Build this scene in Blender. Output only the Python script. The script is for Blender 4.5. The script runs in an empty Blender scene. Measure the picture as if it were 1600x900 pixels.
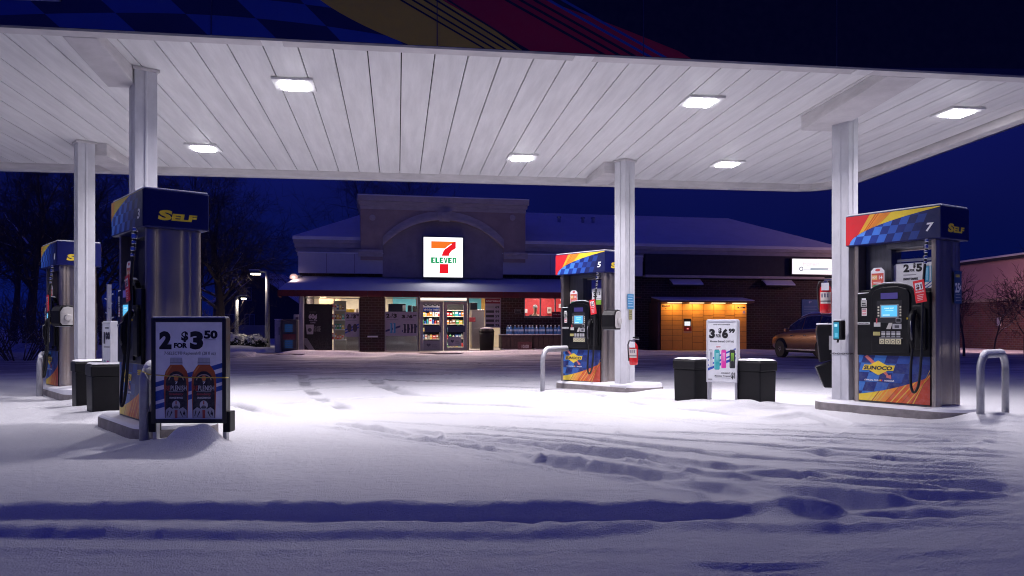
import bpy, math, random
import numpy as np
from mathutils import Vector, Matrix

R = math.radians
scene = bpy.context.scene
COL = scene.collection

# ------------------------------------------------------------------ camera
HC, FPX, TH, HY = 0.95, 1250.0, R(8.15), 513.0      # eye height, focal length and horizon (px of the 1600 px photo), yaw
cd = bpy.data.cameras.new('camera')
cd.sensor_width = 36.0
cd.lens = FPX / 1600 * 36.0
cd.shift_y = (HY - 450) / 1600
cd.clip_start = 0.05
cd.clip_end = 2000
cam = bpy.data.objects.new('camera', cd)
COL.objects.link(cam)
cam.location = (0, 0, HC)
cam.rotation_euler = (R(90), 0, -TH)
scene.camera = cam

# ------------------------------------------------------------------ dusk sky
w = bpy.data.worlds.new('World')
scene.world = w
w.use_nodes = True
nt = w.node_tree
bg = nt.nodes['Background']
sky = nt.nodes.new('ShaderNodeTexSky')
sky.sky_type = 'NISHITA'
sky.sun_disc = False
sky.sun_elevation = R(-3.0)          # the last glow is low behind the camera
sky.sun_rotation = R(188)
sky.ozone_density = 4.0
tint = nt.nodes.new('ShaderNodeMix')
tint.data_type = 'RGBA'
tint.blend_type = 'MULTIPLY'
tint.inputs[0].default_value = 1.0
tint.inputs[7].default_value = (0.20, 0.24, 0.90, 1)
nt.links.new(sky.outputs[0], tint.inputs[6])
# even twilight glow of the cloud deck on top of the clear-sky model, brighter overhead than at the horizon
geo = nt.nodes.new('ShaderNodeTexCoord')
sep = nt.nodes.new('ShaderNodeSeparateXYZ')
nt.links.new(geo.outputs['Generated'], sep.inputs[0])
grad = nt.nodes.new('ShaderNodeValToRGB')
grad.color_ramp.elements[0].position = 0.0
grad.color_ramp.elements[0].color = (0.0015, 0.0046, 0.066, 1)
grad.color_ramp.elements[1].position = 0.9
grad.color_ramp.elements[1].color = (0.0128, 0.0100, 0.060, 1)
k_ = grad.color_ramp.elements.new(0.28)
k_.color = (0.0016, 0.0042, 0.062, 1)
nt.links.new(sep.outputs[2], grad.inputs[0])
dusk = nt.nodes.new('ShaderNodeMix')
dusk.data_type = 'RGBA'
dusk.blend_type = 'ADD'
dusk.inputs[0].default_value = 1.0
# town glow to the left and thin uneven cloud
lf = nt.nodes.new('ShaderNodeMapRange')
lf.inputs['From Min'].default_value = 0.25
lf.inputs['From Max'].default_value = -0.55
lf.inputs['To Min'].default_value = 0.92
lf.inputs['To Max'].default_value = 1.75
nt.links.new(sep.outputs[0], lf.inputs['Value'])
cn_ = nt.nodes.new('ShaderNodeTexNoise')
cn_.inputs['Scale'].default_value = 2.2
cn_.inputs['Detail'].default_value = 5
nt.links.new(geo.outputs['Generated'], cn_.inputs['Vector'])
cr_ = nt.nodes.new('ShaderNodeMapRange')
cr_.inputs['From Min'].default_value = 0.3
cr_.inputs['From Max'].default_value = 0.7
cr_.inputs['To Min'].default_value = 0.72
cr_.inputs['To Max'].default_value = 1.22
nt.links.new(cn_.outputs['Fac'], cr_.inputs['Value'])
mm_ = nt.nodes.new('ShaderNodeMath')
mm_.operation = 'MULTIPLY'
nt.links.new(lf.outputs[0], mm_.inputs[0])
nt.links.new(cr_.outputs[0], mm_.inputs[1])
gm = nt.nodes.new('ShaderNodeMix')
gm.data_type = 'RGBA'
gm.blend_type = 'MULTIPLY'
gm.inputs[0].default_value = 1.0
nt.links.new(grad.outputs[0], gm.inputs[6])
nt.links.new(mm_.outputs[0], gm.inputs[7])
nt.links.new(gm.outputs[2], dusk.inputs[7])
nt.links.new(tint.outputs[2], dusk.inputs[6])
nt.links.new(dusk.outputs[2], bg.inputs[0])
bg.inputs[1].default_value = 1.0
scene.cycles.filter_width = 1.1

vs = scene.view_settings
scene.display_settings.display_device = 'sRGB'
vs.view_transform = 'Standard'
vs.look = 'None'
vs.exposure = 0.0
vs.gamma = 1.0
vs.use_curve_mapping = False
scene.cycles.use_denoising = True
scene.cycles.max_bounces = 8
scene.cycles.transparent_max_bounces = 12
scene.cycles.sample_clamp_indirect = 4.0

# ------------------------------------------------------------------ helpers
SN, CS = math.sin(TH), math.cos(TH)

def at(px, py=None, z=0.0, d=None):
    """world point seen at a photo pixel, at height z or at depth d"""
    if d is None:
        d = (z - HC) / ((HY - py) / FPX)
    x = (px - 800) / FPX * d
    zz = z if py is None else HC + (HY - py) / FPX * d
    return Vector((d * SN + x * CS, d * CS - x * SN, zz))

MATS = {}

def mat(name, color, rough=0.55, metal=0.0, emit=0.0, ecol=None, var=0.12, vscale=6.0, bump=0.0, bscale=60.0,
        stretch=(1, 1, 1), alpha=1.0, spec=None, coat=0.0, col2=None, rvar=0.0, salt=0.0):
    if name in MATS:
        return MATS[name]
    m = bpy.data.materials.new(name)
    m.use_nodes = True
    t = m.node_tree
    b = t.nodes['Principled BSDF']
    b.inputs['Roughness'].default_value = rough
    b.inputs['Metallic'].default_value = metal
    if spec is not None:
        b.inputs['Specular IOR Level'].default_value = spec
    if coat:
        b.inputs['Coat Weight'].default_value = coat
    tc = t.nodes.new('ShaderNodeTexCoord')
    mp = t.nodes.new('ShaderNodeMapping')
    mp.inputs['Scale'].default_value = stretch
    t.links.new(tc.outputs['Object'], mp.inputs['Vector'])
    c = (*color, 1)
    if var > 0:
        n = t.nodes.new('ShaderNodeTexNoise')
        n.inputs['Scale'].default_value = vscale
        n.inputs['Detail'].default_value = 6
        n.inputs['Roughness'].default_value = 0.65
        t.links.new(mp.outputs[0], n.inputs['Vector'])
        rp = t.nodes.new('ShaderNodeValToRGB')
        rp.color_ramp.elements[0].position = 0.3
        rp.color_ramp.elements[1].position = 0.7
        c2 = col2 if col2 else tuple(k * (1 - 2 * var) for k in color)
        rp.color_ramp.elements[0].color = (*c2, 1)
        rp.color_ramp.elements[1].color = c
        t.links.new(n.outputs['Fac'], rp.inputs[0])
        t.links.new(rp.outputs[0], b.inputs['Base Color'])
        if salt:                                   # dried salt spray thrown up from the ground
            sx = t.nodes.new('ShaderNodeSeparateXYZ'); t.links.new(tc.outputs['Object'], sx.inputs[0])
            hz = t.nodes.new('ShaderNodeMapRange'); hz.inputs['From Min'].default_value = .75; hz.inputs['From Max'].default_value = .08
            hz.inputs['To Min'].default_value = .06; hz.inputs['To Max'].default_value = 1.0
            t.links.new(sx.outputs[2], hz.inputs['Value'])
            ns = t.nodes.new('ShaderNodeTexNoise'); ns.inputs['Scale'].default_value = 16; ns.inputs['Detail'].default_value = 8; ns.inputs['Roughness'].default_value = .75
            t.links.new(tc.outputs['Object'], ns.inputs['Vector'])
            nr = t.nodes.new('ShaderNodeMapRange'); nr.inputs['From Min'].default_value = .42; nr.inputs['From Max'].default_value = .72; nr.inputs['To Max'].default_value = salt
            t.links.new(ns.outputs['Fac'], nr.inputs['Value'])
            mu = t.nodes.new('ShaderNodeMath'); mu.operation = 'MULTIPLY'
            t.links.new(hz.outputs[0], mu.inputs[0]); t.links.new(nr.outputs[0], mu.inputs[1])
            sm = t.nodes.new('ShaderNodeMix'); sm.data_type = 'RGBA'; sm.inputs[7].default_value = (.50, .49, .52, 1)
            t.links.new(mu.outputs[0], sm.inputs[0]); t.links.new(rp.outputs[0], sm.inputs[6])
            t.links.new(sm.outputs[2], b.inputs['Base Color'])
        if rvar:
            mr = t.nodes.new('ShaderNodeMapRange')
            mr.inputs['To Min'].default_value = max(0.03, rough - rvar)
            mr.inputs['To Max'].default_value = min(1, rough + rvar)
            t.links.new(n.outputs['Fac'], mr.inputs['Value'])
            t.links.new(mr.outputs[0], b.inputs['Roughness'])
    else:
        b.inputs['Base Color'].default_value = c
    if bump > 0:
        n2 = t.nodes.new('ShaderNodeTexNoise')
        n2.inputs['Scale'].default_value = bscale
        n2.inputs['Detail'].default_value = 4
        t.links.new(mp.outputs[0], n2.inputs['Vector'])
        bp = t.nodes.new('ShaderNodeBump')
        bp.inputs['Strength'].default_value = bump
        bp.inputs['Distance'].default_value = 0.01
        t.links.new(n2.outputs['Fac'], bp.inputs['Height'])
        t.links.new(bp.outputs[0], b.inputs['Normal'])
    if emit > 0:
        b.inputs['Emission Color'].default_value = (*(ecol or color), 1)
        b.inputs['Emission Strength'].default_value = emit
    MATS[name] = m
    return m

def ink(r, g, b):
    """printed vinyl of one colour"""
    return mat('print_%.3f_%.3f_%.3f' % (r, g, b), (r, g, b), rough=0.42, spec=.28, var=0.06, vscale=11, rvar=.12, salt=.22, col2=tuple(k * .86 + .012 for k in (r, g, b)))

def glow(r, g, b, e=1.0):
    return mat('glow_%.3f_%.3f_%.3f_%.2f' % (r, g, b, e), (r * .3, g * .3, b * .3), rough=0.3, var=0, emit=e, ecol=(r, g, b))

WHITE = ink(.78, .78, .80); BLACK = ink(.012, .011, .014); YEL = ink(.85, .62, .04); NAVY = ink(.006, .010, .075)
ROYAL = ink(.02, .07, .42); SKYB = ink(.07, .22, .72); RED = ink(.70, .02, .03); ORANGE = ink(.85, .25, .03); GREY = ink(.35, .35, .37)

_tc = {}

def text_mesh(s, bold):
    k = (s, bold)
    if k in _tc:
        return _tc[k]
    cu = bpy.data.curves.new('lettering', 'FONT')
    cu.body = s
    cu.size = 1
    cu.offset = bold
    cu.resolution_u = 3
    ob = bpy.data.objects.new('lettering', cu)
    COL.objects.link(ob)
    dg = bpy.context.evaluated_depsgraph_get()
    me = ob.evaluated_get(dg).to_mesh()
    vs_ = [(v.co.x, v.co.y) for v in me.vertices]
    fs_ = [tuple(p.vertices) for p in me.polygons if p.normal.z > 0.5] or [tuple(p.vertices) for p in me.polygons]
    ob.evaluated_get(dg).to_mesh_clear()
    bpy.data.objects.remove(ob)
    bpy.data.curves.remove(cu)
    _tc[k] = (vs_, fs_)
    return _tc[k]

class Frame:
    """a 2D drawing plane: origin, two axes, and the normal that layers rise along"""
    def __init__(s, o, ax, ay, n=None):
        s.o = Vector(o); s.ax = Vector(ax).normalized(); s.ay = Vector(ay).normalized()
        s.n = Vector(n).normalized() if n else s.ax.cross(s.ay).normalized()
    def p(s, x, y, l=0.0):
        return s.o + s.ax * x + s.ay * y + s.n * l

class MB:
    def __init__(s):
        s.v = []; s.f = []; s.m = []; s.mats = []
    def mi(s, m):
        if m not in s.mats:
            s.mats.append(m)
        return s.mats.index(m)
    def add(s, vs, fs, m):
        o = len(s.v)
        s.v += [tuple(v) for v in vs]
        i = s.mi(m)
        for f in fs:
            s.f.append(tuple(k + o for k in f)); s.m.append(i)
    def box(s, x0, x1, y0, y1, z0, z1, m, T=None):
        vs = [Vector((x, y, z)) for x in (x0, x1) for y in (y0, y1) for z in (z0, z1)]
        if T is not None:
            vs = [T @ v for v in vs]
        s.add(vs, [(0, 1, 3, 2), (4, 6, 7, 5), (0, 4, 5, 1), (2, 3, 7, 6), (0, 2, 6, 4), (1, 5, 7, 3)], m)
    def prism(s, pts, fr, l0, l1, m):
        n = len(pts)
        a = [fr.p(x, y, l0) for x, y in pts]; b = [fr.p(x, y, l1) for x, y in pts]
        s.add(a + b, [tuple(range(n - 1, -1, -1)), tuple(range(n, 2 * n))] + [(i, (i + 1) % n, n + (i + 1) % n, n + i) for i in range(n)], m)
    def poly(s, pts, m):
        s.add(pts, [tuple(range(len(pts)))], m)
    def tube(s, path, r, m, seg=8, caps=True):
        path = [Vector(p) for p in path]
        n = len(path)
        rs = r if isinstance(r, (list, tuple)) else [r] * n
        vs = []; up = None
        for i, p in enumerate(path):
            t = (path[min(i + 1, n - 1)] - path[max(i - 1, 0)]).normalized()
            if up is None:
                up = Vector((0, 0, 1)) if abs(t.z) < 0.9 else Vector((1, 0, 0))
            a = (up - t * up.dot(t)).normalized()
            up = a
            b = t.cross(a)
            for k in range(seg):
                an = 2 * math.pi * k / seg
                vs.append(p + (a * math.cos(an) + b * math.sin(an)) * rs[i])
        fs = [(i * seg + k, i * seg + (k + 1) % seg, (i + 1) * seg + (k + 1) % seg, (i + 1) * seg + k) for i in range(n - 1) for k in range(seg)]
        if caps:
            fs += [tuple(range(seg - 1, -1, -1)), tuple((n - 1) * seg + k for k in range(seg))]
        s.add(vs, fs, m)
    def lathe(s, prof, m, c=(0, 0, 0), seg=16, axis='z'):
        vs = []
        for r, z in prof:
            for k in range(seg):
                a = 2 * math.pi * k / seg
                q = (r * math.cos(a), r * math.sin(a), z)
                if axis == 'y':
                    q = (q[0], q[2], q[1])
                if axis == 'x':
                    q = (q[2], q[0], q[1])
                vs.append((q[0] + c[0], q[1] + c[1], q[2] + c[2]))
        n = len(prof)
        fs = [(i * seg + k, i * seg + (k + 1) % seg, (i + 1) * seg + (k + 1) % seg, (i + 1) * seg + k) for i in range(n - 1) for k in range(seg)]
        fs += [tuple(range(seg - 1, -1, -1)), tuple((n - 1) * seg + k for k in range(seg))]
        s.add(vs, fs, m)
    # flat print on a Frame
    def rect(s, fr, x0, x1, y0, y1, l, m):
        s.poly([fr.p(x0, y0, l), fr.p(x1, y0, l), fr.p(x1, y1, l), fr.p(x0, y1, l)], m)
    def shape(s, fr, pts, l, m):
        s.poly([fr.p(x, y, l) for x, y in pts], m)
    def disc(s, fr, x, y, rx, l, m, ry=None, seg=20):
        ry = ry or rx
        s.shape(fr, [(x + rx * math.cos(2 * math.pi * k / seg), y + ry * math.sin(2 * math.pi * k / seg)) for k in range(seg)], l, m)
    def text(s, txt, fr, x0, x1, y, h, l, m, bold=0.03, shear=0.0):
        """write txt between x0 and x1 on baseline y with capitals h tall"""
        vs, fs = text_mesh(txt, bold)
        hv, _ = text_mesh('H', bold)
        if not vs:
            return
        ch = max(v[1] for v in hv) - min(v[1] for v in hv)
        xa = min(v[0] for v in vs); xb = max(v[0] for v in vs)
        k = (x1 - x0) / (xb - xa)
        kk = h / ch
        s.add([fr.p(x0 + (a - xa) * k + shear * b * kk, y + b * kk, l) for a, b in vs], fs, m)
    def build(s, name, parent=None, bevel=0.0, smooth=False, label=None):
        me = bpy.data.meshes.new(name)
        me.from_pydata(s.v, [], s.f)
        for m in s.mats:
            me.materials.append(m)
        me.polygons.foreach_set('material_index', s.m)
        if smooth:
            me.polygons.foreach_set('use_smooth', [True] * len(s.f))
        me.validate()
        me.update()
        o = bpy.data.objects.new(name, me)
        COL.objects.link(o)
        if parent:
            o.parent = parent
        if label:
            o['label'] = label
        if bevel:
            b = o.modifiers.new('bevel', 'BEVEL')
            b.width = bevel; b.segments = 2; b.limit_method = 'ANGLE'; b.angle_limit = R(40)
        return o

def tag(o, label=None, cat=None, group=None, kind=None):
    if label: o['label'] = label
    if cat: o['category'] = cat
    if group: o['group'] = group
    if kind: o['kind'] = kind
    return o

def empty(name, loc=(0, 0, 0), rz=0.0, label=None, cat=None, group=None):
    o = bpy.data.objects.new(name, None)
    o.empty_display_size = 0.2
    COL.objects.link(o)
    o.location = loc
    o.rotation_euler = (0, 0, rz)
    return tag(o, label, cat, group)

def copy_tree(o, parent=None):
    c = o.copy()
    COL.objects.link(c)
    c.parent = parent
    for ch in [k for k in COL.objects if k.parent == o]:
        copy_tree(ch, c)
    return c

def area(name, loc, size, power, color, rot=(0, 0, 0), sy=None, parent=None, spread=None):
    ld = bpy.data.lights.new(name, 'AREA')
    ld.energy = power; ld.color = color; ld.size = size
    if sy:
        ld.shape = 'RECTANGLE'; ld.size_y = sy
    if spread:
        ld.spread = spread
    o = bpy.data.objects.new(name, ld)
    COL.objects.link(o)
    o.location = loc
    o.rotation_euler = rot
    if parent:
        o.parent = parent
    return o

# ------------------------------------------------------------------ materials
M_STEEL = mat('brushed_steel', (.40, .345, .32), rough=.36, metal=.93, var=.10, vscale=2.5, stretch=(1, 1, .5), rvar=.12, salt=.4)
M_DKSTEEL = mat('dark_steel', (.16, .16, .18), rough=.38, metal=1.0, var=.15, vscale=5, stretch=(6, 6, .6), rvar=.1)
M_GALV = mat('worn_galvanised_paint', (.62, .62, .66), rough=.5, var=.10, vscale=6, stretch=(1, 1, .6), bump=.04, bscale=50)
M_ALU = mat('aluminium_frame', (.45, .45, .48), rough=.4, metal=.8, var=.08)
M_WHITEPAINT = mat('soffit_white_paint', (.82, .81, .81), rough=.5, var=.10, vscale=3.4, bump=.06, bscale=30, stretch=(3.0, .30, 1), rvar=.15)
M_TRIM = mat('canopy_trim_paint', (.66, .63, .64), rough=.6, var=.14, vscale=2.5, stretch=(1, 1, 4), bump=.05)
M_BLKPLAST = mat('black_moulded_plastic', (.006, .0055, .008), rough=.5, spec=.25, var=.2, vscale=20, bump=.12, bscale=180)
M_BLKSAT = mat('black_console_plastic', (.006, .006, .008), rough=.35, spec=.3, var=.2, vscale=12)
M_RUBBER = mat('black_rubber_hose', (.012, .012, .013), rough=.45, var=.2, vscale=25)
M_CONC = mat('worn_concrete', (.30, .27, .27), rough=.85, var=.22, vscale=8, bump=.4, bscale=50)
M_SNOW = mat('settled_snow', (.84, .84, .87), rough=.75, var=.03, vscale=3, bump=.5, bscale=90)
M_STEELPOST = mat('galvanised_pipe', (.42, .42, .46), rough=.45, metal=.35, var=.15, vscale=9, bump=.08)
M_CHROME = mat('chrome', (.7, .7, .7), rough=.15, metal=1.0, var=0)
M_REDPAINT = mat('red_enamel', (.55, .012, .015), rough=.25, var=.08, coat=.4)
M_DARK = mat('dark_void', (.01, .01, .012), rough=.8, var=0)

def glass_mat(name, tintc=(1, 1, 1), refl=0.10):
    m = bpy.data.materials.new(name)
    m.use_nodes = True
    t = m.node_tree
    t.nodes.remove(t.nodes['Principled BSDF'])
    out = t.nodes['Material Output']
    a = t.nodes.new('ShaderNodeBsdfTransparent'); a.inputs[0].default_value = (*tintc, 1)
    g = t.nodes.new('ShaderNodeBsdfGlossy'); g.inputs['Roughness'].default_value = .03
    mx = t.nodes.new('ShaderNodeMixShader'); mx.inputs[0].default_value = refl
    t.links.new(a.outputs[0], mx.inputs[1]); t.links.new(g.outputs[0], mx.inputs[2])
    t.links.new(mx.outputs[0], out.inputs[0])
    MATS[name] = m
    return m
M_GLASS = glass_mat('window_glass', (.93, .95, .97), .07)

def brick_mat(name, c1, c2, mortar, scale, rotx=True):
    m = bpy.data.materials.new(name)
    m.use_nodes = True
    t = m.node_tree
    b = t.nodes['Principled BSDF']
    b.inputs['Roughness'].default_value = .85
    tc = t.nodes.new('ShaderNodeTexCoord')
    sx = t.nodes.new('ShaderNodeSeparateXYZ')
    ad = t.nodes.new('ShaderNodeMath'); ad.operation = 'ADD'
    cx = t.nodes.new('ShaderNodeCombineXYZ')
    t.links.new(tc.outputs['Object'], sx.inputs[0])
    t.links.new(sx.outputs[0], ad.inputs[0]); t.links.new(sx.outputs[1], ad.inputs[1])
    t.links.new(ad.outputs[0], cx.inputs[0]); t.links.new(sx.outputs[2], cx.inputs[1])
    br = t.nodes.new('ShaderNodeTexBrick')
    br.inputs['Scale'].default_value = scale
    br.inputs['Color1'].default_value = (*c1, 1); br.inputs['Color2'].default_value = (*c2, 1); br.inputs['Mortar'].default_value = (*mortar, 1)
    br.inputs['Mortar Size'].default_value = .02
    br.inputs['Brick Width'].default_value = .5; br.inputs['Row Height'].default_value = .2
    t.links.new(cx.outputs[0], br.inputs['Vector'])
    n = t.nodes.new('ShaderNodeTexNoise'); n.inputs['Scale'].default_value = 3; n.inputs['Detail'].default_value = 5
    t.links.new(tc.outputs['Object'], n.inputs['Vector'])
    mx = t.nodes.new('ShaderNodeMix'); mx.data_type = 'RGBA'; mx.blend_type = 'MULTIPLY'; mx.inputs[0].default_value = .5
    t.links.new(br.outputs['Color'], mx.inputs[6]); t.links.new(n.outputs['Color'], mx.inputs[7])
    t.links.new(mx.outputs[2], b.inputs['Base Color'])
    bp = t.nodes.new('ShaderNodeBump'); bp.inputs['Strength'].default_value = .6; bp.inputs['Distance'].default_value = .01
    bp.invert = True
    t.links.new(br.outputs['Fac'], bp.inputs['Height']); t.links.new(bp.outputs[0], b.inputs['Normal'])
    MATS[name] = m
    return m
M_BRICK = brick_mat('dark_brown_brick', (.075, .040, .038), (.048, .027, .027), (.14, .11, .11), 2.0)
M_REDBRICK = brick_mat('dull_red_brick', (.30, .13, .11), (.22, .09, .08), (.30, .24, .23), 2.0)

# ================================================================== snow-covered ground (one sheet to the horizon)
def axis_grid(pieces):
    out = []
    for a, b, st in pieces:
        n = max(1, int(round((b - a) / st)))
        out += [a + (b - a) * k / n for k in range(n)]
    out.append(pieces[-1][1])
    return np.array(out)

gx = axis_grid([(-900, -120, 130), (-120, -40, 8), (-40, -14, .8), (-14, -6, .11), (-6, 8.4, .0225), (8.4, 9.5, .05), (9.5, 14, .09), (14, 40, .6), (40, 120, 8), (120, 900, 130)])
gy = axis_grid([(-60, 0, 6), (0, 2.4, .3), (2.4, 7.4, .0185), (7.4, 9.2, .03), (9.2, 14, .045), (14, 24, .10), (24, 36, .12), (36, 60, 1.0), (60, 150, 8), (150, 1500, 120)])
GX, GY = np.meshgrid(gx, gy)

def vnoise(X, Y, sx, sy, seed):
    rs = np.random.RandomState(seed)
    T = rs.rand(257, 257)
    T[256] = T[0]; T[:, 256] = T[:, 0]
    u = X / sx; v = Y / sy
    iu = np.floor(u); iv = np.floor(v)
    fu = u - iu; fv = v - iv
    fu = fu * fu * (3 - 2 * fu); fv = fv * fv * (3 - 2 * fv)
    iu = iu.astype(int) % 256; iv = iv.astype(int) % 256
    return (T[iv, iu] * (1 - fu) + T[iv, iu + 1] * fu) * (1 - fv) + (T[iv + 1, iu] * (1 - fu) + T[iv + 1, iu + 1] * fu) * fv

H = np.zeros_like(GX)
WEAR = np.zeros_like(GX)
near = np.clip((45 - GY) / 10, 0, 1)
H += near * (.030 * (vnoise(GX, GY, 2.3, 1.6, 1) - .5) + .016 * (vnoise(GX, GY, .7, .5, 2) - .5))
H += near * .004 * (vnoise(GX, GY, .09, .09, 3) - .5) + np.clip((14 - GY) / 3, 0, 1) * .0055 * (vnoise(GX, GY, .045, .045, 4) - .5)

def track(px, width, depth, berm, seed, rough=.5, cut=0.35, tr=0.0, wear=0.0):
    """a tyre track through the points of a photo-pixel polyline on the ground"""
    global H, WEAR
    pts = [at(x, y, 0.0).to_2d() for x, y in px]
    x0 = min(p.x for p in pts) - .8; x1 = max(p.x for p in pts) + .8
    y0 = min(p.y for p in pts) - .8; y1 = max(p.y for p in pts) + .8
    ix = np.where((gx >= x0) & (gx <= x1))[0]; iy = np.where((gy >= y0) & (gy <= y1))[0]
    if len(ix) < 2 or len(iy) < 2:
        return
    sl = np.s_[iy[0]:iy[-1] + 1, ix[0]:ix[-1] + 1]
    X = GX[sl]; Y = GY[sl]
    D = np.full_like(X, 9.0); S = np.zeros_like(X)
    tot = sum((pts[i + 1] - pts[i]).length for i in range(len(pts) - 1)); acc = 0
    for a, b in zip(pts[:-1], pts[1:]):
        L = (b - a).length
        ex, ey = (b.x - a.x) / L, (b.y - a.y) / L
        t = np.clip((X - a.x) * ex + (Y - a.y) * ey, 0, L)
        dx = X - a.x - t * ex; dy = Y - a.y - t * ey
        dd = np.hypot(dx, dy)
        k = dd < D
        D = np.where(k, dd, D); S = np.where(k, acc + t, S)
        acc += L
    D = D + (.016 * (vnoise(X, Y, .45, .45, seed) - .5) + .013 * (vnoise(X, Y, .055, .055, seed + 5) - .5)) * 2 * rough
    q = D / width
    endf = np.clip(S / (.5), 0, 1) * np.clip((tot - S) / (.5), 0, 1)
    am = endf * np.clip(cut + (1 - cut) * (2.4 * vnoise(S, S * 0 + seed, 1.7, 1.0, seed + 1) - .6), 0, 1.1)
    rut = np.exp(-(q ** 9))
    br = np.exp(-((q - 1.34) / .36) ** 2) * (.75 + (vnoise(X, Y, .09, .09, seed + 2) - .5) * 1.2 * rough)
    tread = rut * tr * np.sin(S * 70 + 6 * D / width) * vnoise(X, Y, .5, .5, seed + 7)
    cut = min(.92, cut + .18)
    width = width * (.66 if depth < .07 else .80); depth = depth * (1.25 if depth < .07 else .86); berm = berm * 1.35
    H[sl] = H[sl] * (1 - .6 * np.clip(am * np.exp(-(q / 1.8) ** 4), 0, 1)) + am * (-depth * rut + berm * br + tread)
    WEAR[sl] = np.maximum(WEAR[sl], wear * endf * rut * np.clip(1.7 * vnoise(X, Y, .5, .5, seed + 9) - .25, 0, 1) * (1 - tr * 60 * (np.sin(S * 70) > .2)))

def ridge(px, width, height, seed, lumps=.6):
    track(px, width, -height, 0, seed, rough=lumps, cut=.5)

# the long rut crossing the whole foreground
track([(-500, 818), (0, 808), (300, 806), (640, 808), (900, 806), (1130, 806), (1240, 803)], .175, .075, .026, 11, .55, .85)
track([(-500, 842), (0, 842), (400, 846), (800, 846), (1060, 840)], .12, .020, .010, 12, .5, .6)
# chunky twin track curving in from the middle
track([(505, 662), (580, 672), (660, 684), (760, 692), (860, 702), (960, 712), (1060, 728), (1106, 735), (1264, 744), (1450, 755), (1620, 766)], .10, .046, .030, 13, .55, .7)
track([(600, 668), (690, 683), (800, 694), (900, 705), (1000, 716), (1110, 730), (1260, 742)], .09, .028, .024, 14, .5, .5)
track([(780, 712), (850, 722), (950, 736), (1050, 750), (1115, 760)], .13, .046, .026, 15, .5, .7)
track([(1208, 661), (1400, 668), (1620, 677)], .08, .028, .016, 16, .5, .7)
track([(1336, 676), (1480, 686), (1620, 697)], .085, .034, .018, 17, .5, .7)
track([(1200, 688), (1290, 692), (1374, 698)], .10, .036, .022, 18, .6, .6)
track([(1181, 699), (1351, 716), (1453, 725), (1620, 734)], .10, .042, .022, 19, .6, .6)
track([(1408, 697), (1500, 703), (1620, 712)], .10, .042, .022, 20, .6, .7)
track([(1159, 760), (1264, 777), (1400, 792), (1500, 790), (1620, 786)], .17, .055, .03, 21, .6, .6)
track([(1000, 746), (1110, 766), (1200, 790)], .12, .036, .024, 22, .7, .6)
track([(1130, 806), (1220, 800), (1300, 808), (1420, 800), (1640, 806)], .15, .055, .030, 23, .6, .5)
track([(1040, 890), (1200, 894), (1330, 884)], .05, .016, .018, 24, .4, .7)
track([(1380, 876), (1480, 868), (1590, 862)], .05, .018, .020, 25, .4, .7)
track([(1420, 752), (1520, 762), (1640, 772)], .14, .05, .03, 26, .6, .7)
track([(1180, 846), (1330, 838), (1480, 834)], .16, .030, .016, 27, .5, .5)
track([(750, 655), (850, 660), (985, 668)], .06, .016, .016, 28, .9, .5)
track([(830, 640), (960, 647), (1060, 660), (1180, 672)], .09, .014, .010, 29, .4, .5)
for k, (px, wd, dp) in enumerate([([(640, 676), (800, 686), (1000, 704), (1200, 712)], .06, .022), ([(560, 676), (700, 697), (820, 712)], .06, .020), ([(900, 690), (1060, 706), (1200, 722), (1420, 738), (1620, 748)], .07, .030),
                                  ([(1100, 668), (1300, 678), (1500, 680), (1620, 686)], .055, .024), ([(1250, 712), (1420, 718), (1620, 724)], .06, .028), ([(1060, 742), (1220, 754), (1330, 766)], .08, .034),
                                  ([(1290, 764), (1420, 776), (1620, 780)], .08, .034), ([(1150, 690), (1230, 697), (1330, 706)], .06, .026), ([(700, 708), (840, 728), (960, 748)], .05, .014), ([(1460, 720), (1620, 742)], .07, .03)]):
    track(px, wd, dp, .018, 140 + 3 * k, .6, .5)
for k, (px, dp) in enumerate([([(660, 664), (860, 674), (1060, 690), (1300, 704), (1620, 716)], .030), ([(520, 656), (720, 668), (940, 690), (1140, 714), (1400, 730), (1620, 741)], .030), ([(980, 676), (1200, 682), (1420, 690), (1620, 691)], .028),
                              ([(820, 700), (1000, 722), (1200, 746), (1420, 764), (1620, 773)], .032), ([(1000, 652), (1200, 664), (1420, 662), (1620, 667)], .022), ([(1220, 736), (1420, 746), (1620, 755)], .03)]):
    track(px, .060, dp, .016, 240 + 3 * k, .35, .75)
# worn wheel tracks in the middle of the yard
for k, (px, wr_) in enumerate([([(380, 598), (520, 591), (700, 596), (900, 603)], .8), ([(420, 612), (560, 604), (800, 610), (1000, 620)], .6), ([(472, 584), (478, 604), (500, 624), (545, 640)], .9),
                            ([(575, 586), (600, 604), (650, 620)], .7), ([(345, 628), (410, 644), (450, 652)], .8), ([(640, 627), (760, 632), (850, 636)], .8), ([(600, 581), (800, 588), (1050, 588), (1320, 594)], .6),
                            ([(400, 575), (700, 578), (1000, 576)], .7), ([(1000, 604), (1300, 612)], .5), ([(360, 604), (500, 598), (640, 590), (860, 594)], .6), ([(430, 632), (640, 618), (860, 626)], .5),
                            ([(560, 645), (760, 646), (900, 652)], .35), ([(1190, 655), (1260, 646), (1330, 668)], .4), ([(900, 612), (1010, 632), (1180, 650)], .5), ([(440, 566), (800, 570), (1200, 566)], .8),
                            ([(380, 586), (560, 582), (760, 586)], .8), ([(640, 600), (840, 606), (1010, 606)], .6), ([(0, 640), (110, 634), (200, 640)], .4)]):
    track(px, .10 if k % 3 else .13, .024, .014, 40 + 3 * k, .6, .45, .004, wr_)
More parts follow.
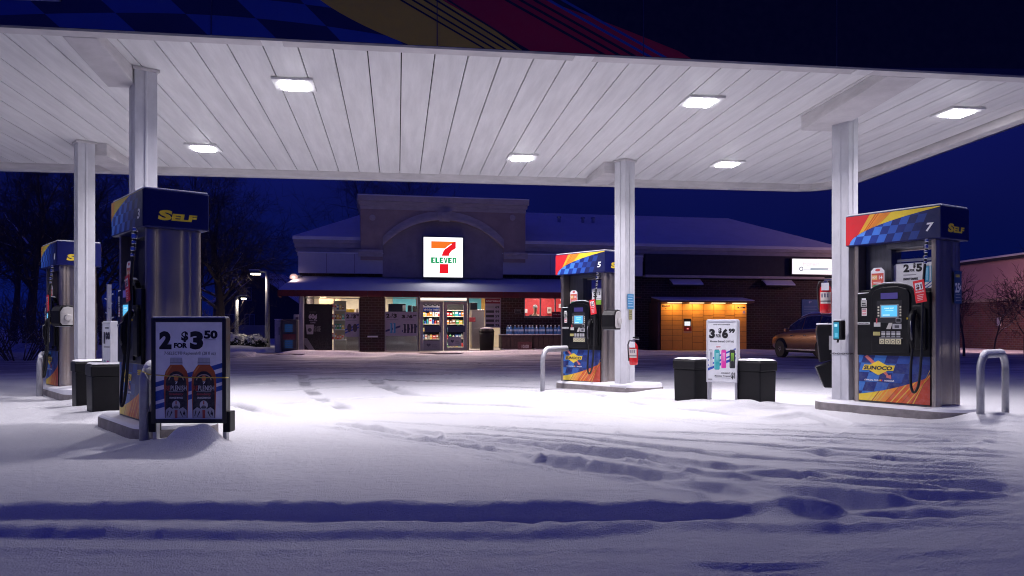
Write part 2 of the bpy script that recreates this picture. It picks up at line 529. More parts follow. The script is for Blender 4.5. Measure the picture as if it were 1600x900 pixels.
# snow bank along the shop kerb and the cleared heap on the left
for k, (px, wd, h) in enumerate([([(430, 553), (560, 555), (680, 552), (800, 553), (960, 552)], .5, .10), ([(600, 557), (760, 556), (900, 557)], .35, .07), ([(960, 551), (1200, 551), (1320, 550)], .5, .08),
                                 ([(300, 548), (380, 552), (440, 552)], .9, .28), ([(340, 560), (400, 556), (450, 559)], .5, .12), ([(0, 545), (60, 552), (140, 556)], 1.1, .3), ([(-200, 552), (40, 560)], .9, .16)]):
    ridge(px, wd, h, 80 + 3 * k, 1.0)
farlump = np.exp(-((GY - 29.5) / 3.0) ** 2)
H += farlump * .10 * (vnoise(GX, GY, .9, .7, 90) - .45) * np.clip((16 - np.abs(GX)) / 4, 0, 1)

def mound(x, y, rx, ry, h, rot=0.0):
    global H
    c, s = math.cos(rot), math.sin(rot)
    a = ((GX - x) * c + (GY - y) * s) / rx; b = (-(GX - x) * s + (GY - y) * c) / ry
    r = a * a + b * b
    H += h * np.exp(-r ** 1.3)

rs = random.Random(5)
for (px, py, r, h) in [(872, 700, .05, .05), (842, 716, .06, .06), (838, 715, .04, .05), (690, 690, .06, .05), (1139, 738, .05, .06), (1290, 690, .06, .04), (1500, 766, .10, .05), (1300, 746, .12, .06),
                       (1440, 800, .16, .03), (1222, 792, .17, .035), (965, 678, .05, .04), (945, 681, .04, .03), (822, 655, .05, .04), (850, 664, .05, .05)]:
    p = at(px, py, 0)
    mound(p.x, p.y, r * .6, r * .4, h * .55)
for _ in range(130):
    t = rs.random()
    p = at(520 + 640 * t + rs.uniform(-20, 20), 664 + 92 * t + rs.uniform(-7, 7), 0)
    mound(p.x, p.y, rs.uniform(.014, .032), rs.uniform(.014, .03), rs.uniform(.006, .017))

# (x, y, heading of the island axis, from, to)
ISL = {'7': (5.60, 8.20, R(-64), -1.05, .80), '3': (-2.219, 7.917, R(-58.4), -1.0, .80), '5': (3.04, 12.32, R(-56.6), -.62, 1.28), '1': (-4.733, 12.509, R(-57.7), -.70, 1.62)}
IW, IZ = .37, .085
# drifts against the islands, bollards, bins and the sign
for k, (x, y, a, s0, s1) in ISL.items():
    u = Vector((math.cos(a), math.sin(a)))
    e = Vector((x, y)) + u * (s1 + .12)
    mound(e.x, e.y, .50, .42, .07 if k != '3' else .03, a)
m0 = at(300, 690, 0)
m1 = at(308, 696, 0)
mound(m1.x - .03, m1.y + .03, .19, .14, .125)
mound(m1.x + .10, m1.y + .02, .10, .10, .045, .4)
mound(m1.x - .02, m1.y - .12, .26, .13, .045)
mound(m1.x - .16, m1.y - .02, .07, .06, .03)
mound(m0.x - .25, m0.y - .08, .3, .16, .02)
for px, py in [(1130, 634), (1180, 634), (1082, 630), (1531, 660), (1571, 653), (165, 650), (130, 640)]:
    p = at(px, py, 0)
    mound(p.x + .1, p.y, .38, .22, .045)

def ground_h(x, y):
    i = int(np.clip(np.searchsorted(gx, x), 1, len(gx) - 1)); j = int(np.clip(np.searchsorted(gy, y), 1, len(gy) - 1))
    return float(H[j, i])

def ground_mat():
    m = bpy.data.materials.new('trampled_snow')
    m.use_nodes = True
    t = m.node_tree
    b = t.nodes['Principled BSDF']
    N = t.nodes.new
    tc = N('ShaderNodeTexCoord')
    # slushy bare patches in the driven lane, stretched along the driving direction
    mp = N('ShaderNodeMapping'); mp.inputs['Scale'].default_value = (.55, 2.6, 1); mp.inputs['Rotation'].default_value = (0, 0, R(-9))
    t.links.new(tc.outputs['Object'], mp.inputs[0])
    n1 = N('ShaderNodeTexNoise'); n1.inputs['Scale'].default_value = .9; n1.inputs['Detail'].default_value = 8; n1.inputs['Roughness'].default_value = .68
    t.links.new(mp.outputs[0], n1.inputs['Vector'])
    sx = N('ShaderNodeSeparateXYZ'); t.links.new(tc.outputs['Object'], sx.inputs[0])
    lane = N('ShaderNodeValToRGB')
    mr = N('ShaderNodeMapRange'); mr.inputs['From Min'].default_value = 0; mr.inputs['From Max'].default_value = 40
    t.links.new(sx.outputs[1], mr.inputs['Value']); t.links.new(mr.outputs[0], lane.inputs[0])
    e = lane.color_ramp.elements
    e[0].position = .24; e[0].color = (0, 0, 0, 1)
    e[1].position = .38; e[1].color = (.16, .16, .16, 1)
    k = e.new(.50); k.color = (.42, .42, .42, 1)
    k = e.new(.66); k.color = (.36, .36, .36, 1)
    k = e.new(.74); k.color = (.06, .06, .06, 1)
    th = N('ShaderNodeMath'); th.operation = 'ADD'
    t.links.new(n1.outputs['Fac'], th.inputs[0]); t.links.new(lane.outputs[0], th.inputs[1])
    rp = N('ShaderNodeValToRGB'); rp.color_ramp.elements[0].position = .71; rp.color_ramp.elements[1].position = .98
    t.links.new(th.outputs[0], rp.inputs[0])
    mx = N('ShaderNodeMix'); mx.data_type = 'RGBA'
    mx.inputs[6].default_value = (.88, .88, .91, 1); mx.inputs[7].default_value = (.26, .26, .30, 1)
    wa = N('ShaderNodeAttribute'); wa.attribute_name = 'wear'
    mxx = N('ShaderNodeMath'); mxx.operation = 'MAXIMUM'
    t.links.new(rp.outputs[0], mxx.inputs[0]); t.links.new(wa.outputs['Fac'], mxx.inputs[1])
    t.links.new(mxx.outputs[0], mx.inputs[0])
    # far ground: bare verge and roofs beyond the yard stay snowy
    # the grain of single crystals and crumbs
    ng = N('ShaderNodeTexNoise'); ng.inputs['Scale'].default_value = 210; ng.inputs['Detail'].default_value = 2
    t.links.new(tc.outputs['Object'], ng.inputs['Vector'])
    gr = N('ShaderNodeMapRange'); gr.inputs['From Min'].default_value = .30; gr.inputs['From Max'].default_value = .70; gr.inputs['To Min'].default_value = .66; gr.inputs['To Max'].default_value = 1.08
    t.links.new(ng.outputs['Fac'], gr.inputs['Value'])
    mg = N('ShaderNodeMix'); mg.data_type = 'RGBA'; mg.blend_type = 'MULTIPLY'; mg.inputs[0].default_value = 1.0
    t.links.new(mx.outputs[2], mg.inputs[6]); t.links.new(gr.outputs[0], mg.inputs[7])
    t.links.new(mg.outputs[2], b.inputs['Base Color'])
    b.inputs['Roughness'].default_value = .62
    b.inputs['Specular IOR Level'].default_value = .35
    n2 = N('ShaderNodeTexNoise'); n2.inputs['Scale'].default_value = 120; n2.inputs['Detail'].default_value = 3
    n3 = N('ShaderNodeTexNoise'); n3.inputs['Scale'].default_value = 22; n3.inputs['Detail'].default_value = 5
    for n in (n2, n3):
        t.links.new(tc.outputs['Object'], n.inputs['Vector'])
    ad = N('ShaderNodeMath'); ad.operation = 'MULTIPLY_ADD'; ad.inputs[1].default_value = .9
    t.links.new(n2.outputs['Fac'], ad.inputs[0]); t.links.new(n3.outputs['Fac'], ad.inputs[2])
    bp = N('ShaderNodeBump'); bp.inputs['Strength'].default_value = .9; bp.inputs['Distance'].default_value = .016
    t.links.new(ad.outputs[0], bp.inputs['Height']); t.links.new(bp.outputs[0], b.inputs['Normal'])
    return m

def grid_object(name, X, Y, Z, m):
    ny, nx = X.shape
    me = bpy.data.meshes.new(name)
    me.vertices.add(nx * ny)
    me.vertices.foreach_set('co', np.stack([X, Y, Z], -1).astype(np.float32).ravel())
    i = np.arange(nx * ny).reshape(ny, nx)
    q = np.stack([i[:-1, :-1], i[:-1, 1:], i[1:, 1:], i[1:, :-1]], -1).reshape(-1, 4)
    me.loops.add(q.size); me.polygons.add(len(q))
    me.loops.foreach_set('vertex_index', q.ravel().astype(np.int32))
    me.polygons.foreach_set('loop_start', np.arange(0, q.size, 4, dtype=np.int32))
    me.polygons.foreach_set('use_smooth', np.ones(len(q), bool))
    me.materials.append(m)
    me.update(calc_edges=True)
    me.validate()
    o = bpy.data.objects.new(name, me)
    COL.objects.link(o)
    return o

gnd = grid_object('ground', GX, GY, H, ground_mat())
at_ = gnd.data.attributes.new('wear', 'FLOAT', 'POINT')
at_.data.foreach_set('value', np.clip(WEAR, 0, .85).astype(np.float32).ravel())
tag(gnd, 'snow covered forecourt with tyre tracks', kind='structure')

# ================================================================== canopy
def zs(y):                       # the soffit falls slightly towards the back
    return 3.50 - .0256 * (y - 9.0)
YF, YB, XR, XL = 7.13, 12.93, 7.43, -9.4
canopy = empty('fuel_canopy', (0, 0, 0), 0, 'long flat white canopy with dark graphic fascia over the pumps', 'canopy')

mb = MB()
PITCH = .3145
seam = .037
xs = []
x = seam - PITCH * 29
while x < XR - .2:
    xs.append(x); x += PITCH
for a in xs:
    x0, x1 = max(a + .006, XL + .1), min(a + PITCH - .006, XR - .19)
    ya, yb = YF + .19, YB - .02
    z0, z1 = zs(ya), zs(yb)
    mb.add([(x0, ya, z0), (x1, ya, z0), (x1, yb, z1), (x0, yb, z1), (x0, ya, z0 + .03), (x1, ya, z0 + .03), (x1, yb, z1 + .03), (x0, yb, z1 + .03)],
           [(0, 3, 2, 1), (0, 1, 5, 4), (1, 2, 6, 5), (2, 3, 7, 6), (3, 0, 4, 7)], M_WHITEPAINT)
mb.build('soffit', canopy)
mb = MB()
mb.add([(XL, YF, zs(YF) + .04), (XR, YF, zs(YF) + .04), (XR, YB - .4, zs(YB) + .04), (XR - .4, YB, zs(YB) + .04), (XL, YB, zs(YB) + .04),
        (XL, YF, 4.1), (XR, YF, 4.1), (XR, YB - .4, 4.1), (XR - .4, YB, 4.1), (XL, YB, 4.1)], [(0, 4, 3, 2, 1), (5, 6, 7, 8, 9)], M_DARK)
mb.build('deck', canopy)

def band(pts, t, zlo, zhi, m, mb, closed=False):
    """upright band of thickness t to the left of a path"""
    n = len(pts)
    off = []
    for i in range(n):
        a = Vector(pts[max(i - 1, 0)]); b = Vector(pts[min(i + 1, n - 1)])
        d = (b - a).normalized()
        off.append((pts[i][0] - d.y * t, pts[i][1] + d.x * t))
    for i in range(n - 1):
        q = [pts[i], pts[i + 1], off[i + 1], off[i]]
        lo = [zlo(p[1]) if callable(zlo) else zlo for p in q]; hi = [zhi(p[1]) if callable(zhi) else zhi for p in q]
        vs = [(*p, z) for p, z in zip(q, lo)] + [(*p, z) for p, z in zip(q, hi)]
        mb.add(vs, [(0, 3, 2, 1), (4, 5, 6, 7), (0, 1, 5, 4), (1, 2, 6, 5), (2, 3, 7, 6), (3, 0, 4, 7)], m)

corner = [(XR, YF), (XR, 12.1), (XR - .06, 12.42), (XR - .19, 12.70), (XR - .40, 12.86), (XR - .66, YB), (XL, YB)]
mb = MB()
band(corner, .16, lambda y: zs(y) - .10, lambda y: zs(y) + .06, M_TRIM, mb)
band([(XL, YF + .001), (XR, YF + .001)], .19, lambda y: zs(YF) - .10, lambda y: zs(YF) + .06, M_TRIM, mb)
mb.build('edge_trim', canopy, bevel=.006)
M_FASCIA = mat('navy_fascia_vinyl', (.010, .014, .090), rough=.4, var=.15, vscale=2)
mb = MB()
band([(p[0] * 1.0 + (.09 if p[0] > 5 else 0), p[1] + (.09 if p[1] > 12.5 else 0)) for p in corner], .088, lambda y: zs(y) - .085, 4.24, M_FASCIA, mb)
mb.build('side_fascia', canopy)
# front fascia with its sweep of checks, gold and red
FY = YF - .06
fz0, fz1 = zs(YF) - .115, 4.24
fr = Frame((0, FY, 0), (1, 0, 0), (0, 0, 1), (0, -1, 0))
def fp(px, py):
    q = at(px, 0, d=1.0); dx = Vector((q.x, q.y)); yc = (HY - py) / FPX
    k = FY / dx.y
    return (dx.x * k, HC + yc * k)
mb = MB()
mb.box(XL, XR + .09, FY, YF, fz0, fz1, M_FASCIA)
F_BLUE = ink(.02, .06, .36); F_DK = ink(.006, .007, .035); F_GOLD = ink(.62, .42, .06); F_RED = ink(.42, .015, .05)
def clipz(pts):
    out = []
    def sh(a, b, z):
        t = (z - a[1]) / (b[1] - a[1]); return (a[0] + t * (b[0] - a[0]), z)
    for lim, keep in ((fz0 + .004, lambda p: p[1] >= fz0 + .004), (fz1 - .02, lambda p: p[1] <= fz1 - .02)):
        out = []
        for i in range(len(pts)):
            a, b = pts[i - 1], pts[i]
            if keep(a) != keep(b): out.append(sh(a, b, lim))
            if keep(b): out.append(b)
        pts = out
        if not pts: break
    return pts
def fpoly(px, l, m):
    q = clipz([fp(*p) for p in px])
    if len(q) > 2:
        mb.shape(fr, q, l, m)
# bowed rows of checks
for r_ in range(-5, 3):
    for c_ in range(-2, 9):
        if (r_ + c_) % 2 == 0:
            continue
        def g(c, r):
            X = -40 + 110 * c + 26 * r
            return (X + 8 * r, 20 + 31 * r + .00010 * (X - 200) ** 2 + (0 if X < 200 else .00012 * (X - 200) ** 2))
        n = 4
        top = [g(c_ + k / n, r_) for k in range(n + 1)]; bot = [g(c_ + k / n, r_ + 1) for k in range(n, -1, -1)]
        fpoly(top + bot, .001, F_BLUE)
def curve_l(y): return 500 + (y - 0) * 1.35 + .009 * y * y
gl = [(curve_l(y), y) for y in range(-160, 110, 10)]
fpoly(gl + [(1900, 110), (1900, -160)], .002, F_DK)
fpoly(gl + [(860, 110), (480, -160)], .003, F_GOLD)
fpoly([(690 - 215, -160), (690 - 40, -30), (690, 0), (760, 40), (830, 80), (880, 110), (1110, 110), (1060, 80), (960, 40), (850, 0), (690, -60), (500, -160)], .004, F_RED)
for k in range(5):
    o = 18 + 22 * k
    fpoly([(690 - o - 150, -110), (690 - o - 149 + 5, -110), (842 - o * .7 + 5, 84), (842 - o * .7, 84)], .005, F_DK)
for k in range(5):
    o = 22 * k
    fpoly([(720 + o - 130, -110), (720 + o - 122, -110), (965 + o + 8, 100), (965 + o, 100)], .005, F_BLUE if k > 2 else F_DK)
# framed corner of the brand lettering box
F_WH = ink(.55, .55, .6)
for pts in ([(-60, -6), (96, 0), (96, 3.2), (-60, -2.5)], [(93, -60), (96, -60), (96, 3), (93, 3)]):
    fpoly(pts, .006, F_WH)
for px in (683, 1005, 1307, 330, -20):      # panel joints
    a = fp(px, 40)
    mb.box(a[0] - .004, a[0] + .004, FY - .008, FY, fz0, fz1, ink(.03, .035, .12))
mb.build('front_fascia', canopy)
mb = MB()
mb.box(XL, XR + .1, FY - .03, YB + .1, fz1 + .002, fz1 + .09, M_SNOW)
mb.build('snow_cap', canopy, bevel=.03)
for px in (421, 918, 1362):
    p = fp(px, 66 + (px - 421) * .05)
    c = MB(); c.box(p[0] - .09, p[0] + .09, YF + .02, YF + .17, zs(YF) - .106, zs(YF) - .101, M_WHITEPAINT); c.build('cover_plate', canopy)
# columns and beams
COLS = {'A': (-2.505, 8.40, R(-58.4)), 'B': (-4.142, 11.40, R(-57.7)), 'C': (3.332, 11.495, R(-56.6)), 'D': (5.213, 8.766, R(-60))}
for k, (x, y, a) in COLS.items():
    u = Vector((math.cos(a), math.sin(a), 0)); v = Vector((-u.y, u.x, 0))
    T = Matrix(((u.x, v.x, 0, x), (u.y, v.y, 0, y), (0, 0, 1, 0), (0, 0, 0, 1)))
    c = MB()
    h = .105
    c.box(-h, h, -h, h, IZ, zs(y) - .002, M_GALV, T)
    for sx in (-1, 1):                              # lapped seam strips
        c.box(sx * h, sx * (h + .006), -.012, .012, IZ, zs(y) - .003, M_GALV, T)
    c.box(-.012, .012, -h - .006, -h, IZ, zs(y) - .003, M_GALV, T)
    c.box(-h - .02, h + .02, -h - .02, h + .02, zs(y) - .03, zs(y) - .001, M_TRIM, T)
    c.box(-h - .05, h + .05, -h - .05, h + .05, IZ - .02, IZ + .02, M_GALV, T)
    c.build('column', canopy, bevel=.006)
for x0, x1, y0, y1, d0_, d1_ in ((-2.84, -2.56, YF + .192, 8.42, .098, .175), (4.80, 5.22, YF + .192, 9.02, .098, .175), (-4.25, -3.86, 11.40, YB - .162, .175, .098), (3.05, 3.42, 11.60, YB - .162, .175, .098)):
    c = MB()
    c.add([(x0, y0, zs(y0) - d0_), (x1, y0, zs(y0) - d0_), (x1, y1, zs(y1) - d1_), (x0, y1, zs(y1) - d1_), (x0, y0, zs(y0) - .001), (x1, y0, zs(y0) - .001), (x1, y1, zs(y1) - .001), (x0, y1, zs(y1) - .001)],
          [(0, 3, 2, 1), (4, 5, 6, 7), (0, 1, 5, 4), (1, 2, 6, 5), (2, 3, 7, 6), (3, 0, 4, 7)], M_TRIM)
    c.build('cantilever_beam', canopy, bevel=.008)

# recessed canopy lamps
LAMPCOL = (.99, .925, 1.0)
LAMPS = [(-1.066, 8.60, 'canopy lamp in the front row, left of the middle of the soffit'), (3.376, 8.60, 'canopy lamp in the front row, right of the middle of the soffit'),
         (6.54, 8.60, 'canopy lamp at the right end, beyond the right-hand front column'), (-2.63, 11.45, 'canopy lamp in the back row between the two left columns'),
         (1.783, 11.45, 'canopy lamp in the back row above the shop sign'), (4.907, 11.45, 'canopy lamp in the back row right of the middle column'),
         (-5.5, 8.60, 'canopy lamp just past the left edge in the front row'), (-7.05, 11.45, 'canopy lamp past the left edge in the back row')]
for x, y, lab in LAMPS:
    z = zs(y)
    r = empty('canopy_lamp', (x, y, z), 0, 'square lit ' + lab, 'ceiling lamp', 'square lamps set in the canopy soffit')
    m = MB()
    for a in ((-.21, .21, -.21, -.142), (-.21, .21, .142, .21), (-.21, -.142, -.142, .142), (.142, .21, -.142, .142)):
        m.box(a[0], a[1], a[2], a[3], -.026, -.001, M_WHITEPAINT)
    m.build('frame', r, bevel=.004)
    m = MB()
    m.box(-.138, .138, -.138, .138, -.046, -.004, glow(.96, .95, 1.0, 45))
    m.build('diffuser', r, bevel=.03)
    area('canopy_lamp_light', (0, 0, -.050), .26, 63 if x > -5 else 18, LAMPCOL, parent=r, spread=R(138))

# ================================================================== pump islands
def capsule(s0, s1, w, n=10, rr=None):
    rr = rr or w * .9
    pts = []
    for cx, cy, a0 in ((s1 - rr, w - rr, 0), (s0 + rr, w - rr, 90), (s0 + rr, -w + rr, 180), (s1 - rr, -w + rr, 270)):
        for k in range(n + 1):
            a = R(a0 + 90 * k / n)
            pts.append((cx + rr * math.cos(a), cy + rr * math.sin(a)))
    return pts
ISLAB = {'7': 'rounded concrete island under pump 7 at the right, thick snow at its near end', '3': 'rounded concrete island under pump 3 behind the large bottle sign',
         '5': 'rounded concrete island under pump 5 and the middle column', '1': 'rounded concrete island under pump 1 at the far left'}
for k, (x, y, a, s0, s1) in ISL.items():
    r = empty('pump_island', (x, y, 0), a, ISLAB[k], 'island', 'concrete islands under the pumps')
    m = MB()
    F0 = Frame((0, 0, 0), (1, 0, 0), (0, 1, 0), (0, 0, 1))
    m.prism(capsule(s0, s1, IW), F0, -.15, IZ, M_CONC)
    m.build('kerb', r, bevel=.012)
    m = MB()
    n = 14
    rings = []
    for q, z in ((.985, .0), (.96, .014), (.90, .026), (.6, .030)):
        rings.append([(s0 + (s1 - s0) / 2 + (p[0] - (s0 + s1) / 2) * (1 - (1 - q) * .5), p[1] * q, IZ + z + (.05 * max(0, (p[0] - .45)) if z > .01 else 0)) for p in capsule(s0, s1, IW, n)])
    N = len(rings[0]); vs_ = sum(rings, [])
    fs_ = [(i * N + j, i * N + (j + 1) % N, (i + 1) * N + (j + 1) % N, (i + 1) * N + j) for i in range(len(rings) - 1) for j in range(N)]
    fs_.append(tuple((len(rings) - 1) * N + j for j in range(N)))
    m.add(vs_, fs_, M_SNOW)
    m.build('snow_cover', r, smooth=False)

# ================================================================== fuel dispensers
PW, PL = .57, 1.07            # topper
CW = .235                     # half width of the cabinet
Z0, ZT0, ZT1 = IZ, 1.833, 2.17

def between(x0a, x0b, x1a, x1b, h, edge_top, f, n=14):
    """strip of a face between two slanted lines (x at the base, x at the top), cut off by the curve y=f(x); edge_top: keep the part above the curve"""
    def hit(a, b):
        prev = None
        rng = range(0, 401)
        for i in (rng if not edge_top else reversed(rng)):
            t = i / 400; x = a + (b - a) * t; y = h * t
            ins = (y >= f(x)) if edge_top else (y <= f(x))
            if not ins:
                return prev if prev else (x, y)
            prev = (x, y)
        return prev
    L = [(x0a + (x1a - x0a) * 0, 0)]
    pa, pb = hit(x0a, x0b), hit(x1a, x1b)
    e = h if edge_top else 0
    ea, eb = ((x0b, h), (x1b, h)) if edge_top else ((x0a, 0), (x1a, 0))
    pts = [ea, eb, pb]
    for k in range(n - 1, 0, -1):
        x = pa[0] + (pb[0] - pa[0]) * k / n
        pts.append((x, min(max(f(x), 0), h)))
    pts.append(pa)
    return pts

def topper_graphic(m, fr, L, h, short=False):
    def f(x):
        s = x / L
        if short:
            return h * (.42 + .57 * min(1, s / .62) ** .62)
        return h * (0 if s < .04 else 1.05 * ((s - .04) / .96) ** .50 * (1 - .07 * (s - .04)))
    m.rect(fr, 0, L, 0, h, .0010, NAVY)
    blues = [(ink(.10, .30, .85), ink(.015, .05, .33)), (ink(.06, .22, .74), ink(.012, .04, .28)), (ink(.04, .15, .60), ink(.010, .03, .22)), (ink(.025, .09, .42), ink(.008, .02, .16)), (ink(.012, .04, .22), ink(.007, .014, .10))]
    cw, ch = L * .085, h * .27
    for r_ in range(4):
        for c_ in range(-2, 9):
            i = min(4, max(0, int(c_ * .62)))
            q = [(c_ * cw + (r_ + a) * cw * .42 + b * cw, (r_ + a) * ch) for a, b in ((0, 0), (0, 1), (1, 1), (1, 0))]
            q = [(min(max(x, 0), L), min(y, h)) for x, y in q]
            if max(x for x, _ in q) - min(x for x, _ in q) < .02: continue
            m.shape(fr, q, .0018, blues[i][(r_ + c_) % 2])
    n = 40
    cv = [(L * k / n, min(h, f(L * k / n))) for k in range(n + 1)]
    m.shape(fr, cv + [(L, h), (0, h)], .0028, YEL)
    def sl(a0, a1, b0, b1, c, l):
        m.shape(fr, between(L * a0, L * b0, L * a1, L * b1, h, True, f), l, c)
    if short:
        sl(0, .012, 0, .12, ink(.88, .40, .04), .0036)
        return
    sl(-.0, .13, -.0, .50, ORANGE, .0036)
    sl(.0, .12, .0, .40, ink(.88, .33, .03), .0042)
    sl(.0, .075, .0, .27, RED, .0048)
    for a, b in ((.085, .29), (.10, .315), (.112, .34), (.125, .37)):
        sl(a - .004, a + .004, b - .006, b + .006, ink(.80, .55, .05) if b < .32 else ink(.65, .10, .02), .0054)
    for a, b in ((.14, .43), (.155, .465), (.17, .50)):
        sl(a - .004, a + .004, b - .005, b + .005, ink(.75, .30, .03), .0054)

def door_graphic(m, fr, L, h):
    def f(x):
        s = x / L
        return h * (.13 + .22 * s + .21 * s * s)
    m.rect(fr, 0, L, 0, h, .0008, ink(.010, .022, .16))
    cw, ch = L * .17, h * .20
    for r_ in range(5):
        for c_ in range(-2, 5):
            if (r_ + c_) % 2: continue
            q = [(c_ * cw + (r_ + a) * cw * .30 + b * cw, (r_ + a) * ch) for a, b in ((0, 0), (0, 1), (1, 1), (1, 0))]
            q = [(min(max(x, 0), L), min(y, h)) for x, y in q]
            if max(x for x, _ in q) - min(x for x, _ in q) < .02: continue
            m.shape(fr, q, .0014, [ink(.03, .16, .52), ink(.02, .10, .40), ink(.015, .06, .30), ink(.012, .035, .2)][min(3, max(0, c_))])
    n = 24
    m.shape(fr, [(L * k / n, f(L * k / n)) for k in range(n, -1, -1)] + [(0, 0), (L, 0)], .0022, ink(.50, .06, .03))
    def sl(a0, a1, b0, b1, c, l):
        pts = [(min(x, L), y) for x, y in between(L * a0, L * b0, L * a1, L * b1, h, False, f)]
        if len({p for p in pts}) > 2:
            m.shape(fr, pts, l, c)
    sl(0, .74, 0, 1.3, ink(.72, .12, .03), .0028)
    sl(0, .40, 0, .95, ink(.85, .30, .03), .0034)
    sl(0, .22, 0, .74, YEL, .0040)
    for i, (a, b) in enumerate(((.14, .62), (.20, .70), (.25, .76), (.30, .83), (.40, .97), (.47, 1.04), (.55, 1.14), (.62, 1.2), (.70, 1.29), (.78, 1.38))):
        sl(a - .012, a + .006, b - .012, b + .006, (ink(.80, .50, .05), ink(.52, .10, .02), ink(.80, .55, .08))[i % 3], .0046)
    # arrow, diamond and name
    m.shape(fr, [(.09 * L, .93 * h), (.13 * L, .97 * h), (.30 * L, .74 * h), (.26 * L, .70 * h)], .0052, ink(.60, .16, .14))
    m.shape(fr, [(.36 * L, .60 * h), (.40 * L, .63 * h), (.44 * L, .55 * h), (.47 * L, .57 * h), (.475 * L, .48 * h), (.40 * L, .51 * h), (.41 * L, .54 * h)], .0052, ink(.60, .16, .14))
    cx, cy = .29 * L, .70 * h
    m.shape(fr, [(cx - .20 * L, cy), (cx, cy - .155 * h), (cx + .20 * L, cy), (cx, cy + .155 * h)], .0060, YEL)
    m.shape(fr, [(cx - .235 * L, cy - .052 * h), (cx + .215 * L, cy - .052 * h), (cx + .240 * L, cy + .062 * h), (cx - .205 * L, cy + .062 * h)], .0066, YEL)
    m.text('SUNOCO', fr, cx - .215 * L, cx + .195 * L, cy - .036 * h, .082 * h, .0074, ink(.01, .012, .03), bold=.05, shear=.22)
    m.text('OFFICIAL FUEL', fr, .085 * L, .30 * L, .425 * h, .032 * h, .0074, WHITE, bold=.03, shear=.2)
    for k, c in enumerate((YEL, RED, ROYAL)):
        m.rect(fr, (.31 + .02 * k) * L, (.33 + .02 * k) * L, .425 * h, .457 * h, .0074, c)
    m.text('NASCAR', fr, .38 * L, .52 * L, .425 * h, .034 * h, .0074, WHITE, bold=.03, shear=.2)

GLOW_SCREEN = glow(.10, .50, .85, 1.0)

def console(P, sgn, fr):
    """buttons, screens, readers and stickers printed on a console face; fr origin at the face centre, x to the viewer's right, y = height"""
    m = P['display']
    m.rect(fr, -.16, .12, .98, 1.22, .004, ink(.02, .02, .024))
    m.rect(fr, -.115, .075, 1.235, 1.30, .006, glow(.045, .035, .16, 1.0))
    m.rect(fr, -.12, .085, 1.035, 1.175, .006, ink(.25, .27, .30))
    m.rect(fr, -.105, .070, 1.048, 1.165, .008, GLOW_SCREEN)
    m.text('PLEASE WAIT', fr, -.07, .035, 1.13, .012, .009, glow(.85, .95, 1.0), bold=.02)
    m.rect(fr, -.06, .03, 1.108, 1.113, .009, glow(.5, .85, 1.0)); m.rect(fr, -.09, -.01, 1.06, 1.068, .009, glow(.75, .9, 1.0))
    m = P['soft_keys']
    for k in range(4):
        m.rect(fr, -.150, -.130, 1.05 + .030 * k, 1.068 + .030 * k, .006, ink(.55, .52, .42))
        m.rect(fr, .095, .115, 1.05 + .030 * k, 1.068 + .030 * k, .006, ink(.55, .52, .42))
    m = P['card_reader']
    # card reader, receipt, keypad
    m.rect(fr, -.19, -.115, .94, .985, .010, ink(.50, .50, .48)); m.rect(fr, -.165, -.15, .975, 1.03, .011, ink(.55, .10, .12))
    m.shape(fr, [(-.05, .915), (.0, .915), (.02, .98), (-.02, .98)], .010, ink(.50, .48, .44))
    m.rect(fr, .02, .12, .915, .97, .010, ink(.40, .40, .42)); m.rect(fr, .045, .095, .925, .955, .012, ink(.08, .08, .09))
    m.rect(fr, .055, .115, .985, 1.03, .006, ink(.45, .45, .46)); m.rect(fr, .060, .110, .990, 1.025, .008, BLACK)
    m.rect(fr, -.20, -.12, .845, .885, .008, ink(.42, .38, .14))
    m = P['keypad']
    for r_ in range(3):
        for k in range(4):
            m.rect(fr, -.105 + .056 * k, -.062 + .056 * k, .875 - .024 * r_, (.892 if r_ != 1 else .897) - .024 * r_, .008, ink(.5, .5, .5) if r_ == 1 else ink(.28, .28, .30))
    m = P['grade_buttons']
    # grade buttons
    for k in range(4):
        m.rect(fr, -.125 + .062 * k, -.070 + .062 * k, .755, .810, .012, ink(.62, .58, .38))
        m.disc(fr, -.0975 + .062 * k, .780, .018, .013, ink(.04, .04, .04)); m.disc(fr, -.0975 + .062 * k, .780, .012, .014, ink(.62, .58, .38))
    m.rect(fr, -.13, .13, .815, .822, .008, ink(.4, .4, .4))
    m = P['sticker']
    # stickers
    m.rect(fr, -.355, -.285, 1.16, 1.23, .008, ink(.42, .42, .40)); m.rect(fr, -.345, -.295, 1.232, 1.252, .009, WHITE); m.rect(fr, -.345, -.29, 1.17, 1.18, .009, BLACK); m.rect(fr, -.345, -.30, 1.19, 1.2, .009, BLACK)
    m.rect(fr, -.345, -.285, 1.06, 1.145, .008, ink(.70, .62, .62)); m.rect(fr, -.338, -.292, 1.075, 1.085, .009, ink(.6, .1, .12)); m.rect(fr, -.338, -.292, 1.105, 1.118, .009, ink(.6, .1, .12)); m.rect(fr, -.338, -.292, 1.128, 1.138, .009, BLACK)
    m.rect(fr, -.395, -.25, .965, .99, .008, ink(.6, .6, .6)); m.text('CREDIT DEBIT', fr, -.39, -.255, .971, .012, .009, BLACK)
    m.rect(fr, .175, .23, 1.015, 1.035, .012, YEL); m.rect(fr, .28, .325, 1.10, 1.16, .012, ink(.40, .50, .55))

def dispenser(num, label):
    x, y, a, _, _ = ISL[num]
    r = empty('fuel_dispenser', (x, y, 0), a, label, 'fuel pump', 'numbered fuel pumps')
    return r

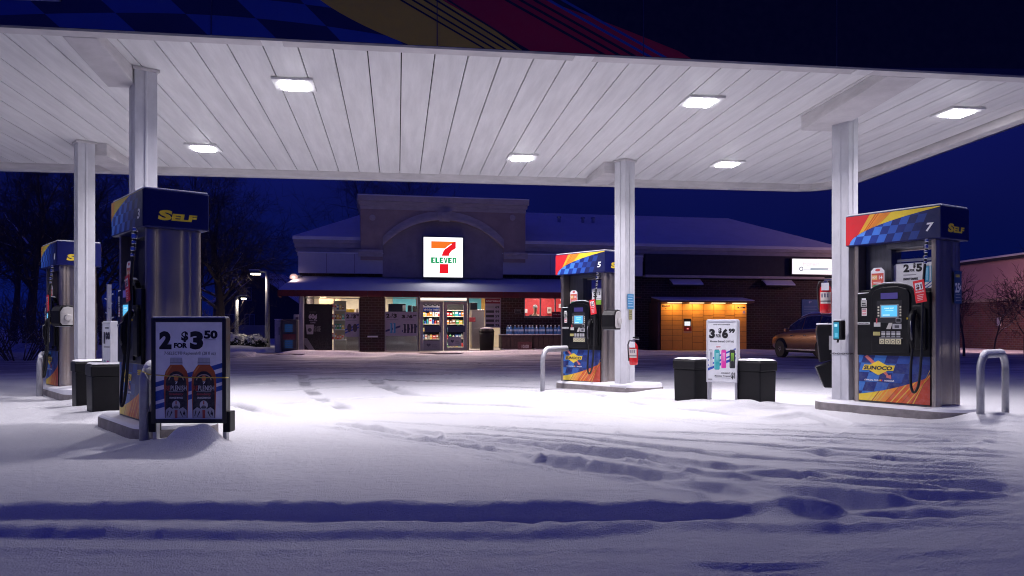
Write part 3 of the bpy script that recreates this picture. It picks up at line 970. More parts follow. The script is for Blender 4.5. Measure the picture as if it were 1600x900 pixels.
def make_pump(r):
    L2 = PL / 2
    # --- topper
    m = MB()
    m.box(-L2, L2, -PW / 2, PW / 2, ZT0, ZT1, mat('topper_navy', (.004, .007, .10), spec=.25, rough=.36, var=.1, vscale=3))
    t = m.build('topper', r, bevel=.014)
    for s in (-1, 1):
        c = MB()
        fr = Frame((-L2 * 1 * (1 if s < 0 else -1), s * (PW / 2 + .0005), ZT0), (1 if s < 0 else -1, 0, 0), (0, 0, 1), (0, s, 0))
        fr = Frame(fr.p(.012, .012), fr.ax, fr.ay, fr.n)
        topper_graphic(c, fr, PL - .024, ZT1 - ZT0 - .024)
        c.build('side_graphic', t)
        e = MB()
        fr = Frame((-s * (L2 + .0012), 0, ZT0), (0, -s, 0), (0, 0, 1), (-s, 0, 0))
        e.text('S', fr, -.165, -.050, .075, .090, .001, YEL, bold=.055, shear=.18)
        e.text('ELF', fr, -.048, .165, .075, .062, .001, YEL, bold=.055, shear=.18)
        e.build('end_lettering', t)
    m = MB()
    m.box(-L2 + .012, L2 - .012, -PW / 2 + .012, PW / 2 - .012, ZT1, ZT1 + .014, M_SNOW)
    m.build('snow_cover', t, bevel=.006)
    # --- cabinet: stainless end frames, black core
    m = MB()
    XE = .455
    ends = MB()
    for s in (1, -1):
        m.box(s * (XE - .05) if s > 0 else -XE, XE if s > 0 else -(XE - .05), -CW, CW, Z0, ZT0 + .005, M_STEEL)
        q = s * XE
        # pressed end sheet: rounded pilasters and a bowed middle panel
        prof = [(-.234, 0)]
        for ya, yb, d in ((-.232, -.145, .024), (-.100, .075, .020), (.105, .145, .012), (.150, .232, .020)):
            for k in range(11):
                f_ = k / 10
                prof.append((ya + (yb - ya) * f_, .002 + d * math.sin(math.pi * f_) ** .6))
        prof.append((.234, 0))
        n = len(prof)
        lo = [(q + s * (x_ + .001), y_, Z0 + .03) for y_, x_ in prof]; hi = [(q + s * (x_ + .001), y_, ZT0 - .01) for y_, x_ in prof]
        ends.add(lo + hi, [(i, i + 1, n + i + 1, n + i) if s > 0 else (i + 1, i, n + i, n + i + 1) for i in range(n - 1)], M_STEEL)
    m.box(-XE + .05, XE - .05, -CW + .02, CW - .02, Z0, 1.34, M_BLKSAT)
    m.box(-XE + .05, XE - .05, -CW + .01, CW - .01, Z0, Z0 + .045, M_DKSTEEL)
    cb = m.build('cabinet', r, bevel=.005)
    ends.build('end_sheet', cb, smooth=True)
    m = MB()
    m.box(-.400, -.10, -.10, .10, 1.34, ZT0 + .004, M_DKSTEEL)
    m.box(-.10, .400, -.20, .20, 1.775, ZT0 + .003, M_DKSTEEL)
    m.box(.375, .402, -.17, .17, 1.34, 1.776, M_DKSTEEL)
    m.box(-.10, .376, -.004, .010, 1.755, 1.774, M_STEEL)
    m.build('upper_stem', r, bevel=.004)
    for s in (-1, 1):
        # lower door with its printed panel
        fr = Frame((-.40 if s < 0 else .40, s * (CW + .006), Z0 + .045), (1 if s < 0 else -1, 0, 0), (0, 0, 1), (0, s, 0))
        m = MB()
        m.box(-.402, .402, s * (CW - .02) if s > 0 else -CW - .005, CW + .005 if s > 0 else -(CW - .02), Z0 + .045, .615, M_BLKSAT)
        d = m.build('lower_door', r, bevel=.003)
        m = MB()
        door_graphic(m, Frame(fr.p(.004, .004), fr.ax, fr.ay, fr.n), .792, .515)
        m.build('door_graphic', d)
        # console
        m = MB()
        prof = [(-.402, .63), (.402, .63), (.402, 1.30), (.24, 1.31)]
        for k in range(9):
            an = math.pi * k / 8
            prof.append((.0 - .02 + .235 * math.cos(an) * (1 if k not in (0, 8) else 1), 1.33 + .075 * math.sin(an)))
        prof += [(-.27, 1.31), (-.402, 1.30)]
        fc = Frame((0, s * (CW - .02), 0), (1 if s < 0 else -1, 0, 0), (0, 0, 1), (0, s, 0))
        m.prism(prof, fc, 0, .048, M_BLKSAT)
        m.prism([(-.225, .66), (.20, .66), (.20, 1.28), (.17, 1.335), (.06, 1.365), (-.09, 1.365), (-.19, 1.335), (-.225, 1.28)], fc, .047, .066, M_BLKSAT)
        m.prism([(-.20, 1.392), (-.10, 1.414), (-.02, 1.417), (.06, 1.414), (.15, 1.392), (.06, 1.404), (-.10, 1.404)], fc, .002, .05, M_SNOW)
        m.box(-.40, -.245, s * (CW - .02) if s > 0 else -CW - .026, CW + .026 if s > 0 else -(CW - .02), 1.301, 1.313, M_SNOW)
        cn = m.build('console', r, bevel=.006)
        P_ = {k: MB() for k in ('display', 'soft_keys', 'card_reader', 'keypad', 'grade_buttons', 'sticker')}
        console(P_, s, Frame((0, s * (CW + .0265), 0), (1 if s < 0 else -1, 0, 0), (0, 0, 1), (0, s, 0)))
        for nm, m in P_.items():
            # what sits on the raised middle plate stands 20 mm further out
            m.v = [(v[0], v[1] + (s * .0195 if -.222 <= (v[0] * (-s)) <= .199 else 0), v[2]) for v in m.v]
            if nm not in ('sticker', 'card_reader'):
                m.build(nm, cn); continue
            boxes_ = []                                  # one object for each sticker or slot: gather the prints that overlap it
            for f, mi_ in zip(m.f, m.m):
                us = [m.v[i][0] for i in f]; ws = [m.v[i][2] for i in f]
                bb = [min(us) - .004, max(us) + .004, min(ws) - .004, max(ws) + .004]
                hit = [q for q in boxes_ if q[0][0] < bb[1] and bb[0] < q[0][1] and q[0][2] < bb[3] and bb[2] < q[0][3]]
                new = [bb, [(f, mi_)]]
                for q in hit:
                    boxes_.remove(q)
                    new = [[min(q[0][0], new[0][0]), max(q[0][1], new[0][1]), min(q[0][2], new[0][2]), max(q[0][3], new[0][3])], q[1] + new[1]]
                boxes_.append(new)
            for _, fl_ in boxes_:
                c = MB()
                for f, mi_ in fl_:
                    c.add([m.v[i] for i in f], [tuple(range(len(f)))], m.mats[mi_])
                c.build(nm, cn)
        # nozzle in its boot
        g = (1 if s < 0 else -1)
        q = lambda px, py, pz: (g * px, s * (CW + py), pz)
        m = MB()
        m.prism([(.225, .70), (.375, .70), (.375, 1.12), (.325, 1.16), (.225, 1.16)], fc, .047, .075, M_BLKPLAST)
        m.build('nozzle_boot', r, bevel=.01)
        m = MB()
        m.tube([q(.26, .07, 1.10), q(.262, .115, 1.04), q(.268, .135, .93), q(.275, .14, .80), q(.278, .13, .72)], [.030, .036, .032, .028, .020], M_BLKPLAST, 10)
        m.tube([q(.262, .115, 1.03), q(.285, .175, .98), q(.292, .175, .84), q(.28, .145, .78)], .010, M_DKSTEEL, 8)
        m.tube([q(.26, .08, 1.09), q(.262, .06, 1.12), q(.27, .05, 1.06)], .014, M_CHROME, 8)
        nz = m.build('nozzle', r, smooth=True)
        m = MB()
        path = [(.40, .075, 1.835), (.398, .085, 1.70), (.385, .10, 1.50), (.375, .11, 1.25), (.372, .12, .95), (.370, .135, .60), (.355, .15, .36), (.320, .165, .27), (.285, .165, .31), (.272, .155, .45), (.274, .14, .62), (.278, .132, .73)]
        sp = []
        P = [Vector(q(*p)) for p in path]
        for i in range(len(P) - 1):
            p0, p1, p2, p3 = P[max(i - 1, 0)], P[i], P[i + 1], P[min(i + 2, len(P) - 1)]
            for k in range(5):
                tt = k / 5
                sp.append(.5 * ((2 * p1) + (p2 - p0) * tt + (2 * p0 - 5 * p1 + 4 * p2 - p3) * tt * tt + (3 * p1 - p0 - 3 * p2 + p3) * tt ** 3))
        sp.append(P[-1])
        m.tube(sp, .0135, M_RUBBER, 8)
        h = m.build('hose', r, smooth=True)
        m = MB()
        m.tube([(g * .4, s * (CW + .076), 1.83), (g * .3925, s * (CW + .098), 1.585)], .012, M_RUBBER, 8)
        for z0, z1, rr in ((1.80, 1.833, .022), (1.735, 1.78, .024), (1.69, 1.72, .020), (1.63, 1.665, .022), (1.58, 1.605, .019)):
            yy = .075 + (1.835 - z0) * .09
            m.lathe([(rr * .8, z0), (rr, z0 + .005), (rr, z1 - .005), (rr * .8, z1)], M_CHROME, (g * (.4 - (1.835 - z0) * .03), s * (CW + yy), 0), 10)
        m.build('breakaway_coupling', h)
        # red price tag hung on the hose
        m = MB()
        an = R(-9) * g
        T = Matrix.Translation(q(.355, .128, 1.30)) @ Matrix.Rotation(an * -s * g, 4, 'Y')
        m.box(-.058, .058, -.004, .004, -.115, .115, RED, T)
        ft = Frame(T @ Vector((0, s * .0045, 0)), T.to_3x3() @ Vector((g, 0, 0)), T.to_3x3() @ Vector((0, 0, 1)), T.to_3x3() @ Vector((0, s, 0)))
        m.rect(ft, -.04, .038, .015, .088, .001, WHITE)
        m.text('$1', ft, -.032, .030, .027, .048, .002, ink(.12, .01, .012), bold=.04)
        m.text('OFF A GALLON', ft, -.045, .045, -.012, .014, .001, WHITE, bold=.03)
        for k in range(4):
            m.rect(ft, -.035, .035 - .006 * k, -.040 - .017 * k, -.034 - .017 * k, .001, ink(.75, .55, .55))
        m.build('price_tag', h, bevel=.002)
        # notices above the console
        m = MB()
        fs = Frame((0, s * .215, 0), (g, 0, 0), (0, 0, 1), (0, s, 0))
        m.prism([(-.27, 1.335), (-.115, 1.335), (-.115, 1.545), (-.15, 1.58), (-.235, 1.58), (-.27, 1.545)], fs, -.004, 0, WHITE)
        m.rect(fs, -.262, -.123, 1.37, 1.52, .001, ink(.60, .10, .07)); m.rect(fs, -.25, -.135, 1.355, 1.395, .002, ink(.06, .25, .12)); m.rect(fs, -.255, -.195, 1.45, 1.50, .002, ink(.75, .45, .15))
        m.text('HOT', fs, -.25, -.20, 1.465, .022, .003, WHITE); m.text('14', fs, -.175, -.135, 1.455, .04, .003, WHITE); m.rect(fs, -.24, -.15, 1.42, 1.426, .002, WHITE); m.rect(fs, -.24, -.16, 1.405, 1.41, .002, WHITE)
        m.disc(fs, -.19, 1.555, .03, .001, ink(.6, .08, .08), ry=.014)
        m.build('notice_card', r)
    return r

P7 = make_pump(dispenser('7', 'fuel pump 7 at the right, red and yellow swoosh topper, beside the snowy hoop bollard'))
PUMPS = {'7': P7}
for n, lab in (('3', 'fuel pump 3 with stainless end behind the large bottle sign'), ('5', 'fuel pump 5 left of the middle column, topper half hidden by it'), ('1', 'fuel pump 1 at the far left, mostly behind a column')):
    c = copy_tree(P7)
    x, y, a, _, _ = ISL[n]
    c.location = (x, y, 0); c.rotation_euler = (0, 0, a); c['label'] = lab
    PUMPS[n] = c
P7.scale = (1.03, 1.0, 1.03)
PUMPS['5'].scale = (1, 1, .98)
for n, r in PUMPS.items():
    tp = [o for o in COL.objects if o.parent == r and o.name.startswith('topper')][0]
    if n in '13':                                # the left pair wear the shorter yellow swoosh
        for o in [o for o in COL.objects if o.parent == tp and o.name.startswith('side_graphic')]:
            bpy.data.objects.remove(o)
        for s in (-1, 1):
            c = MB()
            fr = Frame((-PL / 2 if s < 0 else PL / 2, s * (PW / 2 + .0005), ZT0), (1 if s < 0 else -1, 0, 0), (0, 0, 1), (0, s, 0))
            topper_graphic(c, Frame(fr.p(.012, .012), fr.ax, fr.ay, fr.n), PL - .024, ZT1 - ZT0 - .024, True)
            c.build('side_graphic', tp)
    m = MB()
    for s in (-1, 1):
        fr = Frame((-PL / 2 if s < 0 else PL / 2, s * (PW / 2 + .003), ZT0), (1 if s < 0 else -1, 0, 0), (0, 0, 1), (0, s, 0))
        m.text(n, fr, PL - .165, PL - .095, .085, .085, .001, WHITE, bold=.03, shear=.22)
    m.build('number', tp)
# posters in the pump windows
def pump_poster(r, two):
    fs = Frame((0, -.055, 0), (1, 0, 0), (0, 0, 1), (0, -1, 0))
    m = MB()
    if two:
        m.prism([(-.10, 1.345), (.365, 1.345), (.365, 1.62), (-.07, 1.62), (-.10, 1.60)], fs, -.008, 0, WHITE)
        m.rect(fs, -.06, .36, 1.635, 1.665, .001, ink(.35, .36, .42))
        m.text('2', fs, .01, .075, 1.53, .085, .002, BLACK, bold=.06); m.text('FOR', fs, .08, .135, 1.53, .028, .002, BLACK, bold=.05)
        m.text('$', fs, .115, .145, 1.57, .05, .002, BLACK, bold=.05); m.text('5', fs, .15, .215, 1.53, .085, .002, BLACK, bold=.06)
        m.rect(fs, .01, .15, 1.49, 1.50, .002, GREY)
        m.text('ENERGY DRINKS', fs, .01, .17, 1.44, .025, .002, BLACK, bold=.05)
        for k in range(3):
            m.shape(fs, [(.20 + .05 * k, 1.348), (.225 + .05 * k, 1.348), (.363, 1.47 - .035 * k), (.363, 1.445 - .035 * k)][::1], .0016, ROYAL)
        for k in range(2):
            x = .245 + .06 * k
            m.rect(fs, x, x + .048, 1.41, 1.58, .0025, ink(.05, .30, .50)); m.rect(fs, x + .006, x + .042, 1.575, 1.59, .0025, GREY); m.rect(fs, x + .014, x + .030, 1.43, 1.56, .003, ink(.25, .55, .75))
    else:
        m.prism([(.05, 1.335), (.29, 1.335), (.29, 1.60), (.05, 1.60)], fs, -.008, 0, WHITE)
        m.text('3.', fs, .08, .16, 1.47, .085, .002, BLACK, bold=.05); m.text('15', fs, .17, .23, 1.50, .055, .002, BLACK, bold=.05)
        m.rect(fs, .055, .285, 1.34, 1.42, .002, ink(.25, .48, .06)); m.rect(fs, .09, .24, 1.435, 1.445, .002, GREY)
        m.prism([(.31, 1.35), (.37, 1.35), (.37, 1.66), (.31, 1.66)], fs, -.008, 0, ink(.55, .08, .06)); m.rect(fs, .318, .362, 1.50, 1.60, .001, WHITE)
    m.build('window_poster', r)
pump_poster(P7, True)
pump_poster(PUMPS['5'], False)
m = MB()
fr = Frame((.455 + .028, 0, 0), (0, 1, 0), (0, 0, 1), (1, 0, 0))
m.rect(fr, .075, .225, 1.18, 1.52, .001, ink(.02, .06, .20)); m.text('EARN', fr, .10, .18, 1.455, .03, .002, YEL); m.text('25', fr, .09, .185, 1.30, .10, .002, WHITE, bold=.04); m.text('¢', fr, .185, .215, 1.335, .05, .002, WHITE)
for k in range(3): m.rect(fr, .10, .20, 1.27 - .03 * k, 1.276 - .03 * k, .002, GREY)
m.build('discount_sticker', P7)

# ================================================================== bollards
def hoop(px0, px1, d0, d1, ztop, r, label, zb=-.1):
    a = at(px0, 0, d=d0); b = at(px1, 0, d=d1)
    ctr = (a + b) / 2
    root = empty('hoop_bollard', (ctr.x, ctr.y, 0), 0, label, 'bollard', 'steel hoop bollards')
    a = Vector((a.x - ctr.x, a.y - ctr.y, 0)); b = -a
    L = (b - a).length
    rad = min(.16, L * .32)
    e = (b - a).normalized(); zt = ztop - r
    path = [a + Vector((0, 0, zb)), a + Vector((0, 0, zt - rad))]
    for k in range(1, 8):
        an = math.pi / 2 * k / 7
        path.append(a + e * (rad - rad * math.cos(an)) + Vector((0, 0, zt - rad + rad * math.sin(an))))
    for k in range(0, 8):
        an = math.pi / 2 * k / 7
        path.append(b - e * (rad - rad * math.sin(an)) + Vector((0, 0, zt - rad + rad * math.cos(an))))
    path.append(b + Vector((0, 0, zb)))
    m = MB(); m.tube(path, r, M_STEELPOST, 16); m.build('pipe', root, smooth=True)
    m = MB()
    top = [p + Vector((0, 0, r * .55)) for p in path[4:-4]]
    n = len(top)
    m.tube(top, [r * (.45 + .5 * math.sin(math.pi * (i + .5) / n) ** .5) for i in range(n)], M_SNOW, 12)
    m.build('snow_cover', root, smooth=True)
    return root
hoop(1532, 1571, 8.05, 8.55, .715, .036, 'snow capped grey hoop bollard at the far right beside pump 7')
hoop(848, 902, 12.1, 12.95, .66, .037, 'grey hoop bollard left of pump 5')
hoop(62, 84, 11.2, 12.1, .60, .040, 'grey hoop bollard at the far left in front of pump 1')
hoop(226, 262, 6.66, 7.02, .665, .043, 'grey hoop bollard beside the large bottle sign, a yellow cord tied to it')

# ================================================================== plastic bins beside the signs
def bin_(px, d, rz, label, w=.40, h=.545, dep=.40):
    p = at(px, 0, d=d)
    r = empty('waste_bin', (p.x, p.y, 0), rz, label, 'bin', 'square black plastic bins beside the forecourt signs')
    m = MB()
    F0 = Frame((0, 0, 0), (1, 0, 0), (0, 1, 0), (0, 0, 1))
    def ring(z, s): return [(-w / 2 * s, -dep / 2 * s, z), (w / 2 * s, -dep / 2 * s, z), (w / 2 * s, dep / 2 * s, z), (-w / 2 * s, dep / 2 * s, z)]
    vs_ = ring(-.05, .96) + ring(h - .12, 1.0)
    m.add(vs_, [(0, 1, 5, 4), (1, 2, 6, 5), (2, 3, 7, 6), (3, 0, 4, 7), (0, 3, 2, 1), (4, 5, 6, 7)], M_BLKPLAST)
    m.build('body', r, bevel=.018)
    m = MB()
    vs_ = ring(h - .125, 1.05) + ring(h - .02, 1.05) + ring(h, .98)
    m.add(vs_, [(0, 1, 5, 4), (1, 2, 6, 5), (2, 3, 7, 6), (3, 0, 4, 7), (4, 5, 9, 8), (5, 6, 10, 9), (6, 7, 11, 10), (7, 4, 8, 11), (0, 3, 2, 1), (8, 9, 10, 11)], M_BLKPLAST)
    m.build('lid', r, bevel=.012)
    m = MB()
    n = 10
    g = [(-w / 2 * .97 + w * .97 * i / n, -dep / 2 * .97 + dep * .97 * j / n) for j in range(n + 1) for i in range(n + 1)]
    rr = random.Random(int(px))
    vs_ = []
    for x, y in g:
        e = min(1, (1 - abs(x) / (w / 2)) * 6, (1 - abs(y) / (dep / 2)) * 6)
        vs_.append((x, y, h - .004 + .026 * max(0, e) ** .5 + rr.uniform(-.002, .002)))
    m.add(vs_, [(j * (n + 1) + i, j * (n + 1) + i + 1, (j + 1) * (n + 1) + i + 1, (j + 1) * (n + 1) + i) for j in range(n) for i in range(n)], M_SNOW)
    m.build('snow_cover', r, smooth=True)
    return r
RZ = R(-57)
bin_(1082, 10.45, R(-62), 'black bin left of the white 3 for 6.99 sign', w=.36, dep=.33)
bin_(1180, 9.98, R(-60), 'black bin right of the white 3 for 6.99 sign', w=.38, dep=.34)
bin_(168, 9.05, R(-62), 'black bin in front of pump 3, nearer of the left pair', w=.40, dep=.38)
bin_(142, 9.85, R(-62), 'black bin behind its twin, below the left column fire extinguisher', w=.36, dep=.38)

# ================================================================== forecourt poster signs
def can(m, fr, x, y, w, h, c, l, mark=None):
    m.shape(fr, [(x + w * .1, y), (x + w * .9, y), (x + w, y + h * .05), (x + w, y + h * .92), (x + w * .85, y + h), (x + w * .15, y + h), (x, y + h * .92), (x, y + h * .05)], l, c)
    m.rect(fr, x + w * .14, x + w * .86, y + h * .985, y + h * 1.02, l + .0004, ink(.45, .45, .48))
    m.rect(fr, x + w * .05, x + w * .20, y + h * .06, y + h * .92, l + .0004, ink(*[min(1, k * 1.6 + .03) for k in mark[1]]) if mark else WHITE)
    if mark:
        for k in range(3):
            q = x + w * (.32 + .18 * k)
            m.shape(fr, [(q, y + h * (.36 + .06 * (k % 2))), (q + w * .05, y + h * .40), (q + w * .12, y + h * .82), (q - w * .02, y + h * .84)], l + .0008, mark[0])

def board_sign(px0, px1, d0, d1, zb, zt, label, frame_m, name='poster_sign', dep=.07, fw=.02, lean=0.0, legs=True, rootz=0.0):
    a = at(px0, 0, d=d0); b = at(px1, 0, d=d1)
    e = Vector((b.x - a.x, b.y - a.y, 0)); W = e.length
    r = empty(name, ((a.x + b.x) / 2, (a.y + b.y) / 2, 0), math.atan2(e.y, e.x), label, 'sign')
    m = MB()
    for q in ((-W / 2, -W / 2 + fw, zb, zt), (W / 2 - fw, W / 2, zb, zt), (-W / 2 + fw, W / 2 - fw, zb, zb + fw), (-W / 2 + fw, W / 2 - fw, zt - fw, zt)):
        m.box(q[0], q[1], -.012, dep, q[2], q[3], frame_m)
    m.box(-W / 2 + fw, W / 2 - fw, 0, dep - .006, zb + fw, zt - fw, mat('sign_core', (.3, .3, .32), var=.05))
    m.build('frame', r, bevel=.004)
    if legs:
        for s in (-1, 1):
            m = MB(); x = s * (W / 2 - .02)
            m.box(x - .016, x + .016, .012, dep - .016, -.08, zb - .001, M_ALU); m.build('leg', r, bevel=.003)
    m = MB(); m.box(-W / 2 + .01, W / 2 - .01, -.004, dep - .008, zt, zt + .012, M_SNOW); m.build('snow_cover', r, bevel=.005)
    return r, W, Frame((-W / 2 + fw, -.0015, zb + fw), (1, 0, 0), (0, 0, 1), (0, -1, 0)), W - 2 * fw, zt - zb - 2 * fw

# near left: two bottles
r, W, fr, w_, h_ = board_sign(237, 354, 6.62, 6.62, .165, 1.035, 'large black framed bottle poster sign reading 2 for 3.50, snow mound at its foot', mat('black_sign_frame', (.015, .014, .018), rough=.35, var=.1), fw=.034, dep=.09)
m = MB()
m.rect(fr, 0, w_, 0, h_, .001, ink(.90, .89, .92))
m.text('2', fr, .055 * w_, .24 * w_, .735 * h_, .185 * h_, .003, BLACK, bold=.065)
m.text('FOR', fr, .275 * w_, .475 * w_, .738 * h_, .052 * h_, .003, BLACK, bold=.06)
m.text('$', fr, .385 * w_, .49 * w_, .815 * h_, .095 * h_, .003, BLACK, bold=.05)
m.text('3', fr, .515 * w_, .715 * w_, .735 * h_, .185 * h_, .003, BLACK, bold=.065)
m.text('50', fr, .725 * w_, .93 * w_, .835 * h_, .085 * h_, .003, BLACK, bold=.055)
m.text('7-SELECT® Replenish® (28 fl oz)', fr, .13 * w_, .90 * w_, .665 * h_, .030 * h_, .003, BLACK, bold=.0)
m.rect(fr, .73 * w_, .90 * w_, .815 * h_, .821 * h_, .003, GREY)
BL = ink(.02, .07, .36)
for y0, t in ((.10, .05), (.185, .10), (.33, .05)):
    m.shape(fr, [(0, y0 * h_), (w_, (y0 + .20) * h_), (w_, (y0 + .20 + t) * h_), (0, (y0 + t) * h_)], .0018, BL)
def bottle(cx):
    y0, y1 = .010 * h_, .612 * h_; bw = .185 * w_
    P = lambda x, y: (cx + x * bw, y0 + y * (y1 - y0))
    out = [(-.92, 0), (.92, 0), (.96, .30), (1.0, .55), (.98, .70), (.86, .80), (.60, .88), (.46, .92), (-.46, .92), (-.60, .88), (-.86, .80), (-.98, .70), (-1.0, .55), (-.96, .30)]
    m.shape(fr, [P(*p) for p in out], .003, ink(.46, .095, .02))
    m.shape(fr, [P(*p) for p in [(-.80, .80), (-.45, .89), (-.30, .91), (-.55, .82), (-.80, .74)]], .0036, ink(.66, .22, .06))
    lab = [(-.90, 0), (.90, 0), (.88, .30), (.86, .52), (.80, .66), (.50, .76), (.22, .80), (0, .805), (-.22, .80), (-.50, .76), (-.80, .66), (-.86, .52), (-.88, .30)]
    m.shape(fr, [P(*p) for p in lab], .004, ink(.02, .018, .024))
    arc = [(.62 * math.cos(math.pi * k / 10), .65 + .105 * math.sin(math.pi * k / 10)) for k in range(11)]
    m.shape(fr, [P(*p) for p in arc] + [P(x * .90, .65 + (y - .65) * .82) for x, y in reversed(arc)], .0046, ink(.6, .45, .35))
    m.disc(fr, *P(0, .685), .018, .0046, ink(.65, .2, .05), ry=.024)
    m.text('7', fr, P(-.09, 0)[0], P(.13, 0)[0], P(0, .585)[1], .022, .005, WHITE, bold=.05)
    m.text('RE', fr, P(-.84, 0)[0], P(-.48, 0)[0], P(0, .475)[1], .040, .005, ink(.45, .05, .03), bold=.01)
    m.text('PLENISH', fr, P(-.44, 0)[0], P(.84, 0)[0], P(0, .475)[1], .040, .005, WHITE, bold=.0)
    m.rect(fr, P(-.6, 0)[0], P(.6, 0)[0], P(0, .452)[1], P(0, .460)[1], .005, GREY)
    m.text('Strawberry', fr, P(-.6, 0)[0], P(.55, 0)[0], P(0, .395)[1], .020, .005, ink(.45, .05, .06), bold=.02, shear=.3)
    m.text('ORANGE MANGO', fr, P(-.55, 0)[0], P(.55, 0)[0], P(0, .335)[1], .015, .005, WHITE, bold=.02)
    # ball player printed round the foot of the bottle: helmet, face bars, shoulder pads
    m.shape(fr, [P(*p) for p in [(-.86, 0), (.86, 0), (.84, .14), (.55, .19), (.28, .16), (-.28, .16), (-.55, .19), (-.84, .14)]], .0048, ink(.48, .48, .50))
    m.shape(fr, [P(*p) for p in [(-.10, 0), (.10, 0), (.12, .14), (-.12, .14)]], .0054, ink(.45, .06, .04))
    for s in (-1, 1):
        m.shape(fr, [P(s * x, y) for x, y in [(.30, .10), (.52, .02), (.56, .02), (.36, .13)]], .0054, BLACK)
        m.shape(fr, [P(s * x, y) for x, y in [(.60, .12), (.72, .03), (.76, .04), (.66, .14)]], .0054, BLACK)
    m.disc(fr, *P(0, .225), .034, .0056, ink(.62, .60, .60), ry=.038)
    m.rect(fr, P(-.05, 0)[0], P(.05, 0)[0], P(0, .235)[1], P(0, .295)[1], .0062, ink(.45, .06, .04))
    m.disc(fr, *P(0, .185), .022, .0062, BLACK, ry=.016)
    m.rect(fr, P(-.22, 0)[0], P(.22, 0)[0], P(0, .19)[1], P(0, .197)[1], .0068, ink(.6, .6, .6)); m.rect(fr, P(-.18, 0)[0], P(.18, 0)[0], P(0, .165)[1], P(0, .171)[1], .0068, ink(.6, .6, .6))
    m.rect(fr, P(.55, 0)[0], P(.75, 0)[0], P(0, .06)[1], P(0, .10)[1], .0056, BLACK)
    # cap
    m.shape(fr, [P(*p) for p in [(-.50, .915), (.50, .915), (.52, .94), (.48, 1.035), (-.48, 1.035), (-.52, .94)]], .0036, ink(.50, .50, .54))
    m.rect(fr, P(-.50, 0)[0], P(.50, 0)[0], P(0, .945)[1], P(0, .955)[1], .0042, ink(.20, .20, .22))
    for k in range(9): m.rect(fr, P(-.46 + .11 * k, 0)[0], P(-.43 + .11 * k, 0)[0], P(0, .965)[1], P(0, 1.02)[1], .0042, ink(.36, .36, .39))
bottle(.31 * w_); bottle(.725 * w_)
m.build('poster', r)
for s in (-1, 1):
    b = MB(); b.box(s * W / 2 - .03, s * W / 2 + .03, .0, .12, .09, .26, M_BLKPLAST); b.build('foot_bracket', r, bevel=.006)
SIGN3 = r

# yellow cord tied round the bollard and across the sign
m = MB()
p0 = at(219, 581, d=6.68); p1 = at(232, 585, d=6.62); p2 = at(354, 590, d=6.585)
m.tube([p0, p0.lerp(p1, .5) + Vector((0, -.02, .012)), p1, p1.lerp(p2, .5) + Vector((0, 0, -.012)), p2, at(357, 590, d=6.68)], .0045, ink(.62, .47, .08), 6)
pl = [at(x, y, d=6.63) for x, y in ((226, 583), (236, 600), (238, 622), (233, 640), (226, 655), (219, 662))]
m.tube(pl, .004, ink(.45, .42, .38), 6)
for k in range(3):
    c = at(225, 579 + 3 * k, d=6.715)
    m.tube([c + Vector((.048 * math.cos(R(30 * i)), .048 * math.sin(R(30 * i)), .004 * math.sin(i))) for i in range(13)], .005, ink(.62, .47, .08), 6)
tag(m.build('cord', None, smooth=True), 'thin yellow cord tied from the hoop bollard across the bottle sign', 'cord')

# middle right: three cans
r, W, fr, w_, h_ = board_sign(1104, 1152, 10.15, 9.95, .27, 1.05, 'white metal framed sign reading 3 for 6.99 with drink cans, between two black bins', M_GALV, dep=.12, fw=.018)
m = MB()
m.rect(fr, 0, w_, 0, h_, .001, ink(.74, .75, .78))
m.text('3', fr, .05 * w_, .26 * w_, .735 * h_, .155 * h_, .003, BLACK, bold=.065); m.text('FOR', fr, .29 * w_, .48 * w_, .738 * h_, .055 * h_, .003, BLACK, bold=.04)
m.text('$', fr, .38 * w_, .50 * w_, .815 * h_, .085 * h_, .003, BLACK, bold=.05); m.text('6', fr, .51 * w_, .73 * w_, .735 * h_, .155 * h_, .003, BLACK, bold=.065); m.text('99', fr, .75 * w_, .97 * w_, .815 * h_, .075 * h_, .003, BLACK, bold=.055)
m.text('SAVE WITH REWARDS', fr, .2 * w_, .8 * w_, .945 * h_, .018 * h_, .003, BLACK)
m.text('Monster Energy® (16 fl oz)', fr, .08 * w_, .93 * w_, .655 * h_, .034 * h_, .003, BLACK, bold=.02)
m.text('NEW', fr, .30 * w_, .46 * w_, .565 * h_, .024 * h_, .003, ink(.5, .04, .06))
for y0, t in ((.17, .045), (.245, .03), (.33, .03)):
    m.shape(fr, [(0, y0 * h_), (w_, (y0 + .20) * h_), (w_, (y0 + .20 + t) * h_), (0, (y0 + t) * h_)], .0018, ROYAL)
can(m, fr, .03 * w_, .24 * h_, .15 * w_, .29 * h_, ink(.55, .57, .62), .003, (ink(.2, .22, .28), (.6, .6, .6)))
can(m, fr, .23 * w_, .19 * h_, .20 * w_, .34 * h_, ink(.03, .36, .38), .003, (ink(.4, .75, .75), (.1, .4, .4)))
can(m, fr, .48 * w_, .22 * h_, .18 * w_, .31 * h_, ink(.72, .03, .36), .003, (ink(.9, .5, .75), (.5, .1, .3)))
can(m, fr, .78 * w_, .22 * h_, .20 * w_, .31 * h_, ink(.015, .016, .02), .003, (ink(.25, .55, .05), (.02, .02, .02)))
m.text('AVAILABLE AT', fr, .47 * w_, .80 * w_, .125 * h_, .024 * h_, .003, BLACK); m.text('Monster Tropical', fr, .25 * w_, .82 * w_, .075 * h_, .028 * h_, .003, BLACK, bold=.025); m.rect(fr, .27 * w_, .82 * w_, .05 * h_, .056 * h_, .003, GREY)
m.text('$1', fr, .84 * w_, .98 * w_, .055 * h_, .10 * h_, .003, BLACK, bold=.05)
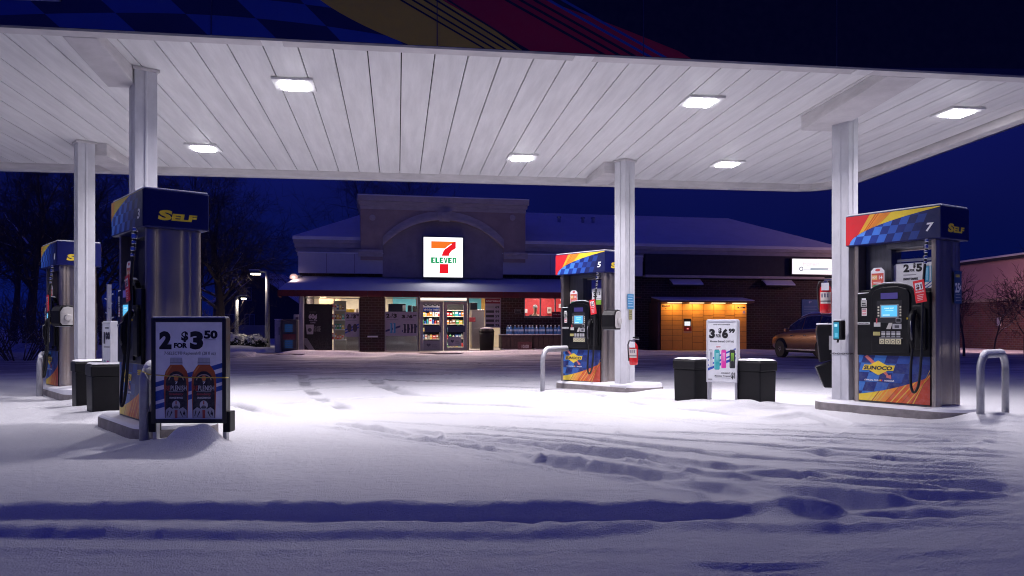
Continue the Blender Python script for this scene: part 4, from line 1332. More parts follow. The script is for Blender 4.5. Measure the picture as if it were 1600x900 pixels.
m.rect(fr, .01 * w_, .16 * w_, .01 * h_, .035 * h_, .003, GREY)
m.build('poster', r)

# far left: the same kind of sign seen edge on
r, W, fr, w_, h_ = board_sign(161, 174, 9.25, 8.95, .30, 1.02, 'narrow metal framed sign with black prices standing behind the left bins', M_GALV, dep=.14, fw=.018)
m = MB()
m.rect(fr, 0, w_, 0, h_, .001, ink(.74, .75, .78))
m.text('1', fr, .08 * w_, .3 * w_, .68 * h_, .2 * h_, .003, BLACK, bold=.06); m.text('99', fr, .35 * w_, .92 * w_, .68 * h_, .2 * h_, .003, BLACK, bold=.06); m.rect(fr, .1 * w_, .9 * w_, .60 * h_, .63 * h_, .003, GREY); m.rect(fr, .25 * w_, .75 * w_, .92 * h_, .94 * h_, .003, BLACK)
can(m, fr, .08 * w_, .05 * h_, .30 * w_, .34 * h_, ink(.03, .30, .38), .003, (ink(.4, .7, .7), (.1, .4, .4))); can(m, fr, .50 * w_, .05 * h_, .28 * w_, .34 * h_, ink(.55, .03, .30), .003, (ink(.9, .5, .7), (.5, .1, .3)))
m.build('poster', r)
p = at(170.5, 0, d=15.5)
m = MB(); m.tube([(0, 0, -.1), (0, 0, 1.8)], .045, M_SNOW, 8)
for k in range(14):
    a = k * 2.4; m.tube([(0, 0, .4 + .09 * k), (.08 * math.cos(a), .08 * math.sin(a), .45 + .09 * k)], .014, M_SNOW, 5)
o = m.build('snowy_stake', None); o.location = p.xy.to_3d(); tag(o, 'thin snow crusted stake beyond the left bins', 'stake')

# ================================================================== column fittings
def extinguisher(px, py_top, d, s, label, hang=True):
    p = at(px, py_top, d=d)
    r = empty('fire_extinguisher', (p.x, p.y, p.z - .42 * s), R(-30), label, 'fire extinguisher', 'red fire extinguishers on the canopy columns')
    m = MB(); m.lathe([(.050 * s, 0), (.062 * s, .012 * s), (.064 * s, .05 * s), (.064 * s, .27 * s), (.055 * s, .30 * s), (.03 * s, .325 * s), (.022 * s, .34 * s)], M_REDPAINT, seg=18)
    m.build('cylinder', r, smooth=True)
    m = MB()
    for k in range(-4, 4):
        a0, a1 = R(-90 + 14 * k), R(-90 + 14 * (k + 1)); rr = .0648 * s
        m.poly([(rr * math.cos(a0), rr * math.sin(a0), .11 * s), (rr * math.cos(a1), rr * math.sin(a1), .11 * s), (rr * math.cos(a1), rr * math.sin(a1), .24 * s), (rr * math.cos(a0), rr * math.sin(a0), .24 * s)], ink(.6, .55, .5))
        rr = .0654 * s
        if k in (-3, -1, 1):
            m.poly([(rr * math.cos(a0), rr * math.sin(a0), .18 * s), (rr * math.cos(a1), rr * math.sin(a1), .18 * s), (rr * math.cos(a1), rr * math.sin(a1), .225 * s), (rr * math.cos(a0), rr * math.sin(a0), .225 * s)], ink(.06, .06, .12))
        m.poly([(rr * math.cos(a0), rr * math.sin(a0), .13 * s), (rr * math.cos(a1), rr * math.sin(a1), .13 * s), (rr * math.cos(a1), rr * math.sin(a1), .145 * s), (rr * math.cos(a0), rr * math.sin(a0), .145 * s)], ink(.1, .1, .1))
    m.build('label_band', r)
    m = MB(); m.box(-.02 * s, .02 * s, -.02 * s, .02 * s, .335 * s, .37 * s, M_CHROME); m.box(-.012 * s, .085 * s, -.012 * s, .012 * s, .375 * s, .39 * s, M_CHROME); m.box(-.012 * s, .075 * s, -.010 * s, .010 * s, .40 * s, .415 * s, M_BLKPLAST)
    m.build('valve_handle', r, bevel=.003)
    m = MB(); m.tube([(-.02 * s, 0, .355 * s), (-.065 * s, 0, .36 * s), (-.085 * s, 0, .30 * s), (-.078 * s, 0, .15 * s), (-.07 * s, 0, .06 * s)], .010 * s, M_RUBBER, 8); m.build('hose', r, smooth=True)
    m = MB(); m.box(-.045 * s, .035 * s, -.070 * s, -.066 * s, .26 * s, .345 * s, WHITE); m.build('paper_tag', r)
    return r
extinguisher(990, 526, 11.25, .95, 'red fire extinguisher low on the middle column')
extinguisher(135, 527, 11.15, .95, 'red fire extinguisher on the left column above the black bins')
extinguisher(1290, 432, 9.55, 1.05, 'red fire extinguisher hung high on the right column')

def towel_box(px, py0, py1, d, rz, label, wd=.20, white_left=False):
    p = at(px, py1, d=d); q = at(px, py0, d=d)
    h = q.z - p.z
    r = empty('towel_dispenser', p, rz, label, 'dispenser', 'black towel and squeegee boxes on the columns')
    fr = Frame((0, 0, 0), (0, -1, 0), (0, 0, 1), (1, 0, 0))
    prof = [(0, .0), (.17, .0), (.20, .04), (.20, h * .72), (.16, h * .93), (.08, h), (0, h * .96)]
    m = MB(); m.prism(prof, fr, -wd / 2, wd / 2, M_BLKPLAST); m.build('housing', r, bevel=.012)
    m = MB(); sx = wd / 2
    m.prism([(x * .86 + .012, y * .86 + .02) for x, y in prof], fr, sx + .001, sx + .012, mat('pale_plastic', (.55, .53, .52), rough=.5)); m.build('end_panel', r, bevel=.004)
    m = MB(); m.lathe([(.045, 0), (.05, .006), (.05, .03), (.035, .036)], mat('pale_plastic', (.55, .53, .52)), (sx + .012, -.09, h * .42), 18, axis='x'); m.build('knob', r)
    m = MB(); m.box(-wd / 2 + .02, wd / 2 - .02, -.15, -.03, -.006, .0, WHITE); m.build('towel_slot', r)
    return r
towel_box(960, 484, 515, 11.2, R(-42), 'black towel dispenser with pale end on the middle column, left of the blue notice')
towel_box(108, 477, 510, 11.0, R(-38), 'black towel dispenser with pale round end, on the left column')

# washer bin hung behind the right column
p = at(1290, 605, d=9.75); q = at(1290, 507, d=9.75); h = q.z - p.z
r = empty('washer_station', p, R(-25), 'tall black hanging washer bin with tapered bottom behind the right column', 'washer bin')
fr = Frame((0, 0, 0), (1, 0, 0), (0, 0, 1), (0, -1, 0))
m = MB(); m.prism([(-.13, .02), (.11, 0), (.12, h * .44), (-.05, h * .44), (-.14, h * .36)][::1] if False else [(-.02, .0), (.11, .0), (.12, h * .45), (-.12, h * .33)], fr, -.10, .10, M_BLKPLAST); m.build('bucket', r, bevel=.01)
m = MB(); m.prism([(-.07, h * .40), (.11, h * .455), (.11, h), (-.10, h * .985), (-.11, h * .9)], fr, -.11, .11, M_BLKPLAST); m.build('hood', r, bevel=.012)
m = MB(); m.box(-.10, .11, -.11, .11, h * .995, h + .015, M_SNOW); m.build('snow_cover', r, bevel=.006)
m = MB(); m.box(.03, .07, -.115, -.111, h * .60, h * .82, ink(.4, .4, .42)); m.build('label_plate', r)
# payment box on the right column
Dx, Dy, Da = COLS['D']
p = at(1312, 531, d=9.22); q = at(1312, 501, d=9.22); h = q.z - p.z
r = empty('payment_box', p, Da, 'small black box with a blue lit face on the right column', 'payment box')
m = MB(); m.box(-.055, .055, -.05, .035, 0, h, M_BLKPLAST); m.build('housing', r, bevel=.01)
m = MB(); f2 = Frame((0, -.0505, 0), (1, 0, 0), (0, 0, 1), (0, -1, 0)); m.rect(f2, -.048, .02, .015, h - .02, .001, glow(.02, .22, .34, 1.0)); m.rect(f2, -.035, .0, h - .07, h - .04, .002, glow(.4, .7, .9)); m.rect(f2, -.03, .005, .03, .08, .002, glow(.10, .4, .55)); m.build('screen', r)
m = MB(); m.box(-.05, .05, -.045, .03, h, h + .012, M_SNOW); m.build('snow_cover', r, bevel=.005)
m = MB(); m.tube([(-.02, -.0, 0), (-.02, -.01, -.03)], .012, M_BLKPLAST, 8); m.build('cable_gland', r)
# chain round the right column
m = MB()
h = .112
loop = [(-h, -h), (h, -h), (h, h), (-h, h)]
rot = Matrix.Rotation(Da, 3, 'Z')
k = 0
for i in range(4):
    a, b = Vector((*loop[i], 0)), Vector((*loop[(i + 1) % 4], 0))
    for j in range(8):
        c = a.lerp(b, (j + .5) / 8); t = (b - a).normalized(); n = Vector((0, 0, 1)) if k % 2 else t.cross(Vector((0, 0, 1)))
        pts = [rot @ (c + t * .019 * math.cos(R(45 * q)) + n * .008 * math.sin(R(45 * q))) + Vector((Dx, Dy, .655)) for q in range(9)]
        m.tube(pts, .0026, M_DKSTEEL, 5); k += 1
tag(m.build('chain'), 'thin steel chain looped around the right column', 'chain')
# notices on the middle column
x, y, a = COLS['C']
u = Vector((math.cos(a), math.sin(a), 0))
for pz0, pz1, c, lab, nm in ((1.235, 1.455, ink(.06, .26, .50), 'small blue printed notice on the middle column', 'blue_notice'), (1.075, 1.225, ink(.36, .33, .16), 'small mustard notice below the blue one on the middle column', 'mustard_notice')):
    fr = Frame(Vector((x, y, 0)) + u * .1065, (-u.y, u.x, 0), (0, 0, 1), u)
    fr = Frame(fr.o, Vector((-u.y, u.x, 0)), (0, 0, 1), u)
    wd = .07 if 'blue' in nm else .035
    m = MB(); m.prism([(-wd, pz0), (wd, pz0), (wd, pz1), (-wd, pz1)], fr, .005, .010, c)
    for k in range(5):
        zz = pz1 - (pz1 - pz0) * (.12 + .17 * k)
        m.rect(fr, -wd * .8, wd * (.8 - .25 * (k % 2)), zz - .008, zz, .011, ink(.55, .65, .75) if 'blue' in nm else ink(.05, .05, .03))
    tag(m.build(nm), lab, 'notice')

# ================================================================== the shop
AS = R(11.3); RZS = AS - TH
D0, X0 = 31.8, (690 - 800) / FPX * 31.8
SO = at(690, 0, d=D0); SO.z = 0
sA, cA = math.sin(AS), math.cos(AS)
def st(px, off=0.0):
    q = (px - 800) / FPX
    return (q * D0 + q * off * cA - X0 + off * sA) / (cA - q * sA)
def sz(px, py, off=0.0):
    return HC + (HY - py) / FPX * (D0 + st(px, off) * sA + off * cA)
def sw(t, off, z=0.0):
    return Vector((SO.x + t * math.cos(RZS) - off * math.sin(RZS), SO.y + t * math.sin(RZS) + off * math.cos(RZS), z))
def sthing(name, px, off, label, cat, group=None, z=0.0, t=None):
    return empty(name, sw(st(px, off) if t is None else t, off, z), RZS, label, cat, group)

M_STONE = mat('tan_stucco', (.44, .34, .30), rough=.9, var=.12, vscale=2, bump=.2, bscale=40)
M_CORN = mat('cornice_stone', (.56, .50, .48), rough=.85, var=.14, vscale=3, stretch=(1, 1, 3))
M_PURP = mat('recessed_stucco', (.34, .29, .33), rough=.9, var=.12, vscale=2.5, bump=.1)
M_BAND = mat('blank_sign_panel', (.55, .54, .60), rough=.5, var=.05)
M_AWN = mat('red_awning_cloth', (.16, .022, .022), rough=.8, var=.15)
M_DKBAND = mat('dark_soffit_paint', (.05, .045, .06), rough=.8, var=.15)
M_FRAMEAL = mat('shop_window_frame', (.34, .32, .36), rough=.45, metal=.4, var=.06)
M_FLOOR = mat('shop_floor_tile', (.35, .32, .30), rough=.3, var=.08)
M_CREAM = mat('cream_wall', (.75, .66, .50), rough=.8, var=.05)
M_CYAN = mat('cyan_wall_band', (.10, .45, .58), rough=.6, var=.05)
M_REDW = mat('red_wall', (.70, .06, .07), rough=.6, var=.12, vscale=12)

shop = empty('convenience_store', SO, RZS, 'low brick convenience store with snowy hip roof, arched parapet and red edged awning', 'shop')
tL, tR = st(468), st(1312)
DEPTH = 11.0
zw = 3.55                                   # wall head
EXT = .12
t_p0, t_p1 = st(563), st(817)
# --- brick wall pieces between the openings (openings: px ranges)
op = [(474, 562, 465, 551), (601, 654, 465, 551), (655, 731, 465, 551), (732, 783, 465, 551), (819, 893, 465, 497)]
m = MB()
zh = sz(690, 464)                           # head of the openings
def wallpiece(a, b, z0, z1, mm=M_BRICK, y0=0.0, y1=.25):
    m.box(a, b, y0, y1, z0, z1, mm)
wallpiece(tL, st(474), -.1, zh)
wallpiece(st(562), st(601), -.1, zh)
wallpiece(st(654), st(655.6), -.1, zh); wallpiece(st(731), st(732), -.1, zh)
wallpiece(st(783), st(819), -.1, zh)
wallpiece(st(893), st(1290), -.1, zh)
wallpiece(st(819), st(893), -.1, sz(850, 497))
wallpiece(tL, st(1290), zh, zw + .9)
wallpiece(st(1290) + .001, tR, -.1, zw + .9, M_DKBAND, y0=-.05)
m.box(tL, tL + .25, .251, DEPTH, -.1, zw + .9, M_BRICK); m.box(tR - .25, tR, .251, DEPTH, -.1, zw + .9, M_BRICK); m.box(tL + .251, tR - .251, DEPTH - .25, DEPTH, -.1, zw + .9, M_BRICK)
m.build('wall', shop)
# low brick face under window 4 is part of the wall; pillar proud of the wall
m = MB(); m.box(st(563.5), st(600), -.14, -.002, -.05, zh, M_BRICK); m.build('brick_pillar', shop)
m = MB(); m.box(st(574), st(590), -.24, -.142, .60, .66, M_SNOW); m.box(st(573), st(591), -.25, -.142, .54, .598, M_BRICK); m.build('pillar_ledge', shop)
# --- hip roof with snow
ze = sz(480, 372); zr = sz(900, 330, 5.0) if False else 6.35
e0, e1 = tL - .25, tR + .12
yo0, yo1 = -.20, DEPTH + .4
ze = sz(900, 378, -.2)
run = 4.1
zr = ze + 1.75
rv = [(e0, yo0, ze), (e1, yo0, ze), (e1, yo1, ze), (e0, yo1, ze), (e0 + run * .85, yo0 + run, zr), (e1 - run * .85, yo0 + run, zr), (e1 - run * .85, yo1 - run, zr), (e0 + run * .85, yo1 - run, zr)]
M_ROOFSNOW = mat('roof_snow', (.80, .80, .84), rough=.8, var=.06, vscale=1.2, bump=.25, bscale=14)
m = MB()
m.add(rv + [(x, y, z - .12) for x, y, z in rv[:4]], [(0, 1, 5, 4), (1, 2, 6, 5), (2, 3, 7, 6), (3, 0, 4, 7), (4, 5, 6, 7), (0, 8, 9, 1), (1, 9, 10, 2), (2, 10, 11, 3), (3, 11, 8, 0), (8, 11, 10, 9)], M_ROOFSNOW)
rf = m.build('roof', shop)
M_VENT = mat('vent_pipe_grey', (.42, .42, .48), rough=.8)
for px, py in ((873, 322), (910, 323), (926, 323)):
    m = MB(); t = st(px, 2.6); z = ze + 1.15
    m.lathe([(.07, z - .4), (.07, z + .20), (.10, z + .21), (.10, z + .26), (.05, z + .28)], M_VENT, (t, 2.55, 0), 10); m.build('vent_pipe', rf)
# cornices under the eaves
m = MB()
for (a, b) in ((e0 + .02, t_p0 - .002), (t_p1 + .002, e1 - .02)):
    for k, (o, dz0, dz1) in enumerate(((-.19, .002, .13), (-.15, .132, .30), (-.10, .302, .46), (-.05, .462, .62))):
        m.box(a + .05 * k, b, o, .24, ze - .12 - dz1, ze - .12 - dz0, M_CORN)
m.build('cornice', shop, bevel=.01)
# --- parapet block with arch
zt = sz(690, 311, -.3); zc0 = sz(690, 331, -.3)
yp = -.48
m = MB()
t_a0, t_a1 = st(598, yp), st(787, yp)
zi = sz(690, 398, yp); zpk = sz(690, 344, yp)
zb_ = sz(690, 434, yp)
cx = (t_a0 + t_a1) / 2; hw = (t_a1 - t_a0) / 2
rise = zpk - sz(690, 386, yp)
zs0 = zpk - rise
Rr = (hw * hw + rise * rise) / (2 * rise)
def arch(x, dr=0.0):
    return zpk - Rr + math.sqrt(max(0, (Rr + dr) ** 2 - (x - cx) ** 2))
fs_ = Frame((0, yp, 0), (1, 0, 0), (0, 0, 1), (0, -1, 0))
N = 24
def seg_poly(xa, xb, ztop, low):
    n = 12
    return [(xa, ztop)] + [(xa + (xb - xa) * k / n, low(xa + (xb - xa) * k / n)) for k in range(n + 1)] + [(xb, ztop)]
for xa, xb in ((t_a0, cx), (cx, t_a1)):
    m.prism(seg_poly(xa, xb, zc0 + .1, lambda x: arch(x)), fs_, -.72, 0, M_STONE)
m.box(t_p0, t_a0 - .001, yp, .24, zi - .25, zc0 + .1, M_STONE); m.box(t_a1 + .001, t_p1, yp, .24, zi - .25, zc0 + .1, M_STONE)
m.box(t_p0, t_p1, .25, 1.6, zw + .4, zc0 + .1, M_STONE)
m.build('parapet', shop)
m = MB()
for k, (o, dz0, dz1) in enumerate(((-.16, .0, .20), (-.08, .202, .34), (-.03, .342, .5))):
    m.box(t_p0 - .12 + .05 * k, t_p1 + .12 - .05 * k, yp + o, 1.7, zt - dz1, zt - dz0, M_CORN)
m.build('parapet_cornice', shop, bevel=.01)
m = MB(); m.box(t_p0 - .13, t_p1 + .13, yp - .17, 1.72, zt + .001, zt + .05, M_ROOFSNOW); m.build('parapet_snow', shop, bevel=.02)
m = MB()
th_ = .34
xs_ = [t_a0 + (t_a1 - t_a0) * k / 32 for k in range(33)]
for a, b in zip(xs_[:-1], xs_[1:]):
    for r0, r1, o in ((-.0, .12, .10), (.12, th_, .05)):
        q = [(a, arch(a) + r0), (b, arch(b) + r0), (b, arch(b) + r1), (a, arch(a) + r1)]
        m.prism(q, fs_, .001, o, M_CORN)
m.build('arch_moulding', shop)
m = MB(); kx = st(694, yp); kz0, kz1 = sz(694, 347, yp), sz(694, 331, yp); m.prism([(kx - .20, kz0), (kx + .20, kz0), (kx + .30, kz1), (kx - .30, kz1)], fs_, .101, .17, M_CORN)
m.prism([(kx - .09, kz0 + .02), (kx + .09, kz0 + .02), (kx + .14, kz1 - .02), (kx - .14, kz1 - .02)], fs_, .171, .20, M_CORN); m.build('keystone', shop, bevel=.01)
for a, b in ((t_p0 - .08, t_a0), (t_a1, t_p1 + .08)):
    m = MB()
    m.box(a, b, yp - .09, yp - .001, zi + .02, zi + .14, M_CORN); m.box(a, b, yp - .05, yp - .001, zi - .12, zi + .018, M_CORN)
    m.build('impost_band', shop, bevel=.008)
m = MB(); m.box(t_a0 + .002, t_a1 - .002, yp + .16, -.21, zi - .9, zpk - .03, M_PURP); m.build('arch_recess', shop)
m = MB()
for px in (582, 801):
    x = st(px, yp); m.lathe([(.10, -.03), (.12, -.02), (.12, 0), (.0, .001)], M_CORN, (x, yp - .001, sz(px, 340, yp)), 16, axis='y')
m.build('roundel', shop)
# --- blank sign panels
for a, b, y0, y1 in ((466, 598, 396, 427), (786, 1004, 399, 430)):
    oo = -.36
    m = MB(); z1_, z0_ = sz((a + b) / 2, y0, oo), sz((a + b) / 2, y1, oo)
    m.box(st(a, oo), st(b, oo), oo, -.24, z0_, z1_, M_BAND)
    for q in (.33, .66):
        x = st(a, oo) + (st(b, oo) - st(a, oo)) * q; m.box(x - .006, x + .006, oo - .003, oo, z0_ + .01, z1_ - .01, M_DKBAND)
    bp = m.build('sign_panel', shop, bevel=.008)
    m = MB(); m.box(st(a, oo) - .02, st(b, oo) + .02, oo - .02, -.20, z1_ + .001, z1_ + .05, M_ROOFSNOW); m.build('snow_ledge', bp, bevel=.015)
m = MB()
zd0, zd1 = sz(1150, 431, -.3), sz(1150, 399, -.3)
m.box(st(1004) + .01, st(1304), -.30, -.002, zd0, zd1, M_DKBAND); m.box(st(1004), st(1304), -.34, -.002, zd0 - .10, zd0 - .002, M_CORN)
m.build('blank_band', shop)
# --- awning with snow
ao = -1.55
za1 = sz(690, 434, -.1); za0 = sz(690, 456, ao); zab = sz(690, 464.5, ao)
ta0, ta1 = st(434, ao), st(985, ao)
tb0, tb1 = st(466, 0), st(985, 0)
m = MB()
n = 26
for i in range(n):
    pass
nx, ny = 60, 8
rr = random.Random(3)
g = []
for j in range(ny + 1):
    f = j / ny
    for i in range(nx + 1):
        q = i / nx
        x = (ta0 + (ta1 - ta0) * q) * (1 - f) + (tb0 + (tb1 - tb0) * q) * f
        y = ao + (-.08 - ao) * f
        z = za0 + (za1 - za0) * f + .05 * math.sin(math.pi * min(1, f * 1.2 + .1)) + rr.uniform(-.008, .008)
        g.append((x, y, z))
m.add(g, [(j * (nx + 1) + i, j * (nx + 1) + i + 1, (j + 1) * (nx + 1) + i + 1, (j + 1) * (nx + 1) + i) for j in range(ny) for i in range(nx)], M_ROOFSNOW)
m.add([(ta0, ao, za0), (ta1, ao, za0), (tb1, -.06, za0), (tb0, -.06, za0)], [(0, 3, 2, 1)], M_AWN)
aw = m.build('awning', shop, smooth=True)
m = MB()
npan = 21
for i in range(npan):
    a = ta0 + (ta1 - ta0) * i / npan; b = ta0 + (ta1 - ta0) * (i + 1) / npan
    m.box(a + .006, b - .006, ao - .02, ao + .02, zab, za0 + .02, M_AWN)
m.box(ta0 - .02, ta0 + .02, ao + .021, -.08, zab, za0 + .02, M_AWN)
m.box(ta0, ta1, ao - .012, ao + .012, zab + .02, za0, M_DKBAND)
ff = Frame((0, ao - .021, 0), (1, 0, 0), (0, 0, 1), (0, -1, 0))
m.build('awning_valance', aw)
m = MB(); m.box(ta0 + .4, tb1 - .1, ao + .05, -.10, zab + .05, zab + .08, mat('awning_lining', (.30, .05, .05), rough=.8)); m.build('awning_soffit', aw)
m = MB(); m.box(st(467.5, -1.2), st(474, -1.2), -1.28, -1.10, -.05, zab + .05, M_FRAMEAL); m.build('awning_post', aw, bevel=.01)
# --- pavement in front of the shop
m = MB()
pv = [(tL - 1.5, -2.3), (tR + 1, -2.3), (tR + 1, -.001), (tL - 1.5, -.001)]
m.box(tL - 1.5, tR + 1, -2.3, -.004, -.2, .045, M_CONC)
o = m.build('pavement', None, bevel=.02); o.location = SO; o.rotation_euler = (0, 0, RZS); tag(o, 'kerbed concrete pavement along the shop front', kind='structure')
# --- glazing
def window(pa, pb, pya, pyb, mull=(), rails=(), name='window', off=.06):
    a, b = st(pa), st(pb); pm = (pa + pb) / 2
    z1_, z0_ = sz(pm, pya), max(.05, sz(pm, pyb))
    w_ = MB(); k = .035
    w_.box(a, a + k, off - .04, off + .06, z0_, z1_, M_FRAMEAL); w_.box(b - k, b, off - .04, off + .06, z0_, z1_, M_FRAMEAL)
    w_.box(a + k, b - k, off - .04, off + .06, z1_ - k, z1_, M_FRAMEAL); w_.box(a + k, b - k, off - .04, off + .06, z0_, z0_ + k, M_FRAMEAL)
    for x in mull: w_.box(st(x) - .02, st(x) + .02, off - .035, off + .055, z0_ + k, z1_ - k, M_FRAMEAL)
    f = w_.build(name, shop, bevel=.004)
    p_ = MB(); p_.poly([(a + k, off, z0_ + k), (b - k, off, z0_ + k), (b - k, off, z1_ - k), (a + k, off, z1_ - k)], M_GLASS); p_.build('pane', f)
    return f
window(474, 562, 465, 551, mull=(522,))
window(601, 654, 465, 551)
window(732, 783, 465, 551)
window(819, 893, 465, 497, mull=(845, 868))
# double door
off = .06
m = MB()
z1_ = sz(692, 465); zt_ = sz(692, 470.5)
m.box(st(655.6), st(730.6), off - .05, off + .07, zt_, z1_, M_FRAMEAL); m.build('door_head', shop)
m = MB(); m.box(st(657), st(729), off - .07, off - .052, zt_ + .03, z1_ - .02, glow(1.0, .86, .74, 1.4)); m.build('door_light_strip', shop)
for a, b, g, hx in ((656, 692.4, 1, 688), (693.2, 730, -1, 697.5)):
    x0, x1 = st(a), st(b); z0_ = .06
    d = MB(); k = .14
    d.box(x0, x0 + k, off - .03, off + .03, z0_, zt_ - .01, M_FRAMEAL); d.box(x1 - k, x1, off - .03, off + .03, z0_, zt_ - .01, M_FRAMEAL)
    d.box(x0 + k, x1 - k, off - .03, off + .03, zt_ - .13, zt_ - .01, M_FRAMEAL); d.box(x0 + k, x1 - k, off - .03, off + .03, z0_, z0_ + .12, M_FRAMEAL)
    f = d.build('door', shop, bevel=.006)
    p_ = MB(); p_.poly([(x0 + k, off, z0_ + .12), (x1 - k, off, z0_ + .12), (x1 - k, off, zt_ - .13), (x0 + k, off, zt_ - .13)], M_GLASS); p_.build('pane', f)
    h_ = MB(); hxx = st(hx); h_.tube([(hxx, off - .03, 1.0), (hxx, off - .10, 1.0), (hxx, off - .10, .78), (hxx, off - .03, .78)], .018, M_DKSTEEL, 8); h_.build('handle', f)
# --- interior
ceil_z = 2.75
m = MB(); m.box(tL + .26, st(905), .26, 6.5, -.05, .05, M_FLOOR); m.build('interior_floor', shop)
m = MB(); m.box(tL + .26, st(905), .26, 6.5, ceil_z, ceil_z + .05, mat('ceiling_tile', (.75, .72, .68), rough=.9)); m.build('interior_ceiling', shop)
m = MB(); m.box(tL + .26, st(905), 6.5, 6.6, .05, ceil_z, M_CREAM); m.box(st(905), st(905) + .1, .26, 6.5, .05, ceil_z, M_CREAM); m.build('interior_wall', shop)
def ip(px, o): return st(px, o)
m = MB(); o_ = 6.2
m.box(ip(614, o_), ip(650, o_), o_, 6.49, 1.5, ceil_z - .02, M_CYAN); m.box(ip(652, o_), ip(657, o_), o_ - .02, 6.49, 1.5, ceil_z - .02, mat('violet_wall_strip', (.25, .2, .55)))
m.box(ip(694, o_), ip(752, o_), o_, 6.49, 1.75, ceil_z - .02, M_CYAN); m.box(ip(752, o_), ip(775, o_), o_ - .03, 6.49, 1.5, ceil_z - .02, mat('yellow_menu', (.75, .45, .10)))
m.build('wall_colour_band', shop)
m = MB(); o_ = 2.4
m.box(ip(800, o_), st(905) - .02, o_, o_ + .06, .05, ceil_z - .01, M_REDW); m.build('red_partition', shop)
M_CANDLE = glow(1.0, .93, .82, 4)
for px, o_ in ((500, 2.0), (545, 4.2), (630, 2.2), (677, .75), (712, .75), (690, 3.6), (745, 2.2), (850, 1.2)):
    x = st(px, o_)
    m = MB(); m.box(x - (.6 if o_ > 1 else .4), x + (.6 if o_ > 1 else .4), o_ - .15, o_ + .15, ceil_z - .03, ceil_z - .002, M_CANDLE); m.build('ceiling_light', shop)
    area('shop_light', (x, o_, ceil_z - .05), 1.2, (120 if o_ > 1 else 70) if px < 800 else 50, (1.0, .86, .74) if px != 850 else (1, .80, .74), parent=shop, sy=.3)
# wash from the lit shop front falls on the pavement through the glass and from the lamps under the awning
for px in (500, 575, 660, 727, 800, 860):
    x = st(px, -1.2)
    m = MB(); m.box(x - .12, x + .12, -1.28, -1.12, zab + .035, zab + .049, glow(1.0, .80, .72, 3)); m.build('soffit_lamp', aw)
    area('soffit_lamp_light', (x, -1.25, zab + .02), .24, 42.0, (1.0, .66, .62), parent=shop, rot=(R(-38), 0, 0), spread=R(150))

# --- illuminated brand sign
so = -.66
r = sthing('shop_sign', 692, so, 'square white backlit shop sign with big orange red 7 over green letters', 'shop sign')
x0, x1 = st(662, so), st(723, so); z0_, z1_ = sz(692, 433, so), sz(692, 371, so)
tc_ = st(692, so)
m = MB(); m.box(x0 - tc_ - .04, x1 - tc_ + .04, 0, .33, z0_ - .04, z1_ + .04, M_DKSTEEL); m.build('housing', r, bevel=.01)
m = MB(); m.box(x0 - tc_, x1 - tc_, -.012, -.001, z0_, z1_, glow(1, .98, 1.0, 1.7)); m.build('face', r)
W = x1 - x0; Hh = z1_ - z0_
fr = Frame((x0 - tc_, -.013, z0_), (1, 0, 0), (0, 0, 1), (0, -1, 0))
G_R = glow(.85, .012, .018); G_O = glow(.95, .19, .015); G_G = glow(.0, .33, .10)
m = MB()
q = lambda pts: [(x * W, y * Hh) for x, y in pts]
m.shape(fr, q([(.19, .72), (.73, .72), (.82, .90), (.19, .90)]), .002, G_O)
left = [(.79 - .30 * math.sin(R(90 * k / 10)) * 1.0, .90 - (.90 - .535) * (1 - math.cos(R(90 * k / 10)))) for k in range(11)]
left = [(.80, .90), (.70, .845), (.60, .765), (.53, .67), (.48, .535)]
m.shape(fr, q([(.82, .91)] + [(.80, .90), (.68, .84), (.57, .75), (.50, .65), (.455, .535), (.64, .535), (.66, .60), (.71, .665), (.82, .73)]), .003, G_R)
m.shape(fr, q([(.70, .845), (.58, .755), (.545, .72), (.56, .715), (.60, .745), (.72, .835)]), .0035, glow(1, .98, 1.0, 1.7))
m.shape(fr, q([(.40, .095), (.63, .095), (.63, .33), (.41, .33)]), .003, G_R)
def bar(x0, x1, y0, y1): m.rect(fr, x0 * W, x1 * W, y0 * Hh, y1 * Hh, .004, G_G)
lx, lw, y0_, y1_, tk, bk = .185, .100, .350, .495, .050, .037
for i, ch in enumerate('ELEVE'):
    x = lx + i * .1085
    if ch == 'V':
        m.shape(fr, q([(x, y1_), (x + .040, y1_), (x + .052, y0_ + .05), (x + .066, y1_), (x + .104, y1_), (x + .070, y0_), (x + .034, y0_)]), .004, G_G)
        continue
    bar(x, x + tk, y0_, y1_); bar(x + tk, x + lw, y0_, y0_ + bk)
    if ch == 'E':
        bar(x + tk, x + lw, y1_ - bk, y1_); bar(x + tk, x + lw - .015, (y0_ + y1_) / 2 - .014, (y0_ + y1_) / 2 + .014)
x = .735
bar(x, x + .038, y0_, y1_); bar(x + .064, x + .102, y0_, y1_ - .02); bar(x + .038, x + .064, y1_ - .032, y1_)
m.shape(fr, q([(x + .064, y1_ - .02), (x + .102, y1_ - .02), (x + .09, y1_), (x + .064, y1_)]), .004, G_G)
m.build('logo', r)
area('sign_glow', (0, -.06, (z0_ + z1_) / 2), W, 34, (.95, .93, 1.0), rot=(R(-90), 0, 0), parent=r)

